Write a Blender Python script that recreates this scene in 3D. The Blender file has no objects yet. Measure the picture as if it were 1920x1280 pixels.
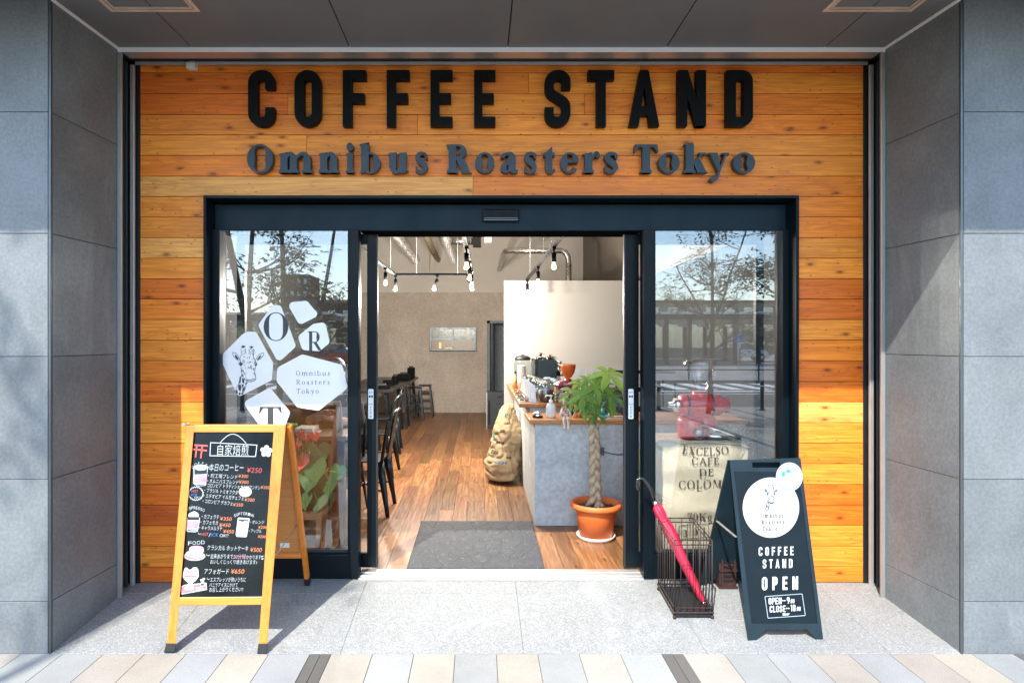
import bpy, bmesh, math, random
from mathutils import Vector, Matrix
random.seed(7)
R = math.radians
SC = bpy.context.scene
COL = SC.collection
# ------------------------------------------------------------------ camera, sky, sun, exposure
F = 1150.0; VX, VY = 898.0, 638.0; D = 3.698; CZ = 1.453     # focal length in photo pixels, vanishing point, camera distance and height
cam = bpy.data.cameras.new('camera'); camo = bpy.data.objects.new('camera', cam); COL.objects.link(camo)
cam.sensor_width = 36; cam.lens = 36*F/1920
cam.shift_x = (960-VX)/1920; cam.shift_y = -(640-VY)/1920
cam.clip_start = .05; cam.clip_end = 3000
camo.location = (0, -D, CZ); camo.rotation_euler = (R(90), 0, 0)
SC.camera = camo
SUN = Vector((.445, 1, -1.205))
w = bpy.data.worlds.new('World'); SC.world = w; w.use_nodes = True
nt = w.node_tree; bgn = nt.nodes['Background']
sky = nt.nodes.new('ShaderNodeTexSky'); sky.sky_type = 'NISHITA'; sky.sun_disc = False
sky.sun_elevation = math.asin(-SUN.normalized().z); sky.sun_rotation = math.atan2(-SUN.x, -SUN.y)
sky.air_density = 1.0; sky.dust_density = .5; sky.ozone_density = 1.3
nt.links.new(sky.outputs[0], bgn.inputs[0]); bgn.inputs[1].default_value = .15
sl = bpy.data.lights.new('sun', 'SUN'); sl.energy = 2.3; sl.angle = R(.5); sl.color = (1, .95, .87)
so = bpy.data.objects.new('sun', sl); COL.objects.link(so); so.rotation_euler = SUN.to_track_quat('-Z', 'Y').to_euler(); so.location = (-5, -10, 14)
SC.view_settings.view_transform = 'Standard'; SC.view_settings.look = 'None'; SC.view_settings.gamma = 1
SC.view_settings.exposure = 1.95
SC.cycles.max_bounces = 10; SC.cycles.diffuse_bounces = 5; SC.cycles.transparent_max_bounces = 24
SC.cycles.caustics_reflective = False; SC.cycles.caustics_refractive = False
SC.cycles.sample_clamp_indirect = 6

def S(Y): return F/(Y+D)
def X_(px, Y): return (px-VX)/S(Y)
def Z_(py, Y): return CZ+(VY-py)/S(Y)
def P(px, py, Y): return Vector((X_(px, Y), Y, Z_(py, Y)))
def gz(Y):                                                   # the entrance slopes down to the pavement
    return 0 if Y > 0 else (.118*Y if Y > -.69 else -.0814+.012*(Y+.69))

# ------------------------------------------------------------------ materials
MATS = {}
def nodes(name):
    m = bpy.data.materials.new(name); m.use_nodes = True
    t = m.node_tree; b = t.nodes['Principled BSDF']
    return m, t, b
def N(t, typ, **kw):
    n = t.nodes.new(typ)
    for k, v in kw.items(): setattr(n, k, v)
    return n
def ramp(t, src, stops):
    r = N(t, 'ShaderNodeValToRGB'); e = r.color_ramp.elements
    while len(e) < len(stops): e.new(.5)
    for i, (p, c) in enumerate(stops):
        e[i].position = p; e[i].color = (c, c, c, 1) if isinstance(c, (int, float)) else (*c, 1)
    t.links.new(src, r.inputs[0]); return r
def mixc(t, fac, a, b, mode='MIX'):
    m = N(t, 'ShaderNodeMix', data_type='RGBA', blend_type=mode)
    for s, v in ((m.inputs[0], fac), (m.inputs[6], a), (m.inputs[7], b)):
        if isinstance(v, bpy.types.NodeSocket): t.links.new(v, s)
        elif isinstance(v, (int, float)): s.default_value = v if s.type == 'VALUE' else (v, v, v, 1)
        else: s.default_value = (*v, 1)
    return m.outputs[2]
def tex(t, scale, detail=4, rough=.55, sc=(1, 1, 1), coord='Object', dist=0, off=None):
    c = N(t, 'ShaderNodeTexCoord'); mp = N(t, 'ShaderNodeMapping'); mp.inputs['Scale'].default_value = sc
    t.links.new(c.outputs[coord], mp.inputs[0])
    n = N(t, 'ShaderNodeTexNoise'); n.inputs['Scale'].default_value = scale; n.inputs['Detail'].default_value = detail
    n.inputs['Roughness'].default_value = rough; n.inputs['Distortion'].default_value = dist
    t.links.new(mp.outputs[0], n.inputs['Vector']); return n
def bump(t, b, h, strength=.3, dist=.01):
    n = N(t, 'ShaderNodeBump'); n.inputs['Strength'].default_value = strength; n.inputs['Distance'].default_value = dist
    t.links.new(h, n.inputs['Height']); t.links.new(n.outputs[0], b.inputs['Normal']); return n
def pm(name, col, rough=.5, metal=0, var=.12, scale=9, bmp=0, bscale=80, spec=.5, coat=0, emit=None):
    """plain painted / moulded / metal surface with mottling, uneven gloss and a little relief"""
    if name in MATS: return MATS[name]
    m, t, b = nodes(name)
    n = tex(t, scale, 5)
    lo = tuple(c*(1-var) for c in col); hi = tuple(min(1, c*(1+var)) for c in col)
    r = ramp(t, n.outputs[0], [(.3, lo), (.7, hi)]); t.links.new(r.outputs[0], b.inputs['Base Color'])
    rr = ramp(t, tex(t, scale*2.3, 3).outputs[0], [(.3, max(0, rough-.07)), (.7, min(1, rough+.07))]); t.links.new(rr.outputs[0], b.inputs['Roughness'])
    b.inputs['Metallic'].default_value = metal; b.inputs['Specular IOR Level'].default_value = spec; b.inputs['Coat Weight'].default_value = coat
    if bmp: bump(t, b, tex(t, bscale, 4).outputs[0], bmp, .004)
    if emit: b.inputs['Emission Color'].default_value = (*emit[0], 1); b.inputs['Emission Strength'].default_value = emit[1]
    MATS[name] = m; return m
def wood(name, axis=0, grain=.35, rough=.45, fixed=None, knots=True, gs=1.0, coat=.15):
    """boards: their own colour from the 'tone' attribute (or fixed), long grain along axis, knots"""
    m, t, b = nodes(name)
    c = N(t, 'ShaderNodeTexCoord'); at = N(t, 'ShaderNodeAttribute', attribute_name='tone')
    add = N(t, 'ShaderNodeVectorMath', operation='ADD'); sc_ = N(t, 'ShaderNodeVectorMath', operation='SCALE')
    cmb = N(t, 'ShaderNodeCombineXYZ')
    for i in range(3): t.links.new(at.outputs['Alpha'], cmb.inputs[i])
    t.links.new(cmb.outputs[0], sc_.inputs[0]); sc_.inputs['Scale'].default_value = 37
    t.links.new(c.outputs['Object'], add.inputs[0]); t.links.new(sc_.outputs[0], add.inputs[1])
    def nz(scale, ratio, detail=5, dist=0.0, rough_=.6):
        s = [1, 1, 1]; s[axis] = ratio
        mp = N(t, 'ShaderNodeMapping'); mp.inputs['Scale'].default_value = s; t.links.new(add.outputs[0], mp.inputs[0])
        n = N(t, 'ShaderNodeTexNoise'); n.inputs['Scale'].default_value = scale; n.inputs['Detail'].default_value = detail
        n.inputs['Distortion'].default_value = dist; n.inputs['Roughness'].default_value = rough_
        t.links.new(mp.outputs[0], n.inputs['Vector']); return n.outputs[0], mp.outputs[0]
    g1, _ = nz(95*gs, .035, 4); g2, v2 = nz(9*gs, .12, 3, 1.2); g3, _ = nz(3*gs, .4, 3)
    # cathedral figure: bands of a warped noise field
    mul = N(t, 'ShaderNodeMath', operation='MULTIPLY'); mul.inputs[1].default_value = 34; t.links.new(g2, mul.inputs[0])
    sn = N(t, 'ShaderNodeMath', operation='SINE'); t.links.new(mul.outputs[0], sn.inputs[0])
    base = at.outputs['Color'] if fixed is None else fixed
    dark = mixc(t, 1, base, (.62, .45, .34), 'MULTIPLY'); lite = mixc(t, 1, base, (1.07, 1.08, 1.05), 'MULTIPLY')
    col = mixc(t, ramp(t, g3, [(.3, 0), (.75, 1)]).outputs[0], base, lite)
    col = mixc(t, ramp(t, sn.outputs[0], [(.3, 0), (1, grain)]).outputs[0], col, dark)
    col = mixc(t, ramp(t, g1, [(.42, grain*1.3), (.6, 0)]).outputs[0], col, dark)
    if knots:
        mp = N(t, 'ShaderNodeMapping'); s = [13, 13, 13]; s[axis] = 5.2; mp.inputs['Scale'].default_value = s; t.links.new(add.outputs[0], mp.inputs[0])
        sx = N(t, 'ShaderNodeSeparateXYZ'); cx = N(t, 'ShaderNodeCombineXYZ'); t.links.new(mp.outputs[0], sx.inputs[0])
        t.links.new(sx.outputs[0], cx.inputs[0]); t.links.new(sx.outputs[2 if axis == 0 else 1], cx.inputs[1]); mp = cx
        v = N(t, 'ShaderNodeTexVoronoi', voronoi_dimensions='2D'); v.inputs['Scale'].default_value = 1; t.links.new(mp.outputs[0], v.inputs['Vector'])
        sep = N(t, 'ShaderNodeSeparateColor'); t.links.new(v.outputs['Color'], sep.inputs[0])
        gate = ramp(t, sep.outputs[0], [(.83, 0), (.85, 1)])
        k = ramp(t, v.outputs['Distance'], [(.06, 1), (.11, .45), (.24, 0)])
        mm = N(t, 'ShaderNodeMath', operation='MULTIPLY'); t.links.new(gate.outputs[0], mm.inputs[0]); t.links.new(k.outputs[0], mm.inputs[1])
        col = mixc(t, mm.outputs[0], col, mixc(t, 1, base, (.30, .20, .10), 'MULTIPLY'))
        v2_ = N(t, 'ShaderNodeTexVoronoi', voronoi_dimensions='2D'); v2_.inputs['Scale'].default_value = 3.1; t.links.new(mp.outputs[0], v2_.inputs['Vector'])
        s2 = N(t, 'ShaderNodeSeparateColor'); t.links.new(v2_.outputs['Color'], s2.inputs[0])
        g_ = ramp(t, s2.outputs[1], [(.90, 0), (.91, 1)]); k2 = ramp(t, v2_.outputs['Distance'], [(.07, .8), (.15, 0)])
        m2 = N(t, 'ShaderNodeMath', operation='MULTIPLY'); t.links.new(g_.outputs[0], m2.inputs[0]); t.links.new(k2.outputs[0], m2.inputs[1])
        col = mixc(t, m2.outputs[0], col, (.06, .02, .008))
    t.links.new(col, b.inputs['Base Color'])
    rr = ramp(t, g1, [(.3, rough-.08), (.7, rough+.12)]); t.links.new(rr.outputs[0], b.inputs['Roughness'])
    b.inputs['Coat Weight'].default_value = coat; b.inputs['Coat Roughness'].default_value = .3
    bump(t, b, g1, .12, .003)
    MATS[name] = m; return m
def stone(name, base, speck=0, var=.18, rough=.75, scale=3, fine=60, tiles=False):
    m, t, b = nodes(name)
    big = tex(t, scale, 6, .6, dist=.4); fin = tex(t, fine, 3)
    lo = tuple(c*(1-var) for c in base); hi = tuple(c*(1+var) for c in base)
    col = ramp(t, big.outputs[0], [(.3, lo), (.7, hi)]).outputs[0]
    col = mixc(t, .5, col, ramp(t, fin.outputs[0], [(.35, .55), (.65, 1.0)]).outputs[0], 'MULTIPLY')
    streak = tex(t, 2.2, 5, .7, sc=(1, 1, .35), dist=1.5)
    col = mixc(t, ramp(t, streak.outputs[0], [(.56, 0), (.72, .35)]).outputs[0], col, tuple(min(1, c*1.7) for c in base))
    if speck:
        v = N(t, 'ShaderNodeTexVoronoi'); v.inputs['Scale'].default_value = 260
        c = N(t, 'ShaderNodeTexCoord'); t.links.new(c.outputs['Object'], v.inputs['Vector'])
        se = N(t, 'ShaderNodeSeparateColor'); t.links.new(v.outputs['Color'], se.inputs[0])
        col = mixc(t, ramp(t, se.outputs[0], [(.70, 0), (.85, speck)]).outputs[0], col, (.05, .05, .055))
        col = mixc(t, ramp(t, se.outputs[1], [(.68, 0), (.85, speck)]).outputs[0], col, (.75, .74, .72))
        blot = tex(t, 1.4, 6, .65, dist=.5)
        col = mixc(t, ramp(t, blot.outputs[0], [(.50, 0), (.75, .35)]).outputs[0], col, (.2, .19, .17))
    if tiles: col = mixc(t, 1, col, N(t, 'ShaderNodeAttribute', attribute_name='tone').outputs['Color'], 'MULTIPLY')
    t.links.new(col, b.inputs['Base Color']); b.inputs['Roughness'].default_value = rough
    bump(t, b, fin.outputs[0], .18, .003); MATS[name] = m; return m
def glass(name, refl=.2, tint=(.98, .985, .98)):
    m, t, b = nodes(name); t.nodes.remove(b)
    tr = N(t, 'ShaderNodeBsdfTransparent'); tr.inputs[0].default_value = (*tint, 1)
    gl = N(t, 'ShaderNodeBsdfGlossy'); gl.inputs['Roughness'].default_value = 0; gl.inputs[0].default_value = (.92, .97, 1, 1)
    lw = N(t, 'ShaderNodeLayerWeight'); lw.inputs[0].default_value = .5
    pw = N(t, 'ShaderNodeMath', operation='POWER'); pw.inputs[1].default_value = 5; t.links.new(lw.outputs['Facing'], pw.inputs[0])
    ad = N(t, 'ShaderNodeMath', operation='MULTIPLY_ADD'); ad.inputs[1].default_value = .9-refl; ad.inputs[2].default_value = refl; ad.use_clamp = True; t.links.new(pw.outputs[0], ad.inputs[0])
    mx = N(t, 'ShaderNodeMixShader'); t.links.new(ad.outputs[0], mx.inputs[0]); t.links.new(tr.outputs[0], mx.inputs[1]); t.links.new(gl.outputs[0], mx.inputs[2])
    t.links.new(mx.outputs[0], t.nodes['Material Output'].inputs[0]); MATS[name] = m; return m
def attrmat(name, rough=.8, var=.1, bscale=120, bstr=.2, spec=.4):
    """own colour of each piece stored in the 'tone' attribute"""
    m, t, b = nodes(name); at = N(t, 'ShaderNodeAttribute', attribute_name='tone')
    n = tex(t, bscale, 4); big = tex(t, 2.5, 5, .6)
    col = mixc(t, 1, at.outputs['Color'], ramp(t, n.outputs[0], [(.3, 1-var), (.7, 1+var*.3)]).outputs[0], 'MULTIPLY')
    col = mixc(t, 1, col, ramp(t, big.outputs[0], [(.3, 1-var), (.7, 1)]).outputs[0], 'MULTIPLY')
    t.links.new(col, b.inputs['Base Color']); b.inputs['Roughness'].default_value = rough; b.inputs['Specular IOR Level'].default_value = spec
    if bstr: bump(t, b, n.outputs[0], bstr, .003)
    MATS[name] = m; return m
def leafmat(name, c1, c2, trans=.25):
    m, t, b = nodes(name)
    at = N(t, 'ShaderNodeAttribute', attribute_name='tone')
    col = mixc(t, at.outputs['Alpha'], c1, c2)
    t.links.new(col, b.inputs['Base Color']); b.inputs['Roughness'].default_value = .55; b.inputs['Specular IOR Level'].default_value = .35
    td = N(t, 'ShaderNodeBsdfTranslucent'); t.links.new(col, td.inputs[0])
    mx = N(t, 'ShaderNodeMixShader'); mx.inputs[0].default_value = trans
    t.links.new(b.outputs[0], mx.inputs[1]); t.links.new(td.outputs[0], mx.inputs[2]); t.links.new(mx.outputs[0], t.nodes['Material Output'].inputs[0])
    MATS[name] = m; return m

# ------------------------------------------------------------------ mesh builder
class MB:
    def __init__(s): s.v = []; s.f = []; s.sm = []; s.c = []; s.tone = (1, 1, 1, 0)
    def face(s, pts, smooth=False):
        b = len(s.v); s.v += [tuple(p) for p in pts]; s.f.append(tuple(range(b, b+len(pts)))); s.sm.append(smooth); s.c.append(s.tone)
    def mesh(s, V, Fs, smooth=False):
        b = len(s.v); s.v += [tuple(p) for p in V]
        for f in Fs: s.f.append(tuple(i+b for i in f)); s.sm.append(smooth); s.c.append(s.tone)
    def box(s, x0, x1, y0, y1, z0, z1):
        s.hexa([(x0, y0, z0), (x1, y0, z0), (x1, y1, z0), (x0, y1, z0)], [(x0, y0, z1), (x1, y0, z1), (x1, y1, z1), (x0, y1, z1)])
    def hexa(s, b4, t4):
        s.mesh(list(b4)+list(t4), [(3, 2, 1, 0), (4, 5, 6, 7), (0, 1, 5, 4), (1, 2, 6, 5), (2, 3, 7, 6), (3, 0, 4, 7)])
    def bar(s, a, b, wx, wy, up=(0, 0, 1)):
        """square bar from a to b"""
        a = Vector(a); b = Vector(b); d = (b-a).normalized(); u = Vector(up)
        if abs(d.dot(u)) > .95: u = Vector((0, 1, 0))
        r = d.cross(u).normalized(); n = r.cross(d)
        q = [(-1, -1), (1, -1), (1, 1), (-1, 1)]
        s.hexa([a+r*i*wx/2+n*j*wy/2 for i, j in q], [b+r*i*wx/2+n*j*wy/2 for i, j in q])
    def tube(s, pts, r, n=8, closed=False, cap=True, smooth=True, flat=1):
        pts = [Vector(p) for p in pts]; k = len(pts); rs = r if isinstance(r, (list, tuple)) else [r]*k
        V = []; ref = None
        for i, p in enumerate(pts):
            if closed: d = pts[(i+1) % k]-pts[i-1]
            else: d = pts[min(i+1, k-1)]-pts[max(i-1, 0)]
            d = d.normalized() if d.length > 1e-9 else Vector((0, 0, 1))
            if ref is None: ref = Vector((0, 0, 1)) if abs(d.z) < .9 else Vector((1, 0, 0))
            u = (ref-d*ref.dot(d)).normalized(); ref = u; w_ = d.cross(u)
            for j in range(n):
                a = 2*math.pi*j/n; V.append(p+(u*math.cos(a)*flat+w_*math.sin(a))*rs[i])
        Fs = []
        for i in range(k if closed else k-1):
            i2 = (i+1) % k
            for j in range(n): Fs.append((i*n+j, i*n+(j+1) % n, i2*n+(j+1) % n, i2*n+j))
        s.mesh(V, Fs, smooth)
        if cap and not closed:
            s.face([V[j] for j in range(n)][::-1]); s.face([V[(k-1)*n+j] for j in range(n)])
    def lathe(s, prof, c=(0, 0, 0), n=28, rot=None, sx=1, sy=1, smooth=True):
        V = []; c = Vector(c)
        for r, z in prof:
            for j in range(n):
                a = 2*math.pi*j/n; p = Vector((r*math.cos(a)*sx, r*math.sin(a)*sy, z))
                if rot is not None: p = rot @ p
                V.append(c+p)
        Fs = []
        for i in range(len(prof)-1):
            for j in range(n): Fs.append((i*n+j, i*n+(j+1) % n, (i+1)*n+(j+1) % n, (i+1)*n+j))
        s.mesh(V, Fs, smooth)
    def ell(s, c, r, n=14, m=9, rot=None):
        s.lathe([(math.sin(math.pi*i/m)*1.0, -math.cos(math.pi*i/m)) for i in range(m+1)], (0, 0, 0), n) if False else None
        V = []; c = Vector(c)
        for i in range(m+1):
            for j in range(n):
                th = math.pi*i/m; a = 2*math.pi*j/n
                p = Vector((r[0]*math.sin(th)*math.cos(a), r[1]*math.sin(th)*math.sin(a), -r[2]*math.cos(th)))
                if rot is not None: p = rot @ p
                V.append(c+p)
        s.mesh(V, [(i*n+j, i*n+(j+1) % n, (i+1)*n+(j+1) % n, (i+1)*n+j) for i in range(m) for j in range(n)], True)
    def prism(s, poly, fn, d0, d1):
        """poly in 2D, fn(x, y, d) -> 3D; closed solid between depths d0 and d1"""
        A = [fn(x, y, d0) for x, y in poly]; B = [fn(x, y, d1) for x, y in poly]; n = len(poly)
        s.mesh(A+B, [tuple(range(n)), tuple(range(2*n-1, n-1, -1))]+[(i, i+n, (i+1) % n+n, (i+1) % n) for i in range(n)])
    def strip(s, L, Rr, fn, d0, d1, closed=False):
        """ribbon between two 2D edges, as a solid"""
        n = len(L); V = [fn(*p, d0) for p in L]+[fn(*p, d0) for p in Rr]+[fn(*p, d1) for p in L]+[fn(*p, d1) for p in Rr]
        Fs = []
        for i in range(n if closed else n-1):
            j = (i+1) % n
            Fs += [(i, j, n+j, n+i), (2*n+i, 3*n+i, 3*n+j, 2*n+j), (i, 2*n+i, 2*n+j, j), (n+i, n+j, 3*n+j, 3*n+i)]
        if not closed: Fs += [(0, n, 3*n, 2*n), (n-1, 3*n-1, 4*n-1, 2*n-1)]
        s.mesh(V, Fs)
    def build(s, name, mat, parent=None, bevel=0, local=False, seg=2):
        off = Vector((0, 0, 0))
        if parent is not None:
            if not local:
                p = parent
                while p.parent: p = p.parent
                off = p.location.copy()
        elif not local:
            xs, ys, zs = zip(*s.v); off = Vector(((min(xs)+max(xs))/2, (min(ys)+max(ys))/2, min(zs)))
        me = bpy.data.meshes.new(name)
        me.from_pydata([(p[0]-off.x, p[1]-off.y, p[2]-off.z) for p in s.v], [], s.f)
        me.polygons.foreach_set('use_smooth', s.sm)
        if any(c != (1, 1, 1, 0) for c in s.c):
            at = me.color_attributes.new('tone', 'FLOAT_COLOR', 'CORNER'); buf = []
            for f, c in zip(s.f, s.c): buf += list(c)*len(f)
            at.data.foreach_set('color', buf)
        me.materials.append(mat)
        bm = bmesh.new(); bm.from_mesh(me)
        if not any(c != (1, 1, 1, 0) for c in s.c): bmesh.ops.remove_doubles(bm, verts=bm.verts, dist=1e-6)
        bmesh.ops.recalc_face_normals(bm, faces=bm.faces); bm.to_mesh(me); bm.free()
        o = bpy.data.objects.new(name, me); COL.objects.link(o)
        if parent is not None: o.parent = parent
        elif not local: o.location = off
        if bevel:
            md = o.modifiers.new('bevel', 'BEVEL'); md.width = bevel; md.segments = seg; md.limit_method = 'ANGLE'; md.angle_limit = R(40)
        return o
def tag(o, label=None, cat=None, group=None, kind=None):
    for k, v in (('label', label), ('category', cat), ('group', group), ('kind', kind)):
        if v: o[k] = v
    return o
def thing(name, label, cat, loc=(0, 0, 0), group=None, rz=0):
    o = bpy.data.objects.new(name, None); COL.objects.link(o); o.location = loc; o.rotation_euler = (0, 0, rz)
    o.empty_display_size = .1
    return tag(o, label, cat, group)
def dup(root, loc, rz=0, label=None, group=None):
    r = root.copy(); COL.objects.link(r); r.location = loc; r.rotation_euler = (0, 0, rz)
    if label: r['label'] = label
    if group: r['group'] = group
    for ch in list(root.children):
        c = ch.copy(); COL.objects.link(c); c.parent = r
        for g in ch.children:
            d = g.copy(); COL.objects.link(d); d.parent = c
    return r
def one(mb, name, mat, label, cat, group=None, bevel=0): return tag(mb.build(name, mat, None, bevel), label, cat, group)

# ------------------------------------------------------------------ lettering
def fillet(pts, r, closed=False, k=7):
    out = []; n = len(pts)
    for i, p in enumerate(pts):
        if not closed and i in (0, n-1): out.append(p); continue
        a = Vector(pts[i-1]); b = Vector(p); c = Vector(pts[(i+1) % n]); rr = r[i] if isinstance(r, (list, tuple)) else r
        u = (a-b); v = (c-b); ang = u.angle(v)
        if ang > 3.1: out.append(p); continue
        t = min(rr/math.tan(ang/2), u.length*.49, v.length*.49)
        rr = t*math.tan(ang/2); u.normalize(); v.normalize()
        m = b+(u+v).normalized()*(rr/math.sin(ang/2)); q0 = b+u*t-m; q1 = b+v*t-m; a0 = math.atan2(q0.y, q0.x); a1 = math.atan2(q1.y, q1.x)
        da = (a1-a0+math.pi) % (2*math.pi)-math.pi
        out += [(m.x+rr*math.cos(a0+da*j/k), m.y+rr*math.sin(a0+da*j/k)) for j in range(k+1)]
    return out
def smooth(pts, k=5):
    """Catmull-Rom through (x, y, w)"""
    P_ = [pts[0]]+list(pts)+[pts[-1]]; out = []
    for i in range(1, len(P_)-2):
        for j in range(k):
            t = j/k
            out.append(tuple(.5*((2*P_[i][d])+(-P_[i-1][d]+P_[i+1][d])*t+(2*P_[i-1][d]-5*P_[i][d]+4*P_[i+1][d]-P_[i+2][d])*t*t+(-P_[i-1][d]+3*P_[i][d]-3*P_[i+1][d]+P_[i+2][d])*t**3) for d in range(3)))
    out.append(tuple(pts[-1])); return out
def edges(path, w=None, closed=False):
    """left and right edge of a stroke"""
    n = len(path); L = []; Rr = []
    for i, p in enumerate(path):
        ww = (p[2] if w is None else w)/2
        a = path[i-1] if (closed or i > 0) else path[i]; c = path[(i+1) % n] if (closed or i < n-1) else path[i]
        d1 = Vector((p[0]-a[0], p[1]-a[1])); d2 = Vector((c[0]-p[0], c[1]-p[1]))
        if d1.length < 1e-6: d1 = d2
        if d2.length < 1e-6: d2 = d1
        d1.normalize(); d2.normalize(); d = d1+d2
        d = d.normalized() if d.length > 1e-6 else d1
        k = 1/max(.5, d.dot(d1)); nx, ny = -d.y*ww*k, d.x*ww*k
        L.append((p[0]+nx, p[1]+ny)); Rr.append((p[0]-nx, p[1]-ny))
    return L, Rr
# a glyph is (width, [('p', polygon) | ('s', L, R, closed)])
def din(ch, w=.175):
    h = w/2; W = .48; r = .17
    def pth(pts, rr=0, closed=False):
        q = fillet(pts, rr, closed) if rr else pts
        return ('s', *edges(q, w, closed), closed)
    def rc(x0, x1, y0, y1): return ('p', [(x0, y0), (x1, y0), (x1, y1), (x0, y1)])
    if ch == 'C': return W, [pth([(W-h, .665), (W-h, 1-h), (h, 1-h), (h, h), (W-h, h), (W-h, .335)], r)]
    if ch in 'O0': return W, [pth([(W-h, .5), (W-h, 1-h), (h, 1-h), (h, h), (W-h, h)], r, True)]
    if ch == 'F': return .43, [rc(0, w, 0, 1), rc(w, .43, 1-w, 1), rc(w, .40, .42, .42+w)]
    if ch == 'E': return .43, [rc(0, w, 0, 1), rc(w, .43, 1-w, 1), rc(w, .40, .42, .42+w), rc(w, .43, 0, w)]
    if ch == 'L': return .41, [rc(0, w, 0, 1), rc(w, .41, 0, w)]
    if ch == 'S': return W, [pth([(W-h, .665), (W-h, 1-h), (h, 1-h), (h, .60), (W-h, .42), (W-h, h), (h, h), (h, .335)], [0, r, r, .16, .16, r, r, 0])]
    if ch == 'T': return W, [rc(0, W, 1-w, 1), rc(W/2-h, W/2+h, 0, 1-w)]
    if ch == 'A': return .54, [('p', [(0, 0), (w*1.02, 0), (.27+.01, .78), (.27+.075, 1), (.27-.075, 1)]), ('p', [(.54, 0), (.54-w*1.02, 0), (.27-.01, .78), (.27+.0, 1), (.27+.075, 1)]), rc(.15, .39, .2, .2+w*.9)]
    if ch == 'N': return .50, [rc(0, w*.98, 0, 1), rc(.5-w*.98, .5, 0, 1), ('p', [(0.02, 1), (w*1.05, 1), (.48, 0), (.5-w*1.05, 0)])]
    if ch == 'D': return W, [rc(0, w, 0, 1), pth([(w-.01, 1-h), (W-h, 1-h), (W-h, h), (w-.01, h)], r)]
    if ch == 'P': return .46, [rc(0, w, 0, 1), pth([(h, 1-h), (.46-h, 1-h), (.46-h, .36+h), (h, .36+h)], r)]
    if ch == '1': return .3, [rc(.3-w, .3, 0, 1), ('p', [(0, .74), (0, .9), (.3-w*.6, 1), (.3-w*.6, .84)])]
    if ch == '8': return W, [pth([(W-h, .7), (W-h, 1-h), (h, 1-h), (h, .5), (W-h, .5)], .14, True), pth([(W-h, .3), (W-h, .5), (h, .5), (h, h), (W-h, h)], .14, True)]
    if ch == '9': return W, [pth([(W-h, .7), (W-h, 1-h), (h, 1-h), (h, .45), (W-h, .45)], .14, True), pth([(W-h, .75), (W-h, .42), (W*.45, 0.02)], .1)]
    if ch == ':': return .16, [rc(0, .14, 0, .14), rc(0, .14, .45, .59)]
    if ch == '>': return .34, [('p', [(0, .3), (.3, .5), (0, .7)])]
    return .3, []
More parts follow.
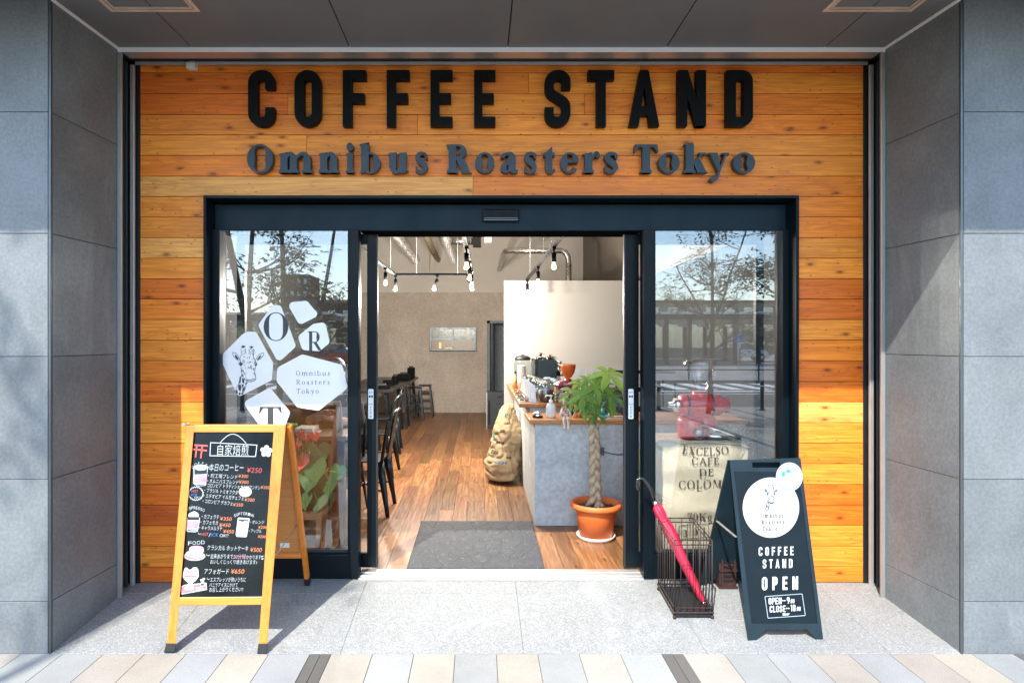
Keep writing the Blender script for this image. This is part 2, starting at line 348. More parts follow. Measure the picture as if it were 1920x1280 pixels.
def serif(ch, B=.24, H=.055, sv=.07):
    """roman letters; B stem, H hairline, sv serif overhang; cap height 1, x-height .71"""
    xh = .71; o = []
    def rc(x0, x1, y0, y1): o.append(('p', [(x0, y0), (x1, y0), (x1, y1), (x0, y1)]))
    def foot(x, y=0, up=1, l=1, r=1, b=None):
        b = B if b is None else b
        o.append(('p', [(x-sv*l, y), (x+b+sv*r, y), (x+b+sv*r, y+up*H*.8), (x+b, y+up*H*1.9), (x, y+up*H*1.9), (x-sv*l, y+up*H*.8)]))
    def flag(x, y): o.append(('p', [(x-sv*1.1, y-.055), (x+.01, y-.10), (x+B*.6, y-.03), (x+B, y+.012), (x+B*.85, y+.012)]))
    def stem(x, y0, y1, b=None): rc(x, x+(B if b is None else b), y0, y1)
    def ring(cx, cy, rx, ry, a0=0, a1=360, k=36, tilt=0, full=True, thin=1):
        L = []; Rr = []
        for i in range(k if full else k+1):
            a = R(a0+(a1-a0)*i/k); t = H*thin+(B*1.04-H*thin)*abs(math.cos(a-R(tilt)))**1.6
            ux, uy = math.cos(a), math.sin(a)
            L.append((cx+rx*ux, cy+ry*uy)); Rr.append((cx+max(.01, rx-t)*ux, cy+(ry-H*thin-(t-H*thin)*.12)*uy))
        o.append(('s', L, Rr, full))
    def st(*pts): o.append(('s', *edges(smooth(pts)), False))
    def tip(x, y, dx, dy, hgt): o.append(('p', [(x, y), (x+dx, y), (x+dx, y+dy)] if True else []))
    W = .5
    if ch == 'O': W = .94; ring(.47, .5, .47, .515)
    elif ch == 'o': W = .7; ring(.35, xh/2, .35, xh/2+.015)
    elif ch in 'mnur':
        if ch == 'u':
            W = .76; x2 = .70-B
            stem(.05, .2, xh); flag(.05, xh); st((.05+B/2, .24, B), (.09+B/2, .09, B*.75), (.30, .035, H*1.8), (.42, .08, H*1.2), (x2+B*.4, .2, H))
            stem(x2, .03, xh); flag(x2, xh); o.append(('p', [(x2, 0), (x2+B*.5, 0), (x2+B+sv, .07), (x2+B, .11), (x2, .16)]))
        else:
            stem(.06, 0, xh-.02); flag(.06, xh); foot(.06)
            if ch == 'r':
                W = .56; st((.06+B*.8, .42, H), (.06+B+.03, .58, H*1.6), (.06+B+.12, .68, H*2), (.50, .66, B*.62), (.53, .55, B*.5))
            else:
                xs = [.06, .70-B] if ch == 'n' else [.06, .65-B*.9, 1.18-B*1.0]; W = xs[-1]+B+.06
                for a, b in zip(xs, xs[1:]):
                    st((a+B*.8, xh-.22, H), (a+B+(b-a-B)*.45, xh-.07, H*1.5), (b+B*.12, xh-.035, B*.5), (b+B*.46, xh-.16, B*.95), (b+B*.5, xh-.34, B))
                    stem(b, 0, xh-.3); foot(b)
    elif ch == 'i':
        W = B+.14; stem(.07, 0, xh-.02); flag(.07, xh); foot(.07); o.append(('p', [(.07+B/2+B*.60*math.cos(R(a)), .92+B*.56*math.sin(R(a))) for a in range(0, 360, 20)]))
    elif ch == 'l': W = B+.14; stem(.07, 0, 1.0); flag(.07, 1.03); foot(.07)
    elif ch == 'b':
        W = .72; stem(.04, .07, 1.02); flag(.04, 1.06); ring(.35, xh/2-.005, .36, xh/2+.015, -125, 118, 30, full=False)
        o.append(('p', [(.0, 0), (.06, 0), (.3, .05), (.04+B, .2), (.04, .14)]))
    elif ch == 's':
        W = .52; st((.45, .50, H), (.44, .62, H*1.4), (.33, .685, H*1.5), (.17, .655, B*.55), (.12, .55, B*.72), (.20, .42, B*.85), (.34, .32, B*.88), (.41, .20, B*.75), (.36, .07, B*.5), (.20, .025, H*1.5), (.10, .08, H*1.4), (.06, .22, H))
        o.append(('p', [(.46, .68), (.40, .68), (.38, .60), (.43, .48), (.465, .48)])); o.append(('p', [(.04, .24), (.08, .24), (.14, .10), (.12, .02), (.04, .02)]))
    elif ch == 'a':
        W = .64; st((.08, .52, B*.55), (.10, .61, B*.5), (.24, .675, H*1.5), (.38, .64, B*.75), (.42, .5, B), (.42, .3, B)); stem(.42-B/2, .1, .36)
        st((.42-B*.3, .44, H*1.1), (.26, .37, H*1.6), (.13, .24, B*.75), (.13, .12, B*.75), (.20, .045, B*.4), (.3, .06, H), (.42-B*.3, .16, H))
        st((.42, .15, B*.9), (.47, .05, B*.5), (.56, .04, H*1.3), (.62, .10, H*.8))
    elif ch == 't':
        W = .50; stem(.10, .16, .72); o.append(('p', [(.10, .70), (.10+B, .70), (.10+B, .94)])); rc(.02, .46, xh-H*1.8, xh)
        st((.10+B/2, .2, B), (.13+B/2, .08, B*.85), (.32, .035, B*.4), (.47, .12, H))
    elif ch == 'e':
        W = .64; ring(.33, xh/2, .33, xh/2+.015, 20, 325, 32, full=False); rc(.12, .62, .36, .36+H*1.1)
        st((.56, .39, B*.6), (.555, .5, B*.7), (.50, .60, B*.5))
    elif ch == 'R':
        W = .86; stem(.06, 0, 1); foot(.06); o.append(('p', [(-.01, 1), (-.01, 1-H*.8), (.06, 1-H*1.9), (.2, 1-H*1.9), (.2, 1)]))
        L = []; 
        ring(.40, .745, .30, .255, -90, 90, 18, full=False); rc(.06+B-.01, .42, 1-H, 1); rc(.06+B-.01, .42, .49, .49+H)
        o.append(('p', [(.32, .5), (.32+B*1.1, .5), (.86-.04, .03), (.88, 0), (.84-B*1.12, 0)]))
    elif ch == 'T':
        W = .86; stem(.43-B/2, 0, 1-H); foot(.43-B/2); rc(.03, .83, 1-H*1.3, 1); o.append(('p', [(.0, .74), (.04, .74), (.16, 1-H*1.3), (.03, 1-H*.5)])); o.append(('p', [(.86, .74), (.82, .74), (.70, 1-H*1.3), (.83, 1-H*.5)]))
    elif ch == 'k':
        W = .78; stem(.06, 0, 1.02); flag(.06, 1.06); foot(.06)
        o.append(('p', [(.06+B-.01, .29), (.06+B-.01, .36), (.56, .67), (.64, .67)])); o.append(('p', [(.30, .40), (.30+B*.85, .50), (.74, .04), (.80, 0), (.78-B*1.25, 0)])); rc(.50, .74, xh-H, xh)
    elif ch == 'K':
        W = .9; stem(.06, 0, 1); foot(.06); foot(.06, 1, -1)
        o.append(('p', [(.06+B-.01, .42), (.06+B-.01, .5), (.68, .97), (.77, .97)])); o.append(('p', [(.33, .52), (.33+B*.9, .66), (.86, .04), (.92, 0), (.9-B*1.25, 0)])); rc(.60, .86, 1-H, 1)
    elif ch == 'y':
        W = .72; o.append(('p', [(.02, .70), (.02+B*1.1, .70), (.44, .16), (.37, .0)])); rc(-.02, .32, xh-H, xh); rc(.50, .74, xh-H, xh)
        o.append(('p', [(.60, .70), (.68, .70), (.37, -.08), (.29, -.08)])); st((.36, .0, H*1.3), (.28, -.17, B*.45), (.16, -.24, B*.6), (.07, -.19, B*.55))
    elif ch == 'g':
        W = .66; ring(.28, .47, .25, .25); st((.42, .62, H), (.52, .70, H*1.5), (.62, .68, B*.4)); st((.18, .26, H), (.12, .14, H*2), (.3, .06, B*.5), (.5, .03, B*.55), (.55, -.1, B*.5), (.35, -.22, H*1.4), (.1, -.18, B*.4), (.08, -.06, H), (.2, .05, H))
    elif ch in 'EÉFLDB':
        W = .66; stem(.06, 0, 1); foot(.06); foot(.06, 1, -1)
        if ch in 'EÉFL':
            if ch != 'L': rc(.06, .58, 1-H*1.2, 1); o.append(('p', [(.62, .74), (.58, .74), (.48, 1-H), (.59, 1)])); rc(.06+B, .46, .5, .5+H); o.append(('p', [(.44, .40), (.48, .40), (.48, .65), (.44, .65), (.38, .52)]))
            if ch != 'F': rc(.06, .60, 0, H*1.2); o.append(('p', [(.66, .28), (.62, .28), (.50, H), (.62, 0)]))
            if ch == 'É': o.append(('p', [(.28, 1.06), (.36, 1.06), (.52, 1.26), (.40, 1.26)]))
        elif ch == 'D': W = .9; ring(.38, .5, .5, .5, -90, 90, 24, full=False); rc(.06+B-.01, .4, 1-H, 1); rc(.06+B-.01, .4, 0, H)
        else:
            W = .78; ring(.38, .75, .30, .25, -90, 90, 18, full=False); ring(.38, .265, .36, .265, -90, 90, 18, full=False)
            for y in (0, .5, 1-H): rc(.06+B-.01, .40, y, y+H)
    elif ch == 'X':
        W = .82; o.append(('p', [(.04, .98), (.06+B*1.15, .98), (.80, .02), (.78-B*1.15, .02)])); o.append(('p', [(.66, .98), (.74, .98), (.14, .02), (.06, .02)]))
        for x in (.0, .52): rc(x, x+.32, 1-H, 1); rc(x, x+.32, 0, H)
    elif ch == 'C': W = .82; ring(.46, .5, .46, .515, 38, 322, 32, full=False); o.append(('p', [(.82, .66), (.79, .66), (.68, .86), (.79, 1), (.82, 1)])); o.append(('p', [(.82, .34), (.79, .34), (.70, .12), (.8, .2)]))
    elif ch == 'S':
        W = .6; st((.53, .70, H), (.50, .90, H*1.4), (.35, .98, H*1.4), (.17, .92, B*.5), (.12, .78, B*.8), (.22, .60, B*.95), (.40, .46, B*.95), (.48, .28, B*.85), (.40, .09, B*.5), (.24, .02, H*1.4), (.1, .08, H*1.3), (.05, .3, H))
    elif ch == 'A': W = .9; o.append(('p', [(.42, 1), (.50, 1), (.88, .03), (.86-B, .03)])); o.append(('p', [(.42, 1), (.46, .86), (.15, .03), (.07, .03)])); rc(.2, .62, .33, .33+H); rc(-.02, .26, 0, H); rc(.56, .96, 0, H)
    elif ch == 'M': W = 1.1; rc(.10, .16, 0, 1); stem(.98-B, 0, 1); o.append(('p', [(.08, 1), (.10+B, 1), (.60, .05), (.53, .05)])); o.append(('p', [(.94, 1), (.86, 1), (.53, .05), (.60, .05)])); foot(.98-B); rc(.0, .26, 0, H); foot(.98-B, 1, -1)
    elif ch == 'I': W = B+.16; stem(.08, 0, 1); foot(.08); foot(.08, 1, -1)
    elif ch == '0': W = .62; ring(.31, .5, .31, .51)
    elif ch == '1': W = .4; stem(.12, 0, 1); foot(.12); o.append(('p', [(.0, .84), (.12, .84), (.12+B, 1), (.12, 1)]))
    elif ch == '7': W = .58; rc(.02, .56, .86, 1); o.append(('p', [(.46, .9), (.56, .9), (.32, 0), (.14, 0)])); o.append(('p', [(.02, .7), (.06, .7), (.1, .9), (.02, .9)]))
    elif ch == '3': W = .56; st((.07, .80, B*.6), (.15, .93, H*1.3), (.32, .95, B*.55), (.42, .76, B), (.3, .57, H*1.2), (.2, .54, H)); st((.2, .54, H), (.36, .5, B*.6), (.45, .28, B), (.3, .05, B*.5), (.14, .06, H*1.3), (.06, .2, B*.6))
    else: W = .35
    return W, o
def put(mb, glyph, fn, d0, d1, i0=0):
    """emit the pieces of a glyph; each a hair deeper than the last so that no two faces coincide"""
    for i, g in enumerate(glyph):
        e = ((i+i0) % 9)*.00012
        if g[0] == 'p': mb.prism(g[1], fn, d0-e, d1)
        else: mb.strip(g[1], g[2], fn, d0-e, d1, g[3])
class Plane:
    """a real flat face; maps photo coordinates of what lies on it to points on it, d metres proud towards the viewer"""
    def __init__(s, p, n): s.p = Vector(p); s.n = Vector(n).normalized(); s.c = Vector((0, -D, CZ)); s.n = s.n if s.n.dot(s.c-s.p) > 0 else -s.n
    def __call__(s, px, py, d=0):
        r = Vector(((px-VX)/F, 1, (VY-py)/F)); q = s.p+s.n*d
        return s.c+r*((q-s.c).dot(s.n)/r.dot(s.n))
_tm = {}
def textmesh(body):
    if body in _tm: return _tm[body]
    cu = bpy.data.curves.new('lettering', 'FONT'); cu.body = body; cu.size = 1; cu.resolution_u = 3; cu.offset = -.006
    o = bpy.data.objects.new('lettering', cu); COL.objects.link(o)
    dg = bpy.context.evaluated_depsgraph_get(); me = bpy.data.meshes.new_from_object(o.evaluated_get(dg))
    V = [tuple(v.co) for v in me.vertices]; Fs = [tuple(p.vertices) for p in me.polygons]
    bpy.data.objects.remove(o); bpy.data.curves.remove(cu); bpy.data.meshes.remove(me)
    _tm[body] = (V, Fs); return V, Fs
def write(mb, plane, body, x0, y0, x1, y1=None, h=10, d=.0016, shear=0):
    """text from photo point (x0, y0) to x1, baseline rising to y1, cap height h"""
    V, Fs = textmesh(body)
    if not V: return
    a = min(v[0] for v in V); b = max(v[0] for v in V); y1 = y0 if y1 is None else y1; k = (x1-x0)/(b-a); hh = h/.72
    mb.mesh([plane(x0+(v[0]-a)*k+v[1]*hh*shear, y0-v[1]*hh+(y1-y0)*(v[0]-a)/(b-a), d) for v in V], Fs)
def line(mb, plane, pts, w, d=.0016, rr=0, closed=False):
    q = fillet(pts, rr, closed) if rr else [(p[0], p[1]) for p in pts]
    L, Rr = edges(q, w, closed); n = len(L)
    for i in range(n if closed else n-1):
        j = (i+1) % n; mb.face([plane(*L[i], d), plane(*L[j], d), plane(*Rr[j], d), plane(*Rr[i], d)])
def area(mb, plane, pts, d=.0014, rr=0):
    mb.face([plane(x, y, d) for x, y in (fillet(pts, rr, True) if rr else pts)])
def disc(cx, cy, rx, ry=None, n=32): return [(cx+rx*math.cos(2*math.pi*i/n), cy+(ry or rx)*math.sin(2*math.pi*i/n)) for i in range(n)]
def serif_line(mb, fn, text, x0, x1, base, cap, B, H, sv=.05, gap=.2, i0=0, d0=.0016):
    """a line of roman text fitted between x0 and x1 (photo units, flat marks)"""
    gl = [(c, *serif(c, B, H, sv)) if c != ' ' else (c, .35, []) for c in text]
    tot = sum(g[1] for g in gl)+gap*(len(gl)-1); k = (x1-x0)/tot; x = 0
    for n, (c, W, o) in enumerate(gl):
        flatput(mb, o, lambda u, v, d, x=x: fn(x0+(x+u)*k, base-v*cap, d), d0, n)
        x += W+gap
def flatput(mb, glyph, fn, d, n=0):
    for i, g in enumerate(glyph):
        dd = d+((i+n) % 9)*.00008
        if g[0] == 'p': mb.face([fn(x, y, dd) for x, y in g[1]])
        else:
            m = len(g[1])
            for j in range(m if g[3] else m-1):
                q = (j+1) % m; mb.face([fn(*g[1][j], dd), fn(*g[1][q], dd), fn(*g[2][q], dd), fn(*g[2][j], dd)])
def din_line(mb, fn, text, x0, x1, base, cap, gap=.2, w=.175, d0=.0016, slope=0):
    gl = [din(c, w) for c in text]; tot = sum(g[0] for g in gl)+gap*(len(gl)-1); k = (x1-x0)/tot; x = 0
    for n, (W, o) in enumerate(gl):
        flatput(mb, o, lambda u, v, d, x=x: fn(x0+(x+u)*k, base-v*cap+slope*(x+u)*k, d), d0, n); x += W+gap
# ------------------------------------------------------------------ shared materials
blackm = pm('frame_black', (.0025, .006, .009), .38, .0, .15, 3, spec=.16)
deepblack = pm('black_recess', (.006, .007, .008), .7)
steel = pm('brushed_steel', (.62, .60, .57), .45, .7, .05, 12)
chrome = pm('chrome', (.75, .75, .74), .12, 1, .03)
white = pm('white_paint', (.78, .78, .76), .5, 0, .04)
cladding = wood('cedar_cladding', 0, .42, .5, coat=.04)
floorwood = wood('floor_boards', 1, .6, .42, gs=.8, coat=.1)
pillar_m = stone('slate_tile', (.165, .182, .19), 0, .18, .42, tiles=True)
granite = stone('flamed_granite', (.245, .258, .256), .24, .10, .8, 2, 90)
soffit_m = pm('soffit_panel', (.125, .133, .134), .55, 0, .08, 1.5)
# ------------------------------------------------------------------ ground
def plate(mb, x0, x1, ys, dz=0):
    for a, b in zip(ys, ys[1:]):
        mb.face([(x0, a, gz(a)+dz), (x1, a, gz(a)+dz), (x1, b, gz(b)+dz), (x0, b, gz(b)+dz)])
m = MB(); ZR = gz(-11.4)
m.face([(-900, -900, ZR-.16), (900, -900, ZR-.16), (900, 60, ZR-.16), (-900, 60, ZR-.16)])
g = m.build('ground', stone('earth', (.16, .15, .13), 0, .2, .9), None, local=True); tag(g, kind='structure')
# entrance slabs: granite, separate stones with fine joints
m = MB(); rnd = random.Random(3)
xs = [-3.3, -2.475, -1.575, -.68, .22, 1.12, 2.02, 2.7, 3.3]
for a, b in zip(xs, xs[1:]):
    for y0, y1 in ((-.688, -.135), (-.131, .12)):
        q = .0006; m.tone = (1, 1, 1, 0)
        m.hexa([(a+q, y0, gz(y0)-.03), (b-q, y0, gz(y0)-.03), (b-q, y1, gz(y1)-.03), (a+q, y1, gz(y1)-.03)],
               [(a+q, y0, gz(y0)), (b-q, y0, gz(y0)), (b-q, y1, gz(y1)), (a+q, y1, gz(y1))])
tag(m.build('path', granite, None, bevel=.0015, seg=1, local=True), kind='structure')
m = MB(); m.hexa([(-3.3, -.7, -.2), (3.3, -.7, -.2), (3.3, .12, -.2), (-3.3, .12, -.2)], [(-3.3, -.7, gz(-.688)-.008), (3.3, -.7, gz(-.688)-.008), (3.3, .12, gz(.0)-.008), (-3.3, .12, -.008)])
tag(m.build('path_joint', stone('mortar', (.2, .2, .19)), None, local=True), kind='structure')
# paving: long strips 0.2 wide, beige and blue-grey, with pairs of narrow dark strips
BE = (.37, .34, .295); GR = (.315, .33, .33); DK = (.12, .115, .105)
m = MB(); rnd = random.Random(11); x = .997-12*1.722
def strip_row(x0, w_, base):
    y = -.692-rnd.choice((0, .3)); first = True
    y0 = -.692
    L = rnd.uniform(.25, .6)
    while y0 > -11.2:
        y1 = max(y0-L, -11.2); L = .6
        k = rnd.uniform(.92, 1.07); m.tone = (base[0]*k, base[1]*k*rnd.uniform(.985, 1.01), base[2]*k*rnd.uniform(.97, 1.02), 1)
        q = .0018
        m.hexa([(x0+q, y1+q, gz(y1)-.05), (x0+w_-q, y1+q, gz(y1)-.05), (x0+w_-q, y0-q, gz(y0)-.05), (x0+q, y0-q, gz(y0)-.05)],
               [(x0+q, y1+q, gz(y1)), (x0+w_-q, y1+q, gz(y1)), (x0+w_-q, y0-q, gz(y0)), (x0+q, y0-q, gz(y0))])
        y0 = y1
seqs = {0: [BE, GR, BE, GR, BE, GR, BE, GR], -1: [BE, GR, GR, BE, BE, GR, BE, GR], 1: [BE, GR, GR, BE, GR, BE, BE, GR]}
for k in range(-7, 8):
    bx = -.723+k*1.722; sq = seqs.get(k) or [rnd.choice((BE, GR)) for _ in range(8)]
    strip_row(bx-.104, .052, DK); strip_row(bx-.052, .052, DK)
    for i in range(8): strip_row(bx+i*.2022, .2022, sq[i])
tag(m.build('pavement', attrmat('paver', .85, .22, 190, .35), None, local=True), kind='structure')
m = MB(); m.hexa([(-14, -11.2, ZR-.3), (14, -11.2, ZR-.3), (14, -.69, ZR-.3), (-14, -.69, ZR-.3)], [(-14, -11.2, gz(-11.2)-.006), (14, -11.2, gz(-11.2)-.006), (14, -.69, gz(-.69)-.006), (-14, -.69, gz(-.69)-.006)])
tag(m.build('pavement_bed', stone('sand_joint', (.17, .15, .12)), None, local=True), kind='structure')
m = MB()
for k in range(-20, 20): m.box(k*.6+.003, k*.6+.597, -11.35, -11.2, ZR-.3, ZR+.005)
tag(m.build('kerb', stone('kerb_stone', (.36, .36, .35)), None, bevel=.01, local=True), kind='structure')
m = MB(); m.box(-60, 60, -22, -11.35, ZR-.3, ZR-.13)
tag(m.build('road', stone('asphalt', (.045, .047, .05), .15, .2, .9, 1, 120), None, local=True), kind='structure')
m = MB()
for k in range(9): m.box(3.2+k*1.0, 3.7+k*1.0, -21.6, -18.4, ZR-.14, ZR-.126)
for k in range(8): m.box(-13+k*1.0, -12.5+k*1.0, -21.6, -18.4, ZR-.14, ZR-.126)
m.box(-60, 60, -12.0, -11.85, ZR-.14, ZR-.126); m.box(-60, 60, -16.7, -16.55, ZR-.14, ZR-.126); m.box(3, 60, -17.9, -17.5, ZR-.14, ZR-.126)
tag(m.build('road_markings', pm('road_paint', (.7, .7, .68), .7, 0, .15, 4), None, local=True), kind='structure')
m = MB(); m.box(-60, 60, -70, -22, ZR-.3, ZR-.02)
tag(m.build('plaza', stone('plaza_paving', (.27, .26, .25), .2, .2, .9, 1), None, local=True), kind='structure')
# ------------------------------------------------------------------ tiled pillars
def pillar(xc, xi, xo, label):
    """front face at Y -.688 from xc outwards to xo, return face from xc back to xi at Y -.18"""
    zs = [-.15, .173, .772, 1.374, 1.977, 2.573, 3.124]; s = 1 if xo > xc else -1; m = MB(); q = .0016
    yf, yb = -.688, -.178; rows = zip(zs, zs[1:])
    t = thing('stone_pillar', label, 'pillar', (xc, yf, gz(yf)))
    fx = [xc+s*.012]
    while abs(fx[-1]-xo) > .01: fx.append(fx[-1]+s*min(.9, abs(xo-fx[-1])))
    rt = random.Random(int(xc*100))
    for a, b in rows:
        for u, v in zip(fx, fx[1:]):
            k = rt.uniform(.9, 1.08); m.tone = (k, k, k*rt.uniform(.98, 1.02), 1); x0, x1 = sorted((u, v)); e = rt.uniform(0, .001); m.box(x0+q, x1-q, yf-e, yf+.03, a+q, b-q)
        k = rt.uniform(.88, 1.06); m.tone = (k, k, k*rt.uniform(.97, 1.0), 1); A = (xc, yf+.014); B = (xi, yb); i = s*.03
        m.hexa([(A[0], A[1], a+q), (B[0], B[1], a+q), (B[0]+i, B[1], a+q), (A[0]+i, A[1]+.02, a+q)], [(A[0], A[1], b-q), (B[0], B[1], b-q), (B[0]+i, B[1], b-q), (A[0]+i, A[1]+.02, b-q)])
    m.build('tile_facing', pillar_m, t, bevel=.0012, seg=1)
    c = MB(); x0, x1 = sorted((xc+s*.005, xo)); c.hexa([(xc+s*.005, yf+.006, -.3), (xo, yf+.006, -.3), (xo, .9, -.3), (xi+s*.08, .9, -.3)] if s > 0 else [(xo, yf+.006, -.3), (xc-.005, yf+.006, -.3), (xi-.08, .9, -.3), (xo, .9, -.3)],
           [(xc+s*.005, yf+.006, 3.124), (xo, yf+.006, 3.124), (xo, .9, 3.124), (xi+s*.08, .9, 3.124)] if s > 0 else [(xo, yf+.006, 3.124), (xc-.005, yf+.006, 3.124), (xi-.08, .9, 3.124), (xo, .9, 3.124)])
    c.build('core', pm('tile_grout', (.17, .18, .185), .85), t)
    e = MB(); e.bar((xc+s*.004, yf+.004, -.15), (xc+s*.004, yf+.004, 3.124), .013, .013); e.build('corner_trim', pm('corner_metal', (.10, .115, .125), .35, .6), t, bevel=.004)
    return t
pillar(-2.102, -2.074, -4.8, 'grey slate tiled pillar left of the shopfront, shaded on its inner side')
pillar(2.366, 2.331, 5.2, 'grey slate tiled pillar right of the shopfront with sunlit inner side')
# ------------------------------------------------------------------ soffit over the entrance, upper storey
t = thing('soffit', 'dark grey panelled soffit above the entrance', 'ceiling', (.13, -.9, 3.129))
sx = [-4.8, -3.462, -2.555, -1.648, -.74, .165, 1.073, 1.979, 2.886, 3.79, 5.2]; m = MB()
hx = [(-1.869, -1.416), (1.744, 2.197)]
for a, b in zip(sx, sx[1:]):
    m.box(a+.0035, b-.0035, -1.633, -.186, 3.129, 3.15)
m.build('soffit_panel', soffit_m, t)
m = MB(); m.box(-4.8, 5.2, -1.63, -.18, 3.151, 3.17); m.build('backing', deepblack, t)
for x0, x1 in hx:
    h = MB(); ya, yb = -1.03, -.579
    for a, b, c, d in ((x0, x1, ya, ya+.02), (x0, x1, yb-.02, yb), (x0, x0+.02, ya+.02, yb-.02), (x1-.02, x1, ya+.02, yb-.02)): h.box(a, b, c, d, 3.121, 3.128)
    o = h.build('access_hatch', pm('bronze_trim', (.62, .48, .38), .4, .3), t)
    h = MB()
    for a, b, c, d in ((x0+.026, x1-.026, ya+.026, ya+.036), (x0+.026, x1-.026, yb-.036, yb-.026), (x0+.026, x0+.036, ya+.036, yb-.036), (x1-.036, x1-.026, ya+.036, yb-.036)): h.box(a, b, c, d, 3.123, 3.128)
    h.box((x0+x1)/2-.012, (x0+x1)/2+.012, yb-.024, yb-.018, 3.117, 3.121)
    h.build('inner_rim', pm('bronze_trim', (.62, .48, .38), .4, .3), o)
for s, xa, xb in ((1, -2.101, -2.073), (-1, 2.365, 2.330)):
    m = MB(); m.hexa([(xa+s*.0, -.688, 3.118), (xa+s*.012, -.688, 3.118), (xb+s*.012, -.181, 3.118), (xb, -.181, 3.118)], [(xa, -.688, 3.1285), (xa+s*.012, -.688, 3.1285), (xb+s*.012, -.181, 3.1285), (xb, -.181, 3.1285)])
    m.build('edge_trim', white, t)
t = thing('upper_storey', 'plain grey wall of the storey above the soffit', 'building', (0, -1.633, 3.3))
m = MB(); m.tone = (.9, .9, .9, 1); m.box(-4.8, 5.2, -1.633, .075, 3.172, 7.5); m.box(-4.8, 5.2, .076, 9.5, 3.9, 7.5); m.box(-4.8, -2.75, .9, 9.5, -.3, 3.89); m.box(3.45, 5.2, .9, 9.5, -.3, 3.89); m.build('wall', pillar_m, t)
# ------------------------------------------------------------------ steel shutter housing and side guides
t = thing('shutter_housing', 'brushed steel roller shutter slot along the top of the wooden wall', 'shutter', (.13, -.1, 3.1))
m = MB(); m.box(-2.07, 2.328, -.186, -.180, 3.104, 3.134); m.build('front_lip', pm('lip_glint_white', (.88, .87, .85), .4, 0, .02), t)  # white colour stands in for the bright street mirrored in the steel lip
m = MB(); m.box(-2.048, 2.305, -.1795, -.10, 3.105, 3.109); m.build('underside', pm('satin_steel', (.60, .55, .49), .4, .8, .05), t)
m = MB(); m.box(-2.07, 2.328, -.0995, -.034, 3.12, 3.128); m.build('slot', deepblack, t)
m = MB(); m.box(-2.055, 2.325, -.033, -.026, 3.099, 3.117); m.build('back_lip', steel, t)
def guide(s, x1a, x1b, x2a, x2b, label):
    t = thing('shutter_guide', label, 'shutter rail', ((x1a+x2a)/2, -.09, -.02))
    m = MB(); a, b = sorted((x1a, x1b)); m.box(a, b, -.184, -.168, gz(-.18)-.01, 3.103)
    m.build('front_flange', pm('bright_steel', (.40, .385, .36), .42, .6, .05), t, bevel=.002)
    m = MB(); a, b = sorted((x2a, x2b)); m.box(a, b, -.036, -.02, -.01, 3.098); m.build('rear_flange', steel, t, bevel=.002)
    m = MB(); o = x1a-s*.07
    a, b = sorted((o, x1a-s*.055)); m.box(a, b, -.168, .02, -.05, 3.119)
    a, b = sorted((o, x2b+s*.02)); m.box(a, b, -.004, .02, -.05, 3.119); m.build('channel', pm('channel_black', (.008, .012, .015), .4), t)
    m = MB(); a, b = sorted((x2a-s*.022, x2a-s*.010)); m.box(a, b, -.06, -.04, -.01, 3.11); m.build('brush_seal', pm('seal', (.02, .035, .045), .5), t)
guide(1, -2.073, -2.049, -2.084, -2.060, 'steel shutter guide rail with black slot, at the left end of the wooden wall')
guide(-1, 2.330, 2.306, 2.358, 2.335, 'steel shutter guide rail with black slot, at the right end of the wooden wall')
# ------------------------------------------------------------------ wooden wall of horizontal boards
VL, L_, M_, DD, VD = (.90, .42, .095), (.89, .305, .030), (.86, .245, .017), (.76, .175, .010), (.62, .120, .007)
BT = (.80, .25, .024)
def zpx(py): return CZ+(VY-py)/311
def xpx(px): return (px-VX)/311
rows = [122, 136.5, 176, 215, 253, 291.5, 330.5, 368.5, 407, 445.5, 484, 522.5, 560.5, 599, 637.5, 676, 715, 753.5, 792, 830.5, 869, 908, 946.5, 985, 1023.5, 1062, 1091]
top = [[(1201, M_), (1700, DD)], [(560, DD), (991, BT), (1700, L_)], [(540, DD), (1096, L_), (1700, M_)], [(783, BT), (1303, L_), (1700, M_)],
       [(575, L_), (1700, L_)], [(1200, M_), (1700, L_)], [(887, VL), (1700, M_)]]
left = [L_, L_, VL, L_, DD, M_, L_, L_, M_, DD, L_, L_, M_, M_, DD, VD, M_, L_, DD]
right = [M_, M_, L_, L_, DD, DD, L_, M_, DD, DD, VL, L_, M_, L_, DD, DD, L_, L_, M_]
m = MB(); rnd = random.Random(5)
def board(x0, x1, z0, z1, tone):
    k = rnd.uniform(.93, 1.07); m.tone = (*[c*k for c in tone], rnd.random()); e = rnd.uniform(0, .0012)
    m.box(x0+.0006, x1-.0006, -e, .02, z0+.0014, z1-.0014)
for i, (a, b) in enumerate(zip(rows, rows[1:])):
    z1, z0 = zpx(a), zpx(b)
    if i < 7:
        x = -2.068
        for px, tone in top[i]:
            e = min(xpx(px), 2.338); board(x, e, z0, z1, tone); x = e
        if i == 6: pass
    else:
        board(-2.068, -1.640, z0, z1, left[i-7]); board(1.905, 2.338, z0, z1, right[i-7])
t = thing('wooden_wall', 'orange cedar board wall around the black entrance', 'wall', (.13, 0, 0))
m.build('cladding', cladding, t, bevel=.0018, seg=1)
m = MB()
m.box(-2.12, -1.64, .021, .08, -.05, 3.12); m.box(1.905, 2.39, .021, .08, -.05, 3.12); m.box(-1.64, 1.905, .021, .08, zpx(366), 3.12)
m.build('backing', pm('joint_backing', (.10, .035, .008), .8), t)  # dark brown backing that shows in the joints between the boards
m = MB(); m.box(X_(352, -.02), X_(369, -.02), -.045, -.002, Z_(131, -.02), Z_(120, -.02)); m.box(X_(356, -.02), X_(365, -.02), -.03, -.002, Z_(120, -.02), Z_(114, -.02))
one(m, 'junction_box', pm('aged_white', (.62, .60, .52), .5), 'tiny cream junction box at the top left of the wooden wall', 'sensor', bevel=.004)
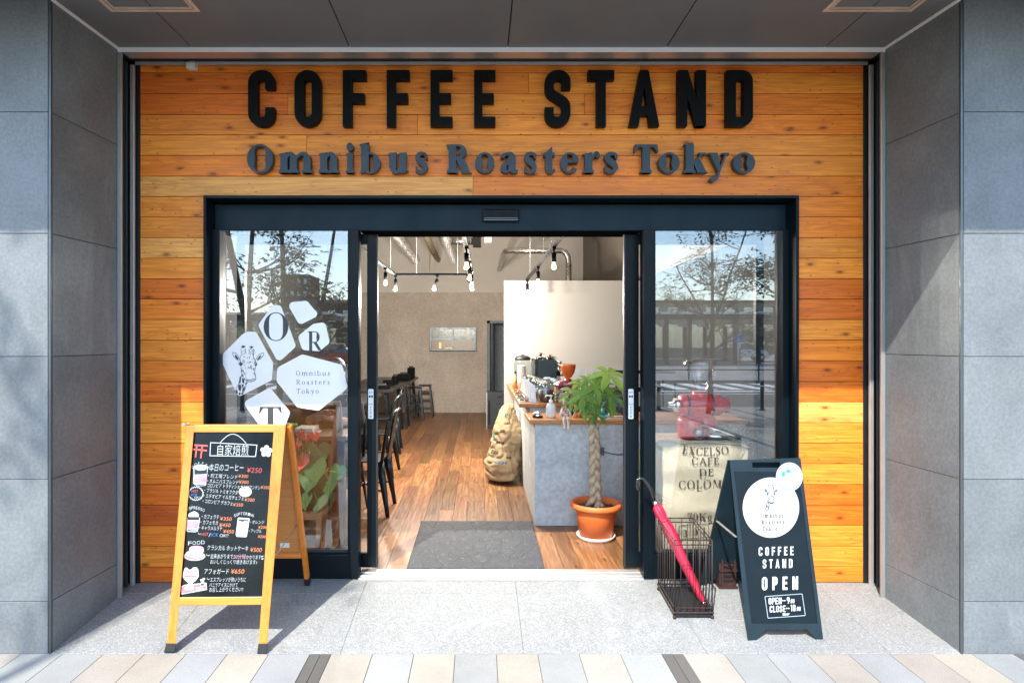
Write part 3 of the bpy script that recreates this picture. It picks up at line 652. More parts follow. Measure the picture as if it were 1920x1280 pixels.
# ------------------------------------------------------------------ raised lettering
letterm = pm('sign_black', (.002, .003, .0035), .5, spec=.12)
greym = pm('sign_grey', (.028, .046, .062), .4, 0, .1, spec=.3)
t = thing('capital_sign', 'large black raised capitals reading COFFEE STAND across the wooden wall', 'sign', (.13, -.01, 2.75))
spans = [('C', 465, 517), ('O', 552, 604.5), ('F', 642.5, 689), ('F', 725, 770.5), ('E', 807, 851.5), ('E', 889, 932), ('S', 1021.5, 1073), ('T', 1103, 1155), ('A', 1180, 1239.5), ('N', 1271.5, 1327), ('D', 1363, 1415)]
for c, a, b in spans:
    W, gl = din(c, .168); sy = S(-.055); k = (b-a-3)/sy/W; x0 = X_(a, -.055); zb, zt = Z_(236.5, -.055), Z_(131.5, -.055); m = MB()
    put(m, gl, lambda x, y, d: (x0+x*k, -.055+d, zb+y*(zt-zb)), 0, .043); m.build('letter', letterm, t)
    m = MB()
    for fx in (.2, .8): m.tube([(x0+W*k*fx, -.012, zb+(zt-zb)*.93 if c not in 'A' else zb+.02), (x0+W*k*fx, .0, zb+(zt-zb)*.93 if c not in 'A' else zb+.02)], .004, 6)
t = thing('serif_sign', 'smaller dark grey raised roman letters reading Omnibus Roasters Tokyo below the capitals', 'sign', (.13, -.01, 2.4))
spans = [('O', 463, 513.5), ('m', 522.5, 587), ('n', 597, 637), ('i', 648, 666), ('b', 675, 715.5), ('u', 727, 767), ('s', 777.5, 804.5), ('R', 838, 885.5), ('o', 891, 929), ('a', 938, 973.5), ('s', 982, 1009), ('t', 1018, 1044), ('e', 1051, 1086.5), ('r', 1093.5, 1125), ('s', 1132.5, 1161.5), ('T', 1189.5, 1236.5), ('o', 1235.5, 1276.5), ('k', 1283, 1328.5), ('y', 1330, 1368), ('o', 1375, 1418)]
for c, a, b in spans:
    W, gl = serif(c, .265, .07, .065); sy = S(-.055); k = (b-a-2)/sy/W; x0 = X_(a, -.055); zb, zt = Z_(324, -.055), Z_(271, -.055); m = MB()
    put(m, gl, lambda x, y, d: (x0+x*k, -.055+d, zb+y*(zt-zb)), 0, .042); m.build('letter', greym, t)
# ------------------------------------------------------------------ entrance frame
t = thing('entrance_frame', 'black metal frame and lintel around the glass entrance', 'door frame', (.13, .05, 0))
fl, fr, ft = -1.649, 1.914, 2.320
m = MB(); w_ = .017
m.box(fl, fl+w_, -.03, .2, 0, ft-w_); m.box(fr-w_, fr, -.03, .2, 0, ft-w_); m.box(fl, fr, -.03, .2, ft-w_, ft)
m.build('outer_frame', blackm, t, bevel=.002)
m = MB(); m.box(fl+w_, fr-w_, .09, .30, 2.131, 2.293); m.build('header_panel', pm('header_blue_black', (.005, .017, .026), .5, 0, .08, 2, spec=.18), t, bevel=.004)
m = MB(); m.box(-.733, 1.003, .112, .30, 2.1262, 2.1306); m.build('header_glare_sheet', pm('matte_black', (.004, .005, .006), 1, spec=0), t)  # added matte sheet that keeps grazing glare off the header's underside
m = MB(); m.box(fl+w_, fr-w_, .14, .3, 2.296, ft-w_-.002); m.build('header_gap', deepblack, t)
m = MB(); x0, x1 = X_(905, .07), X_(973, .07); m.box(x0, x1, .055, .0895, Z_(415, .07), Z_(393, .07))
o = m.build('door_sensor', pm('sensor_black', (.003, .004, .005), .45, spec=.15), t, bevel=.006)
m = MB(); m.box(x0+.01, x1-.01, .051, .0545, Z_(410.5, .07), Z_(409, .07)); m.box(x0+.006, x1-.006, .05, .0545, Z_(414.5, .07), Z_(412, .07)); m.build('sensor_window', pm('sensor_lens', (.02, .025, .03), .1), o)
for a, b in ((-.790, -.735), (1.0045, 1.063)): m = MB(); m.box(a, b, .04, .128, 0, 2.1305); m.build('mullion', blackm, t, bevel=.002)
m = MB(); m.box(-.735, 1.0045, .035, .062, -.012, .006); m.box(-.735, 1.0045, .066, .172, -.012, .012); m.box(-.735, 1.0045, .11, .114, .0121, .016)
m.build('threshold', steel, t, bevel=.002)
for a, b in ((fl+w_, -.79), (1.063, fr-w_)): m = MB(); m.box(a, b, .16, .31, -.03, 0.01); m.build('track', blackm, t)
# fixed windows
PG = Plane((0, .099, 0), (0, -1, 0))
winglass = glass('shop_glass', .105)
leafglass = glass('door_glass', .02)
def window(x0, x1, a, b, label):
    t = thing('shop_window', label, 'window', ((a+b)/2, .1, 0))
    m = MB(); m.box(x0, a, .05, .14, .143, 2.1305); m.box(b, x1, .05, .14, .143, 2.1305) if x1-b > .01 else None
    m.box(x0, x1, .045, .14, .0, .143); m.build('window_frame', blackm, t, bevel=.002)
    m = MB(); m.box(a, b, .088, .097, .147, .165); m.box(a, b, .097-.004, .0985, .14, .147); m.build('glazing_bead', pm('bead', (.03, .04, .045), .4), t)
    m = MB(); m.box(a, b, .10, .106, .13, 2.1305); g = m.build('pane', winglass, t)
    return t
wl = window(fl+w_, -.7905, -1.585, -.8025, 'left shop window with white pebble-shaped stickers on its glass')
wr = window(1.0635, fr-w_, 1.080, 1.856, 'right shop window, glass reflecting a street tree and the road')
# sliding leaves, parked open behind the windows
def leaf(x0, x1, edge, label):
    t = thing('sliding_door', label, 'sliding door', ((x0+x1)/2, .2, 0))
    m = MB(); a, b = (x1-.065, x1) if edge > 0 else (x0, x0+.092)
    m.box(a, b, .175, .215, .02, 2.125); c, d = (x0, x0+.05) if edge > 0 else (x1-.05, x1); m.box(c, d, .175, .215, .02, 2.125)
    p, q = (d, a) if edge > 0 else (b, c)
    m.box(p, q, .178, .212, .02, .11); m.box(p, q, .178, .212, 2.06, 2.125); m.build('door_frame', blackm, t, bevel=.003)
    s_ = MB(); s_.box(b-.006 if edge > 0 else a-.004, b+.004 if edge > 0 else a+.006, .165, .174, .03, 2.11); s_.build('edge_seal', pm('rubber', (.012, .012, .013), .6), t)
    g = MB(); g.box(p, q, .190, .196, .11, 2.06); g.build('pane', leafglass, t)
    k = MB(); kx = x1-.082 if edge > 0 else x0+.11; k.lathe([(0, -.012), (.008, -.010), (.011, -.003), (.011, 0)], (kx, .177, .065), 12, Matrix.Rotation(R(90), 3, 'X')); k.build('stop_bumper', chrome, t)
    lab = MB(); PL = Plane((0, .1745, 0), (0, -1, 0)); cx = 695.3 if edge > 0 else 1183
    area(lab, PL, [(cx-5, 729), (cx+5, 729), (cx+5, 785), (cx-5, 785)], .001, 2); lb = lab.build('door_label', pm('label_white', (.82, .84, .85), .4, 0, .02), t)
    lt = MB()
    write(lt, PL, 'AUTO', cx-4, 737, cx+4, None, 3.6, .0016)
    area(lt, PL, [(cx-3.8, 741), (cx-.6, 741), (cx-.6, 745), (cx-3.8, 745)], .0016); area(lt, PL, [(cx+.6, 741), (cx+3.8, 741), (cx+3.8, 745), (cx+.6, 745)], .0016)
    write(lt, PL, 'PUSH', cx-4, 759, cx+4, None, 3.4, .0016); area(lt, PL, disc(cx, 762.5, 1), .0016)
    for i in range(6): area(lt, PL, [(cx-.6, 765+i*2), (cx+.6, 765+i*2), (cx+.6, 766.2+i*2), (cx-.6, 766.2+i*2)], .0016)
    area(lt, PL, [(cx-1.8, 780), (cx+1.8, 780), (cx+1.8, 781.6), (cx-1.8, 781.6)], .0016)
    lt.build('lettering', pm('ink', (.02, .02, .025), .6), lb)
    return t
leaf(-1.53, -.642, 1, 'open sliding glass door parked behind the left shop window, white label on its stile')
leaf(.918, 1.80, -1, 'open sliding glass door parked behind the right shop window, white label on its stile')
# stickers on the left window
stick = pm('sticker_white', (.80, .81, .80), .45, 0, .02); ink = pm('sticker_grey', (.045, .05, .055), .6)
def tr(pts): return [(400+x/5.335, 560+y/5.335) for x, y in pts]
def sticker(pts, r): 
    m = MB(); area(m, PG, tr(pts), .0008, r); return m.build('sticker', stick, wl)
GIR_EARS = [[(192, 535), (215, 540), (245, 570), (262, 610), (240, 614), (215, 585)], [(505, 540), (480, 545), (450, 575), (430, 612), (452, 610), (485, 580)]]
def clip(poly, lim): return poly
def giraffe(mb, fn, d=.0016, seed=4, lw=1.0):
    """head of a giraffe drawn in ink; crop coordinates 190-510 x 465-960"""
    r = random.Random(seed)
    def a(p): mb.face([fn(x, y, d+r.random()*.0003) for x, y in p])
    def st(*p, closed=False):
        L, Rr = edges([(q[0], q[1], q[2]*lw) for q in smooth(p, 4)])
        dd = d+r.random()*.0003
        for i in range(len(L)-1): mb.face([fn(*L[i], dd), fn(*L[i+1], dd), fn(*Rr[i+1], dd), fn(*Rr[i], dd)])
    st((192, 535, 4), (225, 545, 5), (250, 575, 5), (265, 615, 6)); st((192, 535, 4), (200, 570, 5), (225, 600, 6), (255, 620, 6))
    st((505, 540, 4), (470, 550, 5), (440, 580, 5), (425, 610, 6)); st((505, 540, 4), (497, 570, 5), (470, 600, 6), (435, 618, 6))
    a([(212, 560), (228, 562), (250, 590), (252, 608), (236, 604), (218, 585)]); a([(480, 565), (465, 568), (440, 598), (436, 610), (455, 604), (476, 582)])
    for cx, cy in ((296, 482), (376, 487)):
        for k in range(16): 
            an = r.uniform(0, 6.28); q = r.uniform(4, 20); x, y = cx+q*math.cos(an)*1.1, cy+q*math.sin(an)*.7
            a([(x-6, y-3), (x+5, y-5), (x+7, y+3), (x-3, y+6)])
    st((276, 495, 4), (280, 530, 4), (276, 570, 4), (268, 600, 5), (275, 650, 6)); st((318, 495, 4), (322, 530, 5), (330, 550, 3)); st((354, 498, 4), (360, 530, 5), (352, 556, 3)); st((404, 500, 5), (408, 535, 6), (400, 575, 6), (418, 612, 6), (428, 650, 6))
    a([(250, 648), (275, 640), (292, 650), (286, 668), (266, 670)]); a([(412, 655), (432, 648), (440, 660), (430, 672), (414, 668)])
    st((250, 640, 5), (275, 634, 8), (294, 648, 5)); st((408, 648, 5), (425, 640, 8), (442, 650, 4))
    st((276, 660, 6), (280, 720, 5), (290, 770, 5), (312, 800, 7), (345, 824, 8), (385, 826, 8), (420, 808, 8), (424, 780, 5), (414, 730, 5), (420, 690, 5), (428, 660, 5))
    st((330, 730, 4), (318, 765, 3), (330, 800, 3)); st((330, 806, 7), (370, 812, 8), (412, 796, 7)); st((395, 745, 5), (412, 750, 6), (416, 775, 4)); st((340, 700, 4), (365, 690, 4), (395, 705, 4))
    for k in range(64):
        x, y = r.uniform(284, 416), r.uniform(575, 760)
        if y > 700 and 325 < x < 400: continue
        if abs(x-350) > 74-(y-575)*.03: continue
        s_ = r.uniform(3, 7.5)*(1+(lw-1)*.4); t_ = r.uniform(.9, 2.6); a([(x-s_*.5, y-s_*t_*.6), (x+s_*.5, y-s_*t_*.3), (x+s_*.4, y+s_*t_*.6), (x-s_*.4, y+s_*t_*.4)])
    for k in range(16):
        x, y = r.uniform(286, 316), r.uniform(505, 570); s_ = r.uniform(2, 5); a([(x-s_, y-s_), (x+s_, y-s_*.5), (x+s_*.3, y+s_)]); x += 82; a([(x-s_, y-s_*2), (x+s_, y-s_*.5), (x+s_*.3, y+s_*2)])
    for p in ([(262, 780), (278, 775), (274, 840), (258, 846)], [(286, 790), (312, 806), (308, 850), (288, 836)], [(248, 865), (268, 850), (282, 880), (270, 930), (250, 905)], [(280, 850), (306, 858), (300, 880), (288, 886)],
              [(292, 892), (318, 872), (312, 912), (286, 945)], [(222, 915), (240, 905), (246, 950), (228, 945)], [(254, 935), (276, 940), (268, 962), (252, 960)], [(330, 830), (345, 834), (322, 862), (316, 850)], [(276, 945), (300, 938), (296, 955), (280, 960)]): a(p)
    st((286, 770, 5), (268, 790, 5), (252, 850, 4), (222, 905, 5)); st((338, 830, 6), (326, 866, 5), (318, 900, 4), (300, 945, 5))
    for k in range(26):
        x, y = r.uniform(278, 300), r.uniform(690, 790); s_ = r.uniform(2, 4); a([(x-s_, y-s_*2), (x+s_, y-s_), (x+s_*.6, y+s_*2), (x-s_*.6, y+s_)])
s = sticker([(62, 585), (285, 360), (335, 328), (428, 332), (598, 640), (585, 815), (250, 982)], 7)
m = MB(); giraffe(m, lambda x, y, d: PG(400+x/5.335, 560+y/5.335, d)); m.build('giraffe_drawing', ink, s)
s = sticker([(446, 265), (590, 68), (672, 62), (828, 475), (650, 640)], 8)
m = MB(); W, gl = serif('O', .20, .03); flatput(m, gl, lambda x, y, d: PG(*tr([(503+x*263, 418-y*278)])[0], d), .0016); m.build('letter', ink, s)
sticker([(732, 38), (935, 20), (1040, 145), (1028, 180), (862, 264)], 8)
s = sticker([(845, 375), (1000, 250), (1118, 232), (1164, 440), (1062, 524), (890, 512)], 8)
m = MB(); W, gl = serif('R', .19, .04); gl = [g for g in gl]
def rfn(x, y, d):
    px, py = tr([(948+x*165, 550-y*225)])[0]; lim = 560+(521 if x < .55 else 517)/5.335
    return PG(px, min(py, lim), d)
flatput(m, gl, rfn, .0016); m.build('letter', ink, s)
s = sticker([(640, 688), (888, 555), (1290, 660), (1345, 893), (1055, 1118), (838, 1085), (632, 825)], 9)
m = MB()
for tx, a, b, y in (('Omnibus', 827, 1166, 769), ('Roasters', 833, 1163, 858), ('Tokyo', 833, 1053, 948)):
    serif_line(m, lambda x, y_, d: PG(400+x/5.335, 560+y_/5.335, d), tx, a, b, y, 50, .13, .045, .05, .42)
m.build('lettering', ink, s)
s = sticker([(296, 1035), (565, 885), (770, 1132), (690, 1340), (500, 1325)], 8)
m = MB(); W, gl = serif('T', .22, .045); flatput(m, gl, lambda x, y, d: PG(*tr([(456+x*268, 1330-y*250)])[0], d), .0016); m.build('letter', ink, s)
# ------------------------------------------------------------------ room behind the entrance
plaster = pm('white_plaster', (.76, .72, .65), .85, 0, .04, 1.5, .15, 60)
YB = 8.67; SB = S(YB)                                        # back wall
def S_(o): return tag(o, kind='structure')
m = MB(); rnd = random.Random(21); x = -2.6
while x < 3.3:
    wd = rnd.choice((.115, .115, .15)); y = .172-rnd.uniform(0, 1.2)
    while y < 9.0:
        ln = rnd.uniform(.9, 1.9); y0, y1 = max(y, .172), min(y+ln, 9.0)
        if y1 > y0:
            k = rnd.choice((.55, .72, .85, .95, 1.05, 1.15)); c = (.30*k, .150*k*rnd.uniform(.93, 1.06), .062*k); m.tone = (*c, rnd.random())
            m.box(x+.0008, x+wd-.0008, y0+.0008, y1-.0008, -.03, -.001+rnd.uniform(0, .0006))
        y += ln
    x += wd
S_(m.build('floor', floorwood, None, bevel=.0012, seg=1, local=True))
m = MB(); m.box(-2.7, 3.4, .172, 9.05, -.2, -.008); S_(m.build('subfloor', deepblack, None, local=True))
m = MB(); m.box(-2.7, 3.4, .31, 9.0, 3.7, 3.85); S_(m.build('ceiling', plaster, None, local=True))
m = MB(); m.box(-2.7, 3.4, .081, .305, 2.33, 3.7); S_(m.build('front_lintel_wall', MATS['frame_black'], None, local=True))
m = MB(); m.box(-2.7, -1.66, .081, .2, -.1, 2.33); m.box(1.93, 3.4, .081, .2, -.1, 2.33); S_(m.build('front_wall', MATS['frame_black'], None, local=True))
m = MB(); m.box(-2.6, -2.45, .2, YB, 0, 3.7); S_(m.build('left_wall', pm('dim_room_wall', (.035, .036, .038), .8, 0, .1, 2), None, local=True))  # dark colour put in for the dim room behind the window reflections
m = MB(); m.box(2.1, 2.25, .2, YB, 2.25, 3.7); S_(m.build('upper_right_wall', pm('shaded_plaster_wall', (.20, .17, .145), .8, 0, .06, 2), None, local=True))  # beige plaster with its shade put into the colour
m = MB(); m.box(2.1, 2.25, .2, YB, 0, 2.249); S_(m.build('right_wall', pm('dim_room_wall', (.035, .036, .038), .8, 0, .1, 2), None, local=True))  # room's dimness put into the wall colour, as on the left
zc = Z_(548, YB); dx0, dx1, dz = X_(913, YB), .62, Z_(601, YB)
m = MB(); m.box(-2.6, dx0, YB, YB+.15, zc, 3.7); m.box(dx0, 3.3, YB, YB+.15, zc, 3.7); S_(m.build('upper_back_wall', plaster, None, local=True))
brown = stone('clay_plaster', (.68, .60, .52), 0, .14, .9, 1.2, 45)
m = MB(); m.box(-2.6, dx0, YB-.015, YB+.14, 0, zc-.001); m.box(dx0, 3.3, YB-.015, YB+.14, dz, zc-.001); m.box(dx1, 3.3, YB-.015, YB+.14, 0, dz); S_(m.build('back_wall', brown, None, local=True))
m = MB(); m.box(dx0-.1, 1.4, YB+1.1, YB+1.2, 0, 2.4); m.box(dx0-.2, dx0-.1, YB+.15, YB+1.2, 0, 2.4); m.box(-.1, 1.4, YB+.15, YB+1.2, 2.4, 2.45); m.box(-.2, 1.4, YB+.15, YB+1.2, -.1, -.001)
S_(m.build('corridor_wall', pm('corridor_grey', (.30, .32, .33), .8), None, local=True))
t = thing('back_doorway', 'grey doorway in the far wall behind the counter, with a dark door standing ajar', 'doorway', (.3, YB, 0))
m = MB(); m.box(dx0, dx0+.06, YB-.03, YB+.1, 0, dz); m.box(dx0, dx1, YB-.03, YB+.1, dz-.05, dz); m.build('door_frame', pm('frame_grey', (.20, .24, .27), .5), t)
m = MB(); m.bar((dx0+.10, YB+.12, 1.0), (dx0+.16, YB+.75, 1.0), .035, 2.0); o = m.build('door', pm('door_black', (.012, .015, .017), .45), t)
# partition of the roasting room
YP = 4.07; SP = S(YP); pz = Z_(526, YP); px0 = X_(945, YP)
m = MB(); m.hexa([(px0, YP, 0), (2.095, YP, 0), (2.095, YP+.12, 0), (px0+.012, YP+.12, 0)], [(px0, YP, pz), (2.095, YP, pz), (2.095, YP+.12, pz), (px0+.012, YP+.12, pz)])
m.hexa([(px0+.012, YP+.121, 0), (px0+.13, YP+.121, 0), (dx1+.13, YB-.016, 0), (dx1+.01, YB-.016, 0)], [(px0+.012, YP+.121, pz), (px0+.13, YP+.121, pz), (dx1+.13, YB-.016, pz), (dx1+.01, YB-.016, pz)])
t = thing('partition_wall', 'low white partition wall with paper and socket behind the counter', 'wall', (1.5, YP, 0))
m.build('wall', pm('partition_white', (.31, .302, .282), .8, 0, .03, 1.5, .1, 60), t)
m = MB(); m.box(X_(1060, YP), 2.09, YP-.012, YP-.001, .0, Z_(690, YP)); m.build('grey_panel', pm('panel_grey', (.30, .31, .32), .6), t)  # plain grey panel over the lower right of the partition
m = MB(); m.box(X_(959, YP), X_(967, YP), YP-.008, YP-.001, Z_(672, YP), Z_(660, YP)); o = m.build('socket_plate', white, t, bevel=.002)
for yy in (664, 669): m = MB(); m.box(X_(961.5, YP), X_(964.5, YP), YP-.010, YP-.0085, Z_(yy+1.5, YP), Z_(yy-1.2, YP)); m.build('socket_hole', deepblack, o)
t = thing('notice_sheet', 'white printed sheet pinned to the white partition wall', 'poster', (X_(995, YP), YP, Z_(642, YP)))
PP = Plane((0, YP-.003, 0), (0, -1, 0)); m = MB(); m.box(X_(982, YP), X_(1008, YP), YP-.004, YP-.001, Z_(643, YP), Z_(608, YP)); m.build('paper', pm('paper_white', (.80, .80, .78), .6, 0, .02), t)
m = MB(); rnd = random.Random(2)
for i in range(46):
    x = rnd.uniform(984.5, 1004); y = rnd.uniform(620, 640)
    if y-620 < (1004-x)*-.4+6: continue
    area(m, PP, [(x, y), (x+rnd.uniform(.8, 2), y+.3), (x+rnd.uniform(.6, 2), y+rnd.uniform(.6, 1.5)), (x-.2, y+1)], .0015+i*.00002)
for yy in (613, 616): line(m, PP, [(988, yy), (1002, yy)], .7, .0015)
m.build('print', pm('faint_ink', (.5, .5, .49), .7), t)
# ------------------------------------------------------------------ ducts, pipes, lights overhead
galv = pm('galvanised_duct', (.55, .54, .51), .3, .9, .1, 14)
def spiral(mb, pts, r, step=.045):
    mb.tube(pts, r, 16)
    for a, b in zip(pts, pts[1:]):
        a, b = Vector(a), Vector(b); n = int((b-a).length/step)
        for i in range(1, n): p = a.lerp(b, i/n); q = (b-a).normalized(); mb.tube([p-q*.004, p+q*.004], r+.004, 16, cap=True)
zt = Z_(488, YB)
def duct(px, r, label, y0=.9, mat=galv):
    x = X_(px, YB); m = MB(); spiral(m, [(x, y0, zt), (x, YB, zt)], r); return x, one(m, 'ceiling_duct', mat, label, 'duct')
dxa, _ = duct(779, .085, 'larger ribbed metal duct along the ceiling, left of the wrapped pipe')
x = X_(850, YB); t = thing('ceiling_duct', 'ribbed metal duct along the ceiling with a short side branch', 'duct', (x, 5, zt)); m = MB(); spiral(m, [(x, .9, zt), (x, YB, zt)], .075); m.build('pipe', galv, t)
m = MB(); m.tube([(x+.05, 6.3, zt), (x+.42, 6.3, zt)], .06, 14); m.tube([(x+.14, 6.3, zt), (x+.16, 6.3, zt)], .066, 14); m.build('branch', galv, t)
m = MB(); m.box(x+.42, x+.55, 6.22, 6.38, zt-.09, zt+.09); m.build('vent_box', deepblack, t)
x = X_(822, YB); m = MB(); m.tube([(x-.02, 1.2, zt+.02), (x-.03, 3, zt+.01), (x+.02, 5, zt-.01), (x-.01, 7, zt), (x, YB, zt)], [.05, .055, .05, .056, .05], 12)
m.tube([(x-.08, 7.6, zt), (x-.09, 7.6, zt-.3), (x-.07, 7.62, zt-.42)], .008, 6); one(m, 'wrapped_pipe', pm('pipe_wrap', (.52, .42, .28), .8, 0, .2, 8), 'beige wrapped pipe on the ceiling between the two ribbed ducts', 'pipe')
m = MB(); yq = 6.1; sq = S(yq); zq = Z_(470, yq)
pts = fillet([(X_(943, yq), YB), (X_(943, yq), yq)], 0)
pl = [(X_(946, yq), YB, zq-.0), (X_(946, yq), yq+.35, zq), (X_(948, yq), yq+.1, zq), (X_(955, yq), yq, zq), (X_(1052, yq), yq, zq), (X_(1060, yq), yq, zq-.03), (X_(1065, yq), yq, zq-.10), (X_(1066, yq), yq, zq-.2), (X_(1066, yq), yq, pz-.3)]
spiral(m, pl[3:5], .045, .2); m.tube(pl, .045, 14); spiral(m, pl[-2:], .046, .03); one(m, 'ceiling_duct', galv, 'thin metal duct with elbows running across above the white partition', 'duct')
bulbm = pm('lit_bulb', (1, .8, .5), .2, emit=((1, .72, .42), 1.5)); blackl = pm('track_black', (.005, .005, .006), .6, spec=.08)
capm = pm('bulb_silver', (.8, .75, .66), .15, .9)
def spot(x, y, z, label, power=26, lean=0):
    t = thing('track_spotlight', label, 'lamp', (x, y, z), 'spotlights on the ceiling tracks')
    m = MB(); m.tube([(x, y, z), (x, y, z-.045)], .008, 8); m.tube([(x, y, z-.045), (x+lean*.3, y, z-.12)], .019, 12); m.box(x-.015, x+.015, y-.03, y+.03, z-.02, z-.001); m.build('lamp_holder', blackl, t)
    m = MB(); m.lathe([(.011, 0), (.013, -.014), (.020, -.034), (.021, -.043), (.013, -.054), (.0, -.057)], (x+lean*.35, y, z-.12), 14); m.build('bulb', bulbm, t)
    l = bpy.data.lights.new('bulb_light', 'POINT'); l.energy = power; l.color = (1, .91, .80); l.shadow_soft_size = .04; lo = bpy.data.objects.new('bulb_light', l); COL.objects.link(lo); lo.parent = t; lo.location = (lean*.5, 0, -.26)
    return t
ZT = 2.2
def rail(mb, a, b): mb.bar(a, b, .034, .022)
t = thing('lighting_track', 'black L-shaped lighting track hung from wires on the left, over the tables', 'light track', (-.5, 3.23, ZT))
yt = 3.23; xa, xb = X_(740, yt), X_(885, yt); m = MB(); rail(m, (xa, .5, ZT), (xa, yt, ZT)); rail(m, (xa, yt+.012, ZT), (xb, yt+.012, ZT)); rail(m, (xb, yt, ZT), (xb-.03, .6, ZT)); m.build('rail', blackl, t)
m = MB()
for x, y in ((xa, 2.9), (X_(781, yt), yt), (X_(858, yt), yt), (xb, 2.2), (xa, 1.2), (xb-.02, 1.1)): m.tube([(x, y, ZT), (x, y, 3.7)], .0028, 5)
m.build('wire', pm('wire_grey', (.3, .3, .3), .5, .5), t)
for (x, y, lb, ln) in ((xa, 2.55, 'lit bulb spotlight on the left track, nearest the left door stile', 0), (xa+.01, 3.24, 'lit bulb spotlight at the far left corner of the left track', 0), (X_(820, yt), 3.24, 'lit bulb spotlight at the middle of the far bar of the left track', -.1),
                       (X_(877, yt), 3.24, 'lit bulb spotlight at the right end of the far bar, leaning right', .14), (xb, 2.75, 'lit bulb spotlight on the right arm of the left track, just before its far corner', 0), (xb-.01, 2.05, 'lit bulb spotlight on the right arm of the left track, second from the far corner', 0), (xb-.02, 1.15, 'lit bulb spotlight on the right arm of the left track, nearest the entrance', 0)):
    spot(x, y, ZT-.01, lb, (40 if y > 3 else 15) if y > 2 and x < -.2 or y > 3 else 6, ln)
t = thing('lighting_track', 'straight black lighting track hung over the counter', 'light track', (.59, 2.4, ZT)); m = MB(); xr = X_(988, 3.87); rail(m, (xr, .45, ZT), (xr, 3.87, ZT)); m.build('rail', blackl, t)
m = MB()
for y in (3.4, 1.9, 1.3): m.tube([(xr, y, ZT), (xr, y, 3.7)], .0028, 5)
m.build('wire', pm('wire_grey', (.3, .3, .3), .5, .5), t)
for y, lb in ((3.8, 'lit bulb spotlight at the far end of the counter track'), (2.45, 'lit bulb spotlight at the middle of the counter track'), (1.15, 'lit bulb spotlight on the counter track, largest and nearest the door')): spot(xr, y, ZT-.01, lb, .2 if y > 3 else 2)
m = MB(); m.box(X_(908, 5), X_(922, 5), 4.92, 5.08, Z_(455, 5), Z_(446, 5)); m.tube([(X_(915, 5), 5, Z_(447, 5)), (X_(915, 5), 5, 3.7)], .025, 8)
one(m, 'emergency_light', pm('aged_white', (.62, .60, .52), .5), 'small cream emergency light box hanging at the top centre of the room', 'lamp', bevel=.008)
# ------------------------------------------------------------------ far wall fittings
t = thing('wall_cabinet', 'grey glass-fronted wall cabinet with four panes on the clay wall', 'cabinet', (X_(849, YB), YB-.1, Z_(657, YB)))
x0, x1, z0, z1 = X_(806, YB-.18), X_(892, YB-.18), Z_(657, YB-.18), Z_(614, YB-.18); xm, zm = (x0+x1)/2, (z0+z1)/2; m = MB()
for a, b in ((x0, x0+.03), (xm-.015, xm+.015), (x1-.03, x1)): m.box(a, b, YB-.18, YB-.016, z0, z1)
for a, b in ((z0, z0+.03), (zm-.015, zm+.015), (z1-.03, z1)): m.box(x0+.031, xm-.016, YB-.175, YB-.017, a, b); m.box(xm+.016, x1-.031, YB-.175, YB-.017, a, b)
m.build('frame', pm('cabinet_grey', (.16, .20, .22), .4, .5), t)
for a in (x0+.03, xm+.015):
    for b, mt in ((z0+.03, pm('cabinet_lower', (.36, .27, .19), .3)), (zm+.015, pm('cabinet_upper', (.12, .16, .165), .25))):
        m = MB(); m.box(a+.001, a+(x1-x0)/2-.046, YB-.15, YB-.14, b+.001, b+(z1-z0)/2-.046); m.build('pane', mt, t)
m = MB(); a = x0+.18; m.box(a, a+.05, YB-.176, YB-.152, z0+.04, z0+.16); m.box(a+.12, a+.27, YB-.176, YB-.152, z0+.04, z0+.06); m.build('small_trophy', pm('gilt', (.7, .55, .25), .4, .3), t)
# black tower cabinet beside the doorway
t = thing('bin_cabinet', 'dark grey tower cabinet with slots below the back doorway', 'cabinet', (.28, 6.6, 0)); y = 6.45; m = MB(); x0, x1 = X_(913.5, y), X_(947, y); zt_ = Z_(735, y)
m.box(x0, x1, y, y+.3, 0, zt_); m.build('body', pm('bin_grey', (.035, .05, .058), .4), t, bevel=.006)
m = MB(); m.box(x0+.015, x0+.05, y-.004, y-.0005, .06, zt_-.14); m.build('side_slot', deepblack, t)
m = MB(); m.box(x0+.17, x1-.05, y-.004, y-.0005, zt_-.10, zt_-.06); m.box(x0+.15, x1-.08, y-.004, y-.0005, zt_-.2, zt_-.185); m.build('vent', pm('slot_dark', (.01, .012, .014), .5), t)
m = MB(); m.box(x0+.19, x0+.205, y-.015, y-.0005, .12, .3); m.build('handle', chrome, t)
m = MB(); m.box(x0-.012, x0-.001, y-.002, y+.3, 0, zt_); m.build('side_edge', steel, t)
# ------------------------------------------------------------------ counter
conc = stone('counter_concrete', (.52, .56, .565), 0, .16, .6, 3.5, 30); oak = wood('counter_oak', 0, .3, .35, (.47, .20, .055), knots=False, coat=.3)
t = thing('low_counter', 'low concrete counter with oak top facing the entrance, behind the potted plant', 'counter', (1.3, 1.3, 0))
CY = 1.11; sC = S(CY); cx = X_(1003, CY); zl = Z_(787, CY-.04)
m = MB(); m.box(cx, 2.09, CY, 1.56, 0, zl-.035); m.build('body', conc, t, bevel=.004)
m = MB(); m.box(X_(993, CY-.04), 2.095, CY-.04, 1.6, zl-.034, zl); m.build('counter_top', oak, t, bevel=.005)
t = thing('high_counter', 'long concrete service counter with oak top running to the back, full of jars', 'counter', (.9, 2.9, 0)); zh = .905
m = MB(); m.box(.445, .85, 1.66, YP-.02, 0, zh-.035); m.build('body', conc, t, bevel=.004)
m = MB(); m.box(.352, .95, 1.62, YP-.02, zh-.034, zh); m.build('counter_top', wood('counter_walnut', 1, .4, .35, (.36, .15, .045), knots=False, coat=.3), t, bevel=.005)
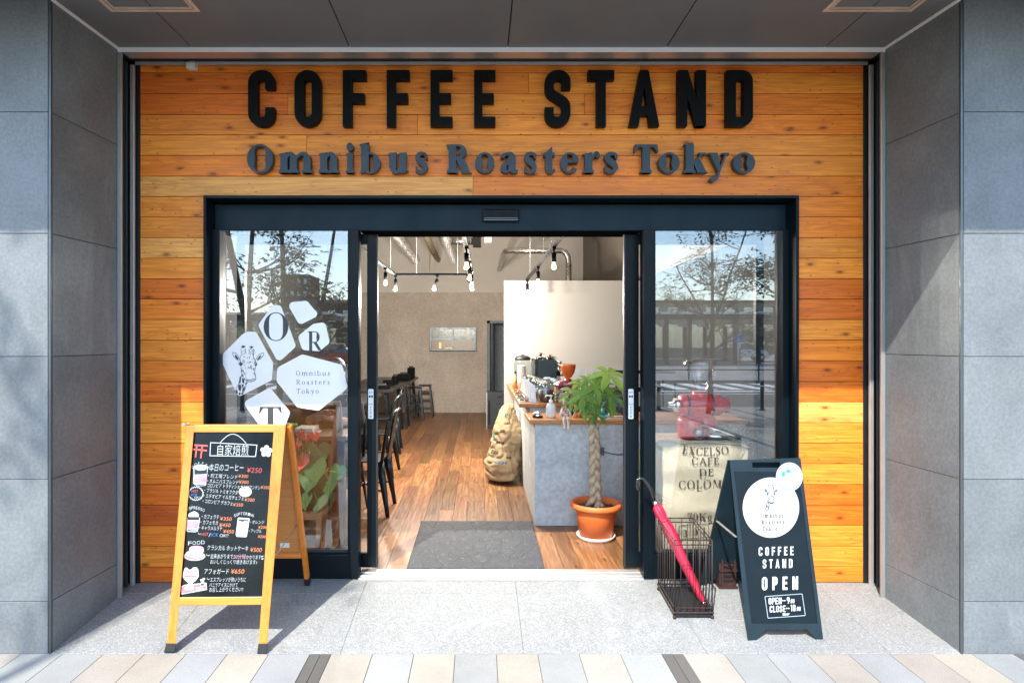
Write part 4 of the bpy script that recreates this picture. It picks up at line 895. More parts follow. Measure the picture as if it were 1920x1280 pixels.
m = MB(); m.box(X_(1003, CY)+.002, X_(1003, CY)+.35, 1.561, 1.658, 0, .38); m.build('link_wall', conc, t)
# ------------------------------------------------------------------ things on the counters
def jar(x, y, z, r, h, nm, label, cat, group, fill=None, fh=.6, lidm=chrome):
    t = thing(nm, label, cat, (x, y, z), group); m = MB(); m.lathe([(0, .002), (r*.92, .002), (r, .02), (r, h*.74), (r*.86, h*.82), (r*.8, h*.84)], (x, y, z), 20); m.build('glass', MATS['jar_glass'], t)
    if fill: m = MB(); m.lathe([(0, .006), (r*.88, .006), (r*.93, .02), (r*.93, h*fh), (0, h*fh+.01)], (x, y, z), 18); m.build('contents', fill, t)
    m = MB(); m.lathe([(r*.84, h*.83), (r*.9, h*.85), (r*.9, h*.9), (r*.6, h*.96), (r*.2, h*.97), (r*.2, h), (0, h+.002)], (x, y, z), 20); m.build('lid', lidm, t); return t
glass('jar_glass', .10, (.8, .86, .86)); glass('clear_plastic', .12, (.9, .9, .9)); glass('lid_glass', .25, (.6, .65, .66))
beans = pm('coffee_beans', (.05, .022, .012), .5, 0, .5, 90, .6, 90)
ords = ['nearest', 'second', 'third', 'fourth', 'fifth', 'farthest']
for i in range(6): jar(.60-i*.012, 1.80+i*.21, zh, .075, .19, 'bean_jar', 'glass coffee bean jar with domed lid, %s of the row on the high counter' % ords[i], 'jar', 'bean jars on the high counter', beans, .55, MATS['lid_glass'])
bagm = pm('bag_silver', (.62, .64, .66), .4, .1, .08)
for i in range(6):
    x, y = .475, 1.75+i*.19; m = MB(); h = .15
    m.hexa([(x-.035, y-.02, zh), (x+.035, y-.02, zh), (x+.035, y+.03, zh), (x-.035, y+.03, zh)], [(x-.022, y, zh+h), (x+.022, y, zh+h), (x+.022, y+.006, zh+h), (x-.022, y+.006, zh+h)])
    t = thing('coffee_bag', 'small silver coffee bag with white label, %s of the row along the bean jars' % ords[i], 'bag', (x, y, zh), 'coffee bags on the high counter'); m.build('pouch', bagm, t, bevel=.006)
    m = MB(); m.face([(x-.018, y-.018, zh+.03), (x+.018, y-.018, zh+.03), (x+.016, y-.0105, zh+.085), (x-.016, y-.0105, zh+.085)]); m.build('label', white, t)
    t = thing('tasting_cup', 'small brown tasting cup of beans, %s of the line beside the coffee bags' % ords[i], 'cup', (.425, y, zh), 'tasting cups on the high counter'); m = MB(); m.lathe([(0, .002), (.018, .002), (.022, .045), (.019, .043), (.016, .03), (0, .03)], (.425, y+.02, zh), 14); m.build('cup', MATS['clear_plastic'], t)
    m = MB(); m.lathe([(0, .006), (.016, .006), (.0165, .028), (0, .03)], (.425, y+.02, zh), 12); m.build('beans', pm('roast_tan', (.30, .15, .07), .6, 0, .3, 60), t)
for i in range(4):
    y = 1.76+i*.34; t = thing('sample_tray', ['white tray of samples at the near edge of the high counter', 'green card tray second along the high counter edge', 'wooden tray third along the high counter edge', 'pink card tray farthest along the high counter edge'][i], 'tray', (.385, y, zh), 'sample trays along the high counter'); m = MB(); m.box(.356, .415, y, y+.16, zh+.001, zh+.010)
    m.build('tray', [white, pm('tray_green', (.3, .5, .4), .6), pm('tray_wood', (.5, .32, .15), .6), pm('tray_pink', (.6, .4, .35), .6)][i], t, bevel=.003)
    m = MB(); m.box(.366, .405, y+.02, y+.06, zh+.011, zh+.022); m.box(.37, .4, y+.08, y+.13, zh+.011, zh+.018); m.build('samples', beans, t)
t = thing('cup_stack', 'tall stack of white paper cups on the far counter end', 'cups', (.5, 2.9, zh)); y = 3.1; x = X_(978, y); m = MB()
for i in range(9): m.lathe([(.040, i*.022), (.047, i*.022+.09), (.049, i*.022+.092), (.046, i*.022+.094)], (x, y, zh), 16)
m.lathe([(.0, 0.001), (.040, 0)], (x, y, zh), 16); m.build('cup', white, t)
y = 3.55; t = jar(X_(980, y), y, zh, .105, .38, 'drink_dispenser', 'large clear glass drinks dispenser with black lid at the far counter end', 'dispenser', None, None, lidm=pm('lid_black', (.015, .015, .016), .4))
for i, (px, h, c) in enumerate(((966, .17, (.55, .32, .14)), (970, .12, (.3, .34, .36)))):
    y = 3.3+i*.12; t = thing('bottle', ['tan bottle with dark cap at the far left of the counter', 'grey bottle beside the tan bottle at the far left of the counter'][i], 'bottle', (X_(px, y), y, zh)); m = MB(); m.lathe([(0, .001), (.03, .001), (.03, h*.7), (.012, h*.85), (.012, h)], (X_(px, y), y, zh), 14); m.build('bottle', pm('bottle%d' % i, c, .3), t); m = MB(); m.lathe([(.014, h), (.014, h+.03), (0, h+.031)], (X_(px, y), y, zh), 12); m.build('cap', deepblack, t)
# espresso machine
y = 2.75; x0, x1 = X_(1004, y), X_(1044, y); z1 = Z_(675, y); t = thing('espresso_machine', 'dark teal espresso machine with cups on top, on the high counter', 'coffee machine', (.75, y, zh))
m = MB(); m.box(x0, x1, y, y+.42, zh+.06, z1); m.build('body', pm('machine_teal', (.010, .030, .036), .35), t, bevel=.008)
m = MB(); m.box(x0-.006, x0+.02, y-.012, y+.43, zh+.05, z1+.012); m.build('side_panel', pm('machine_edge', (.006, .008, .009), .3), t, bevel=.004)
m = MB()
for a in (.03, .13, .21): m.tube([(x0+a, y+.05, z1), (x0+a, y+.05, z1+.03)], .006, 6)
m.tube([(x0+.03, y+.05, z1+.03), (x0+.21, y+.05, z1+.03)], .006, 6); m.build('cup_rail', chrome, t)
for i in range(4): m = MB(); m.tube([(x0+.03+i*.06, y+.1, zh), (x0+.03+i*.06, y+.1, zh+.06)], .012, 8); m.build('foot', chrome, t)
m = MB(); xg = x1
for k in range(3):
    yy = y+.06+k*.12; m.tube([(xg, yy, z1-.05), (xg+.05, yy, z1-.06), (xg+.06, yy, z1-.12)], .016, 10); m.tube([(xg+.055, yy, z1-.12), (xg+.055, yy, z1-.17)], .030, 12); m.tube([(xg+.06, yy, z1-.15), (xg+.15, yy-.02, z1-.16)], .011, 8); m.tube([(xg+.02, yy+.05, z1-.02), (xg+.06, yy+.05, z1-.04)], .022, 10); m.tube([(xg+.03, yy+.05, z1-.06), (xg+.05, yy+.05, z1-.2), (xg+.06, yy+.04, z1-.24)], .006, 6)
m.build('group_head', chrome, t)
cop = pm('copper', (.65, .36, .24), .22, 1, .08)
for i, (px, yy, r, h, mm, lb) in enumerate(((1011, y+.10, .032, .075, cop, 'copper pot standing on the left of the espresso machine'), (1021, y+.14, .026, .05, steel, 'steel pot standing second on the espresso machine'), (1028, y+.12, .03, .055, cop, 'copper mug standing on the middle of the espresso machine'), (1036, y+.16, .028, .04, steel, 'low steel jug at the right end on the espresso machine'))):
    t = thing('pot', lb, 'pot', (X_(px, yy), yy, z1+.001)); m = MB(); m.lathe([(0, .001), (r, .001), (r*1.05, h), (r*.95, h), (r*.9, .01), (0, .012)], (X_(px, yy), yy, z1), 16); m.build('vessel', mm, t); m = MB(); m.tube([(X_(px, yy)+r, yy, z1+h*.8), (X_(px, yy)+r*1.7, yy, z1+h*.7), (X_(px, yy)+r*1.6, yy, z1+h*.3), (X_(px, yy)+r, yy, z1+h*.25)], .004, 6); m.build('handle', mm, t)
m = MB(); yc = 2.62; xs_ = X_(1030, yc); random.seed(3)
for k in range(9): m.ell((xs_+random.uniform(-.07, .07), yc+random.uniform(-.03, .03), zh+.03+random.uniform(.08, .12)), (random.uniform(.03, .05), .03, random.uniform(.015, .03)), 10, 6, Matrix.Rotation(random.uniform(-.5, .5), 3, 'Y'))
m.box(xs_-.09, xs_+.09, yc-.04, yc+.04, zh, zh+.11); one(m, 'cloth', pm('cloth_blue', (.33, .42, .46), .9), 'crumpled pale blue cloth in front of the espresso machine', 'cloth')
# grinder with amber hopper
def grinder(x, y, z, k, nm, label, body, hop, hopname):
    t = thing(nm, label, 'coffee grinder', (x, y, z)); RX = Matrix.Rotation(R(90), 3, 'Y')
    m = MB(); m.lathe([(0, -.15*k), (.055*k, -.148*k), (.066*k, -.135*k), (.066*k, .09*k), (.05*k, .12*k), (.045*k, .15*k)], (x, y, z+.19*k), 22, RX); m.tube([(x-.02*k, y, z+.22*k), (x-.02*k, y, z+.275*k)], .045*k, 18); m.build('motor_housing', body, t)
    for q in (-.11, .04): m = MB(); m.tube([(x+q*k, y, z+.19*k), (x+(q+.012)*k, y, z+.19*k)], .068*k, 22); m.build('band', pm('band_dark', (.02, .02, .02), .4), t)
    m = MB(); m.lathe([(.04*k, .15*k), (.042*k, .18*k), (.02*k, .185*k), (.018*k, .21*k), (0, .212*k)], (x, y, z+.19*k), 18, Matrix.Rotation(R(-90), 3, 'Y')); m.build('front_cap', chrome, t)
    m = MB(); m.lathe([(0, .001), (.085*k, .001), (.088*k, .02*k), (.08*k, .1*k), (.05*k, .14*k), (0, .145*k)], (x-.01*k, y, z), 22, None, 1.15, .9); m.build('base', body, t)
    m = MB(); m.lathe([(.036*k, .26*k), (.04*k, .285*k), (.085*k, .36*k), (.1*k, .43*k), (.1*k, .47*k), (.094*k, .47*k), (.08*k, .37*k), (.036*k, .3*k)], (x-.02*k, y, z), 24); m.build('hopper', hop, t); return t
mar = pm('grinder_maroon', (.22, .008, .035), .25, 0, .08, coat=.5); m_, t_, b_ = nodes('amber_plastic'); b_.inputs['Base Color'].default_value = (.75, .17, .03, 1); b_.inputs['Roughness'].default_value = .12; b_.inputs['Transmission Weight'].default_value = .35; b_.inputs['Emission Strength'].default_value = 0
y = 2.0; grinder(X_(1068, y), y, zh, .70, 'coffee_grinder', 'maroon coffee grinder with amber hopper on the high counter', mar, m_, 'hopper')
# boxes and clutter at the right of the high counter
clut = [('tea_box', 1046, 2.1, .055, .10, .13, (.52, .24, .05), 'orange box behind the bean jars by the espresso machine'), ('card_box', 1052, 1.9, .05, .05, .075, (.02, .02, .022), 'small black and white box beside the grinder'), ('cup_sleeve', 1062, 1.84, .03, .05, .07, (.05, .42, .50), 'turquoise carton next to the black box'),
        ('wooden_block', 1049, 1.75, .06, .06, .045, (.42, .2, .06), 'wooden block holder at the front of the high counter'), ('menu_card', 1055, 1.66, .05, .008, .09, (.35, .35, .33), 'grey printed menu card leaning by the pump bottle')]
for nm, px, y, w2, dp, h, c, lb in clut:
    x = X_(px, y); t = thing(nm, lb, nm.split('_')[-1], (x, y, zh)); m = MB(); m.box(x-w2/2, x+w2/2, y-dp/2, y+dp/2, zh+.001, zh+h); m.build('carton', pm('c_'+nm, c, .55), t, bevel=.004)
    m = MB(); m.box(x-w2*.35, x+w2*.3, y-dp/2-.0015, y-dp/2-.0003, zh+h*.35, zh+h*.75); m.build('printed_panel', white if nm != 'menu_card' else pm('photo_dark', (.08, .07, .06), .5), t)
t = thing('water_glass', 'empty water glass standing right of the nearest bean jar', 'glass', (X_(1042, 1.72), 1.72, zh)); m = MB(); m.lathe([(0, .003), (.026, .003), (.032, .085), (.030, .085), (.024, .008), (0, .008)], (X_(1042, 1.72), 1.72, zh), 18); m.build('glass', MATS['jar_glass'], t)
# low counter
yl = 1.22
def L(px, y=yl): return X_(px, y)
t = thing('service_bell', 'chrome service bell on black base, left end of the low counter', 'bell', (L(1008), yl, zl)); m = MB(); m.lathe([(0, .001), (.040, .001), (.042, .008), (.040, .016)], (L(1008), yl, zl), 20); m.build('base', deepblack, t)
m = MB(); m.lathe([(.035, .017), (.034, .028), (.025, .042), (.008, .048), (.004, .048), (.004, .056), (0, .057)], (L(1008), yl, zl), 20); m.build('dome', chrome, t)
t = thing('pump_bottle', 'clear sanitiser pump bottle with white head beside the bell', 'bottle', (L(1033), yl, zl)); x = L(1033); m = MB(); m.lathe([(0, .001), (.038, .001), (.039, .01), (.039, .085), (.03, .108), (.013, .118), (.012, .126)], (x, yl, zl), 18, None, 1, .7); m.build('bottle', pm('frosted', (.62, .68, .70), .2, 0, .04), t)
m = MB(); m.lathe([(.016, .124), (.016, .140), (.006, .142), (.006, .168), (.013, .169), (.013, .18), (0, .181)], (x, yl, zl), 14); m.tube([(x, yl, zl+.174), (x-.04, yl, zl+.178), (x-.046, yl, zl+.162)], .006, 8); m.build('pump_head', white, t)
m = MB(); m.lathe([(.0392, .02), (.0395, .055)], (x, yl-.0008, zl), 18, None, 1, .7); m.build('label', pm('label_blue_white', (.7, .74, .77), .5), t)
# spotted doll sitting on the edge
t = thing('spotted_doll', 'pink and white spotted rag doll sitting on the low counter edge', 'doll', (L(1061), CY, zl)); x, y = X_(1061, CY-.05), CY-.02
pk = pm('doll_cloth', (.78, .66, .60), .9)
m = MB(); m.ell((x, y, zl+.055), (.028, .022, .048)); m.ell((x, y, zl+.125), (.020, .018, .030)); m.ell((x, y-.016, zl+.115), (.012, .012, .010))
for s in (-1, 1): m.tube([(x+s*.018, y, zl+.085), (x+s*.036, y-.01, zl+.05), (x+s*.042, y-.015, zl+.02)], [.012, .010, .009], 8); m.tube([(x+s*.014, y-.005, zl+.018), (x+s*.015, y-.045, zl+.012), (x+s*.016, y-.055, zl-.05)], [.014, .013, .011], 8); m.ell((x+s*.018, y, zl+.148), (.006, .004, .014)); m.ell((x+s*.016, y-.062, zl-.056), (.011, .015, .010))
m.build('body', pk, t)
m = MB(); random.seed(8)
for i in range(34):
    a, b = random.uniform(-1.2, 1.2), random.uniform(-.9, .9); p = Vector((x+.0285*math.sin(a)*math.cos(b), y-.0225*math.cos(a)*math.cos(b), zl+.055+.0485*math.sin(b))); m.ell(p, (.0048, .003, .0048), 8, 5)
for i in range(10): a, b = random.uniform(-1, 1), random.uniform(-.8, .9); m.ell((x+.0205*math.sin(a)*math.cos(b), y-.0185*math.cos(a)*math.cos(b), zl+.125+.0305*math.sin(b)), (.004, .003, .004), 8, 5)
for s in (-1, 1):
    for k in range(5): m.ell((x+s*.015, y-.058, zl+.008-k*.012), (.0045, .003, .0045), 8, 5)
m.build('spots', pm('doll_red', (.55, .12, .07), .9), t)
# wooden cup-and-ball toy, wooden bear
beech = pm('beech', (.60, .36, .16), .45, 0, .1, 12)
t = thing('cup_and_ball_toy', 'turned pale wood cup and ball toy beside the doll', 'toy', (X_(1079, yl), yl, zl)); x = X_(1079, yl); m = MB(); m.lathe([(0, .001), (.022, .001), (.024, .01), (.013, .03), (.010, .075), (.012, .10), (.010, .125), (.003, .14), (0, .141)], (x, yl, zl), 16); m.build('handle', beech, t)
m = MB(); m.lathe([(.008, -.05), (.026, -.045), (.022, -.03), (.009, -.015), (.009, .015), (.020, .03), (.026, .045), (.008, .05)], (x, yl, zl+.10), 16, Matrix.Rotation(R(90), 3, 'Y')); m.build('cups', beech, t)
t = thing('wooden_bear', 'little brown wooden bear figure right of the cup and ball toy', 'figurine', (X_(1090, yl), yl, zl)); x = X_(1091, yl); m = MB(); m.lathe([(0, .001), (.022, .001), (.024, .02), (.017, .038), (.019, .055), (.012, .07), (0, .074)], (x, yl, zl), 16); m.ell((x-.015, yl, zl+.068), (.007, .006, .008)); m.ell((x+.015, yl, zl+.068), (.007, .006, .008)); m.build('body', pm('dark_beech', (.38, .17, .05), .4), t); m = MB(); m.ell((x, yl-.020, zl+.05), (.006, .005, .005)); m.build('muzzle', beech, t)
t = thing('tape_dispenser', 'bright blue desk stand on the low counter behind the plant', 'stand', (X_(1133, yl), yl, zl)); x = X_(1133, yl); m = MB(); m.box(x-.03, x+.06, yl-.03, yl+.05, zl+.001, zl+.012); m.build('base', pm('cyan_plastic', (.03, .38, .62), .35), t, bevel=.004); m = MB(); m.tube([(x-.01, yl, zl+.012), (x-.01, yl, zl+.075)], .013, 12); m.build('post', pm('cyan_plastic', (.03, .38, .62), .35), t)
t = thing('paper_tray', 'brown card wedge on white papers at the right end of the low counter', 'tray', (X_(1152, yl), yl, zl)); x = X_(1140, yl); m = MB(); m.box(x-.01, x+.13, yl-.06, yl+.06, zl+.001, zl+.006); m.build('papers', white, t)
m = MB(); m.hexa([(x+.005, yl-.03, zl+.016), (x+.125, yl-.03, zl+.016), (x+.125, yl+.03, zl+.016), (x+.005, yl+.03, zl+.016)], [(x+.005, yl-.01, zl+.085), (x+.02, yl-.01, zl+.078), (x+.02, yl+.01, zl+.078), (x+.005, yl+.01, zl+.085)]); m.build('card', pm('card_brown', (.36, .19, .08), .7), t)
m = MB(); m.box(x-.004, x+.006, yl-.05, yl+.05, zl+.007, zl+.014); m.build('clip', pm('pen_blue', (.05, .3, .6), .4), t)
t = thing('card_reader', 'dark payment terminal standing behind the doll', 'card reader', (X_(1070, 1.36), 1.36, zl)); x = X_(1069, 1.36); m = MB(); m.hexa([(x-.06, 1.33, zl+.001), (x+.05, 1.33, zl+.001), (x+.05, 1.42, zl+.001), (x-.06, 1.42, zl+.001)], [(x-.06, 1.39, zl+.09), (x+.05, 1.39, zl+.09), (x+.05, 1.42, zl+.12), (x-.06, 1.42, zl+.12)]); m.build('case', pm('terminal', (.02, .022, .025), .4), t, bevel=.006)
m = MB(); m.face([(x-.05, 1.3345, zl+.02), (x+.04, 1.3345, zl+.02), (x+.04, 1.3785, zl+.08), (x-.05, 1.3785, zl+.08)]); m.build('screen', pm('screen_glass', (.03, .04, .05), .1), t)
t = thing('wire_rack', 'black wire shelf rack at the right behind the low counter', 'rack', (1.5, 2.4, 0)); m = MB(); xx0, xx1 = X_(1156, 2.4), 1.95
for x in (xx0, xx1):
    for y in (2.4, 2.8): m.tube([(x, y, 0), (x, y, Z_(718, 2.4))], .011, 6)
for z in (.3, .75, .95, 1.13): 
    for y in (2.4, 2.5, 2.6, 2.7, 2.8): m.tube([(xx0, y, z), (xx1, y, z)], .007, 6)
    for x in (xx0, xx1): m.tube([(x, 2.4, z), (x, 2.8, z)], .007, 6)
m.build('shelf', blackl, t)
t = thing('till_box', 'black till standing on the low counter behind the plant', 'till', (X_(1150, 1.42), 1.45, zl)); x = X_(1150, 1.42); m = MB(); m.hexa([(x-.13, 1.40, zl+.001), (x+.1, 1.40, zl+.001), (x+.1, 1.55, zl+.001), (x-.13, 1.55, zl+.001)], [(x-.10, 1.46, zl+.20), (x+.08, 1.46, zl+.20), (x+.08, 1.54, zl+.22), (x-.10, 1.54, zl+.22)]); m.build('case', pm('terminal', (.02, .022, .025), .4), t, bevel=.01)
m = MB(); m.face([(x-.09, 1.4145, zl+.06), (x+.07, 1.4145, zl+.06), (x+.055, 1.4515, zl+.18), (x-.075, 1.4515, zl+.18)]); m.build('screen', pm('screen_glass', (.03, .04, .05), .1), t)
# cable with a plug on the counter front
m = MB(); pc = lambda px, py: P(px, py, CY-.012); m.tube([pc(1117, 800), pc(1121, 820), pc(1126, 838), pc(1128, 845)], .0035, 6); m.tube([pc(1131, 846), pc(1145, 850), pc(1160, 852), pc(1175, 850)], .0035, 6)
m.hexa([pc(1125, 853), pc(1133, 853), P(1133, 853, CY-.001), P(1125, 853, CY-.001)], [pc(1125, 838), pc(1133, 838), P(1133, 838, CY-.001), P(1125, 838, CY-.001)]); one(m, 'cable', pm('cable_grey', (.10, .11, .12), .5), 'grey cable with a plug on the front of the low counter', 'cable')
# ------------------------------------------------------------------ floor mat
t = thing('door_mat', 'large dark grey rubber mat on the wooden floor inside the door', 'mat', (-.02, .7, 0)); m_, tt, b = nodes('mat_rubber')
fl_ = N(tt, 'ShaderNodeTexVoronoi'); fl_.inputs['Scale'].default_value = 140; c_ = N(tt, 'ShaderNodeTexCoord'); tt.links.new(c_.outputs['Object'], fl_.inputs['Vector']); se = N(tt, 'ShaderNodeSeparateColor'); tt.links.new(fl_.outputs['Color'], se.inputs[0])
col = mixc(tt, ramp(tt, se.outputs[0], [(.985, 0), (.99, .5)]).outputs[0], ramp(tt, tex(tt, 6, 5).outputs[0], [(.3, (.030, .035, .044)), (.7, (.044, .050, .060))]).outputs[0], (.4, .35, .25)); tt.links.new(col, b.inputs['Base Color']); b.inputs['Roughness'].default_value = .75
hx_ = N(tt, 'ShaderNodeTexVoronoi', feature='DISTANCE_TO_EDGE'); hx_.inputs['Scale'].default_value = 9; tt.links.new(c_.outputs['Object'], hx_.inputs['Vector']); bump(tt, b, ramp(tt, hx_.outputs[0], [(.02, 0), (.06, 1)]).outputs[0], .5, .006)
m = MB(); m.hexa([(-.462, .19, 0), (.42, .19, 0), (.425, 1.21, 0), (-.462, 1.21, 0)], [(-.455, .197, .012), (.413, .197, .012), (.418, 1.203, .012), (-.455, 1.203, .012)]); m.build('rubber_pad', m_, t)
m = MB(); 
for a, b in (((-.467, .187), (.425, .187)), ((-.467, 1.213), (.430, 1.213))): m.bar((a[0], a[1], .003), (b[0], b[1], .003), .012, .006)
m.build('edging', pm('mat_edge', (.02, .022, .025), .7), t)
# ------------------------------------------------------------------ the street behind the viewer (seen mirrored in the shop windows)
bark = stone('bark', (.14, .11, .085), 0, .3, .9, 6, 50)
leafA = leafmat('leaf_olive', (.14, .16, .04), (.24, .17, .05)); leafB = leafmat('leaf_dark', (.030, .060, .022), (.06, .085, .02))
def tree(loc, stems, crowns, label, nleaf, leaf, ls=.085, group='trees along the pavement', seed=1):
    """stems: poly-lines with radii; crowns: leaf spray centres (x, y, z, r, count factor); local coordinates"""
    r = random.Random(seed); t = thing('street_tree', label, 'tree', loc, group); m = MB(); tips = []
    def limb(a, d, ln, rad, lev):
        pts = [a]; p = Vector(a); d = Vector(d).normalized()
        for i in range(4):
            d = (d+Vector((r.uniform(-.22, .22), r.uniform(-.22, .22), r.uniform(-.05, .14)))).normalized(); p = p+d*ln/4; pts.append(p.copy())
        m.tube(pts, [rad*(1-.16*i) for i in range(5)], 6 if lev else 8, cap=False)
        if lev >= 2: tips.append(pts[-1]); tips.append(pts[-2]); return
        for i in range(2, 5):
            for q in range(2 if lev == 0 else 1):
                nd = (d+Vector((r.uniform(-1, 1), r.uniform(-1, 1), r.uniform(-.1, .7)))).normalized(); limb(pts[i], nd, ln*r.uniform(.45, .65), rad*.5, lev+1)
    for pts, rad, br in stems:
        q = [Vector(p) for p in pts]; k = len(q); m.tube(q, [rad*(1-.55*i/(k-1)) for i in range(k)], 10, cap=False)
        for (i, ang, ln, lift) in br: limb(q[i], (math.cos(ang), math.sin(ang), lift), ln, rad*.5*(1-.4*i/k), 0)
    m.build('trunk', bark, t, local=True)
    c = MB(); pts = tips*max(1, 1)
    n = 0
    while n < nleaf and pts:
        b = r.choice(pts)+Vector((r.gauss(0, .17), r.gauss(0, .17), r.gauss(0, .11)))
        ax = Vector((r.uniform(-1, 1), r.uniform(-1, 1), r.uniform(-.7, .25))).normalized(); sd = ax.cross(Vector((0, 0, 1)))
        if sd.length < .1: continue
        sd.normalize(); tone = r.random()
        for k in range(7):                                        # a pinnate spray of leaflets
            o = b+ax*(k//2)*.075*ls/.085; s_ = (1 if k % 2 else -1) if k < 6 else 0
            dr = (sd*s_*.9+ax*(.6 if s_ else 1)+Vector((0, 0, r.uniform(-.35, .1)))).normalized(); w = dr.cross(Vector((r.uniform(-.3, .3), r.uniform(-.3, .3), 1))).normalized()*ls*.24
            c.tone = (1, 1, 1, max(.01, min(1, tone+r.uniform(-.2, .2))))
            c.face([o, o+dr*ls*.5+w, o+dr*ls, o+dr*ls*.5-w]); n += 1
    c.build('crown', leaf, t, local=True)
    return t
def br(n, k, ln, seed):
    r = random.Random(seed); return [(r.randint(max(1, k-4), k), r.uniform(0, 6.28), ln*r.uniform(.7, 1.2), r.uniform(-.05, .5)) for _ in range(n)]
def curve(a, b, bend, n=7, seed=0):
    r = random.Random(seed); a, b = Vector(a), Vector(b)
    return [a.lerp(b, i/(n-1))+Vector((bend[0]*math.sin(math.pi*i/(n-1))+r.uniform(-.03, .03), bend[1]*math.sin(math.pi*i/(n-1)), 0)) for i in range(n)]
g7 = gz(-7)
ty = -7.2; tree((-3.75, ty, g7), [(curve((0, 0, -.1), (-1.15, .2, 7.6), (-.22, 0), seed=1), .075, br(8, 6, 1.0, 1)+br(3, 3, .9, 21)), (curve((.06, .05, -.1), (-.35, -.2, 4.3), (-.25, .1), seed=2), .07, br(6, 6, .8, 2)), (curve((.1, 0, -.1), (.25, .2, 4.4), (.05, 0), seed=3), .065, br(6, 6, .8, 3)), (curve((.15, 0, -.1), (1.1, -.2, 3.9), (.2, 0), seed=4), .055, br(6, 6, .8, 4))],
     None, 'multi-stemmed olive-leaved street tree on the pavement, mirrored in the left window', 4600, leafA, .12, seed=5)
tree((5.15, -9.9, gz(-9.9)), [(curve((0, 0, -.1), (.05, 0, 4.4), (.06, 0), seed=5), .055, br(7, 6, .9, 6)), (curve((0, 0, 1.9), (-.75, .1, 3.3), (.05, 0), 6, seed=6), .03, br(5, 5, .8, 7)), (curve((0, 0, 1.6), (.9, 0, 4.2), (0, 0), 6, seed=7), .035, br(6, 5, .9, 8))],
     None, 'slender single-trunk street tree on the pavement, mirrored in the right window', 2300, leafA, .11, seed=6)
tree((7.45, -9.4, gz(-9.4)), [(curve((0, 0, -.1), (.1, 0, 4.4), (.1, 0), seed=9), .07, br(10, 6, 1.2, 12))], None, 'dense dark-leaved street tree, mirrored at the right edge of the right window', 6500, leafB, .12, seed=8)
tree((-6.6, -9.6, gz(-9.6)), [(curve((0, 0, -.1), (-.2, 0, 4.4), (.1, 0), seed=11), .08, br(9, 6, .9, 13))], None, 'bushy street tree left of the multi-stemmed one, mirrored at the edge of the left window', 3200, leafA, .125, seed=9)
# bollards along the kerb
bol = pm('bollard_brown', (.040, .030, .024), .5, .2)
for i, x in enumerate((4.25, 5.5, 6.7, -3.0, -4.3, -5.6)):
    t = thing('bollard', ['dark bollard on the kerb nearest the middle of the right window', 'dark bollard at the foot of the slender tree', 'dark bollard farthest right on the kerb', 'dark bollard on the kerb nearest the middle of the left window', 'dark bollard behind the multi-stemmed tree', 'dark bollard farthest left on the kerb'][i], 'bollard', (x, -10.6, gz(-10.6)), 'bollards along the kerb'); z = gz(-10.6)
    m = MB(); m.lathe([(.045, 0), (.045, .66), (.03, .70), (0, .705)], (x, -10.6, z), 14); m.build('post', bol, t); m = MB(); m.lathe([(.0465, .56), (.0465, .60)], (x, -10.6, z), 14); m.build('reflective_band', steel, t); m = MB(); m.lathe([(.075, .001), (.075, .02), (.05, .04)], (x, -10.6, z), 14); m.build('base', bol, t)
# canopies beyond the road
cw = pm('canopy_white', (.75, .76, .76), .5); cd = pm('canopy_frame', (.03, .03, .032), .5); gl_far = glass('far_glass', .25, (.35, .42, .45))
def shelter(x0, x1, y, zr, n, label):
    z = ZR-.02; t = thing('bus_shelter', label, 'shelter', ((x0+x1)/2, y, z)); m = MB(); m.box(x0-.6, x1+.6, y-3.5, y+.8, zr, zr+.16); m.build('roof', cw, t, bevel=.03)
    m = MB(); m.box(x0-.4, x1+.4, y-3.2, y+.6, zr-.28, zr-.001); m.build('fascia', cd, t)
    for i in range(n):
        x = x0+(x1-x0)*i/(n-1); m = MB(); m.box(x-.13, x+.13, y-.13, y+.13, z, zr-.281); m.build('column', cd, t, bevel=.01)
    m = MB(); m.box(x0, x1, y-3.0, y-2.95, z+.1, zr-.8); m.build('back_screen', gl_far, t)
    m = MB(); m.box(x0+.5, x1-.5, y-2.6, y-2.1, z+.42, z+.5)
    for q in range(4): m.box(x0+1+q*(x1-x0-2)/3-.05, x0+1+q*(x1-x0-2)/3+.05, y-2.4, y-2.3, z, z+.42)
    m.build('bench', pm('bench_wood', (.25, .16, .09), .6), t)
    m = MB(); m.box(x0+(x1-x0)*.28, x0+(x1-x0)*.4, y-2.9, y-2.85, z+.9, z+2.0); m.build('timetable_board', pm('poster_pale', (.6, .55, .52), .5), t); return t
shelter(8.5, 20.0, -40, 3.3, 8, 'long white-roofed bus shelter with dark columns across the road, right')
shelter(-18.5, -10.0, -36, 3.1, 5, 'white-roofed bus shelter with dark columns across the road, left')
def block(x0, x1, y0, y1, h, nm, label, col, nx, nz, roofc=(.2, .2, .2)):
    z = ZR-.2; t = thing(nm, label, 'building', ((x0+x1)/2, y1, z)); m = MB(); m.box(x0, x1, y0, y1, z, z+h); m.build('wall', stone('w_'+nm+str(int(x0)), col, 0, .12, .85), t)
    m = MB(); m.box(x0-.15, x1+.15, y0-.15, y1+.15, z+h+.001, z+h+.35); m.build('roof_parapet', pm('r_'+nm+str(int(x0)), roofc, .7), t)
    for i in range(nx):
        for k in range(nz):
            w = (x1-x0)/nx; hh = h/nz; a = x0+w*(i+.2); m = MB(); m.box(a, a+w*.6, y1+.001, y1+.06, z+hh*(k+.3), z+hh*(k+.78)); f = m.build('window', cd, t); m = MB(); m.box(a+.08, a+w*.6-.08, y1+.061, y1+.08, z+hh*(k+.3)+.08, z+hh*(k+.78)-.08); m.build('pane', gl_far, f)
    return t
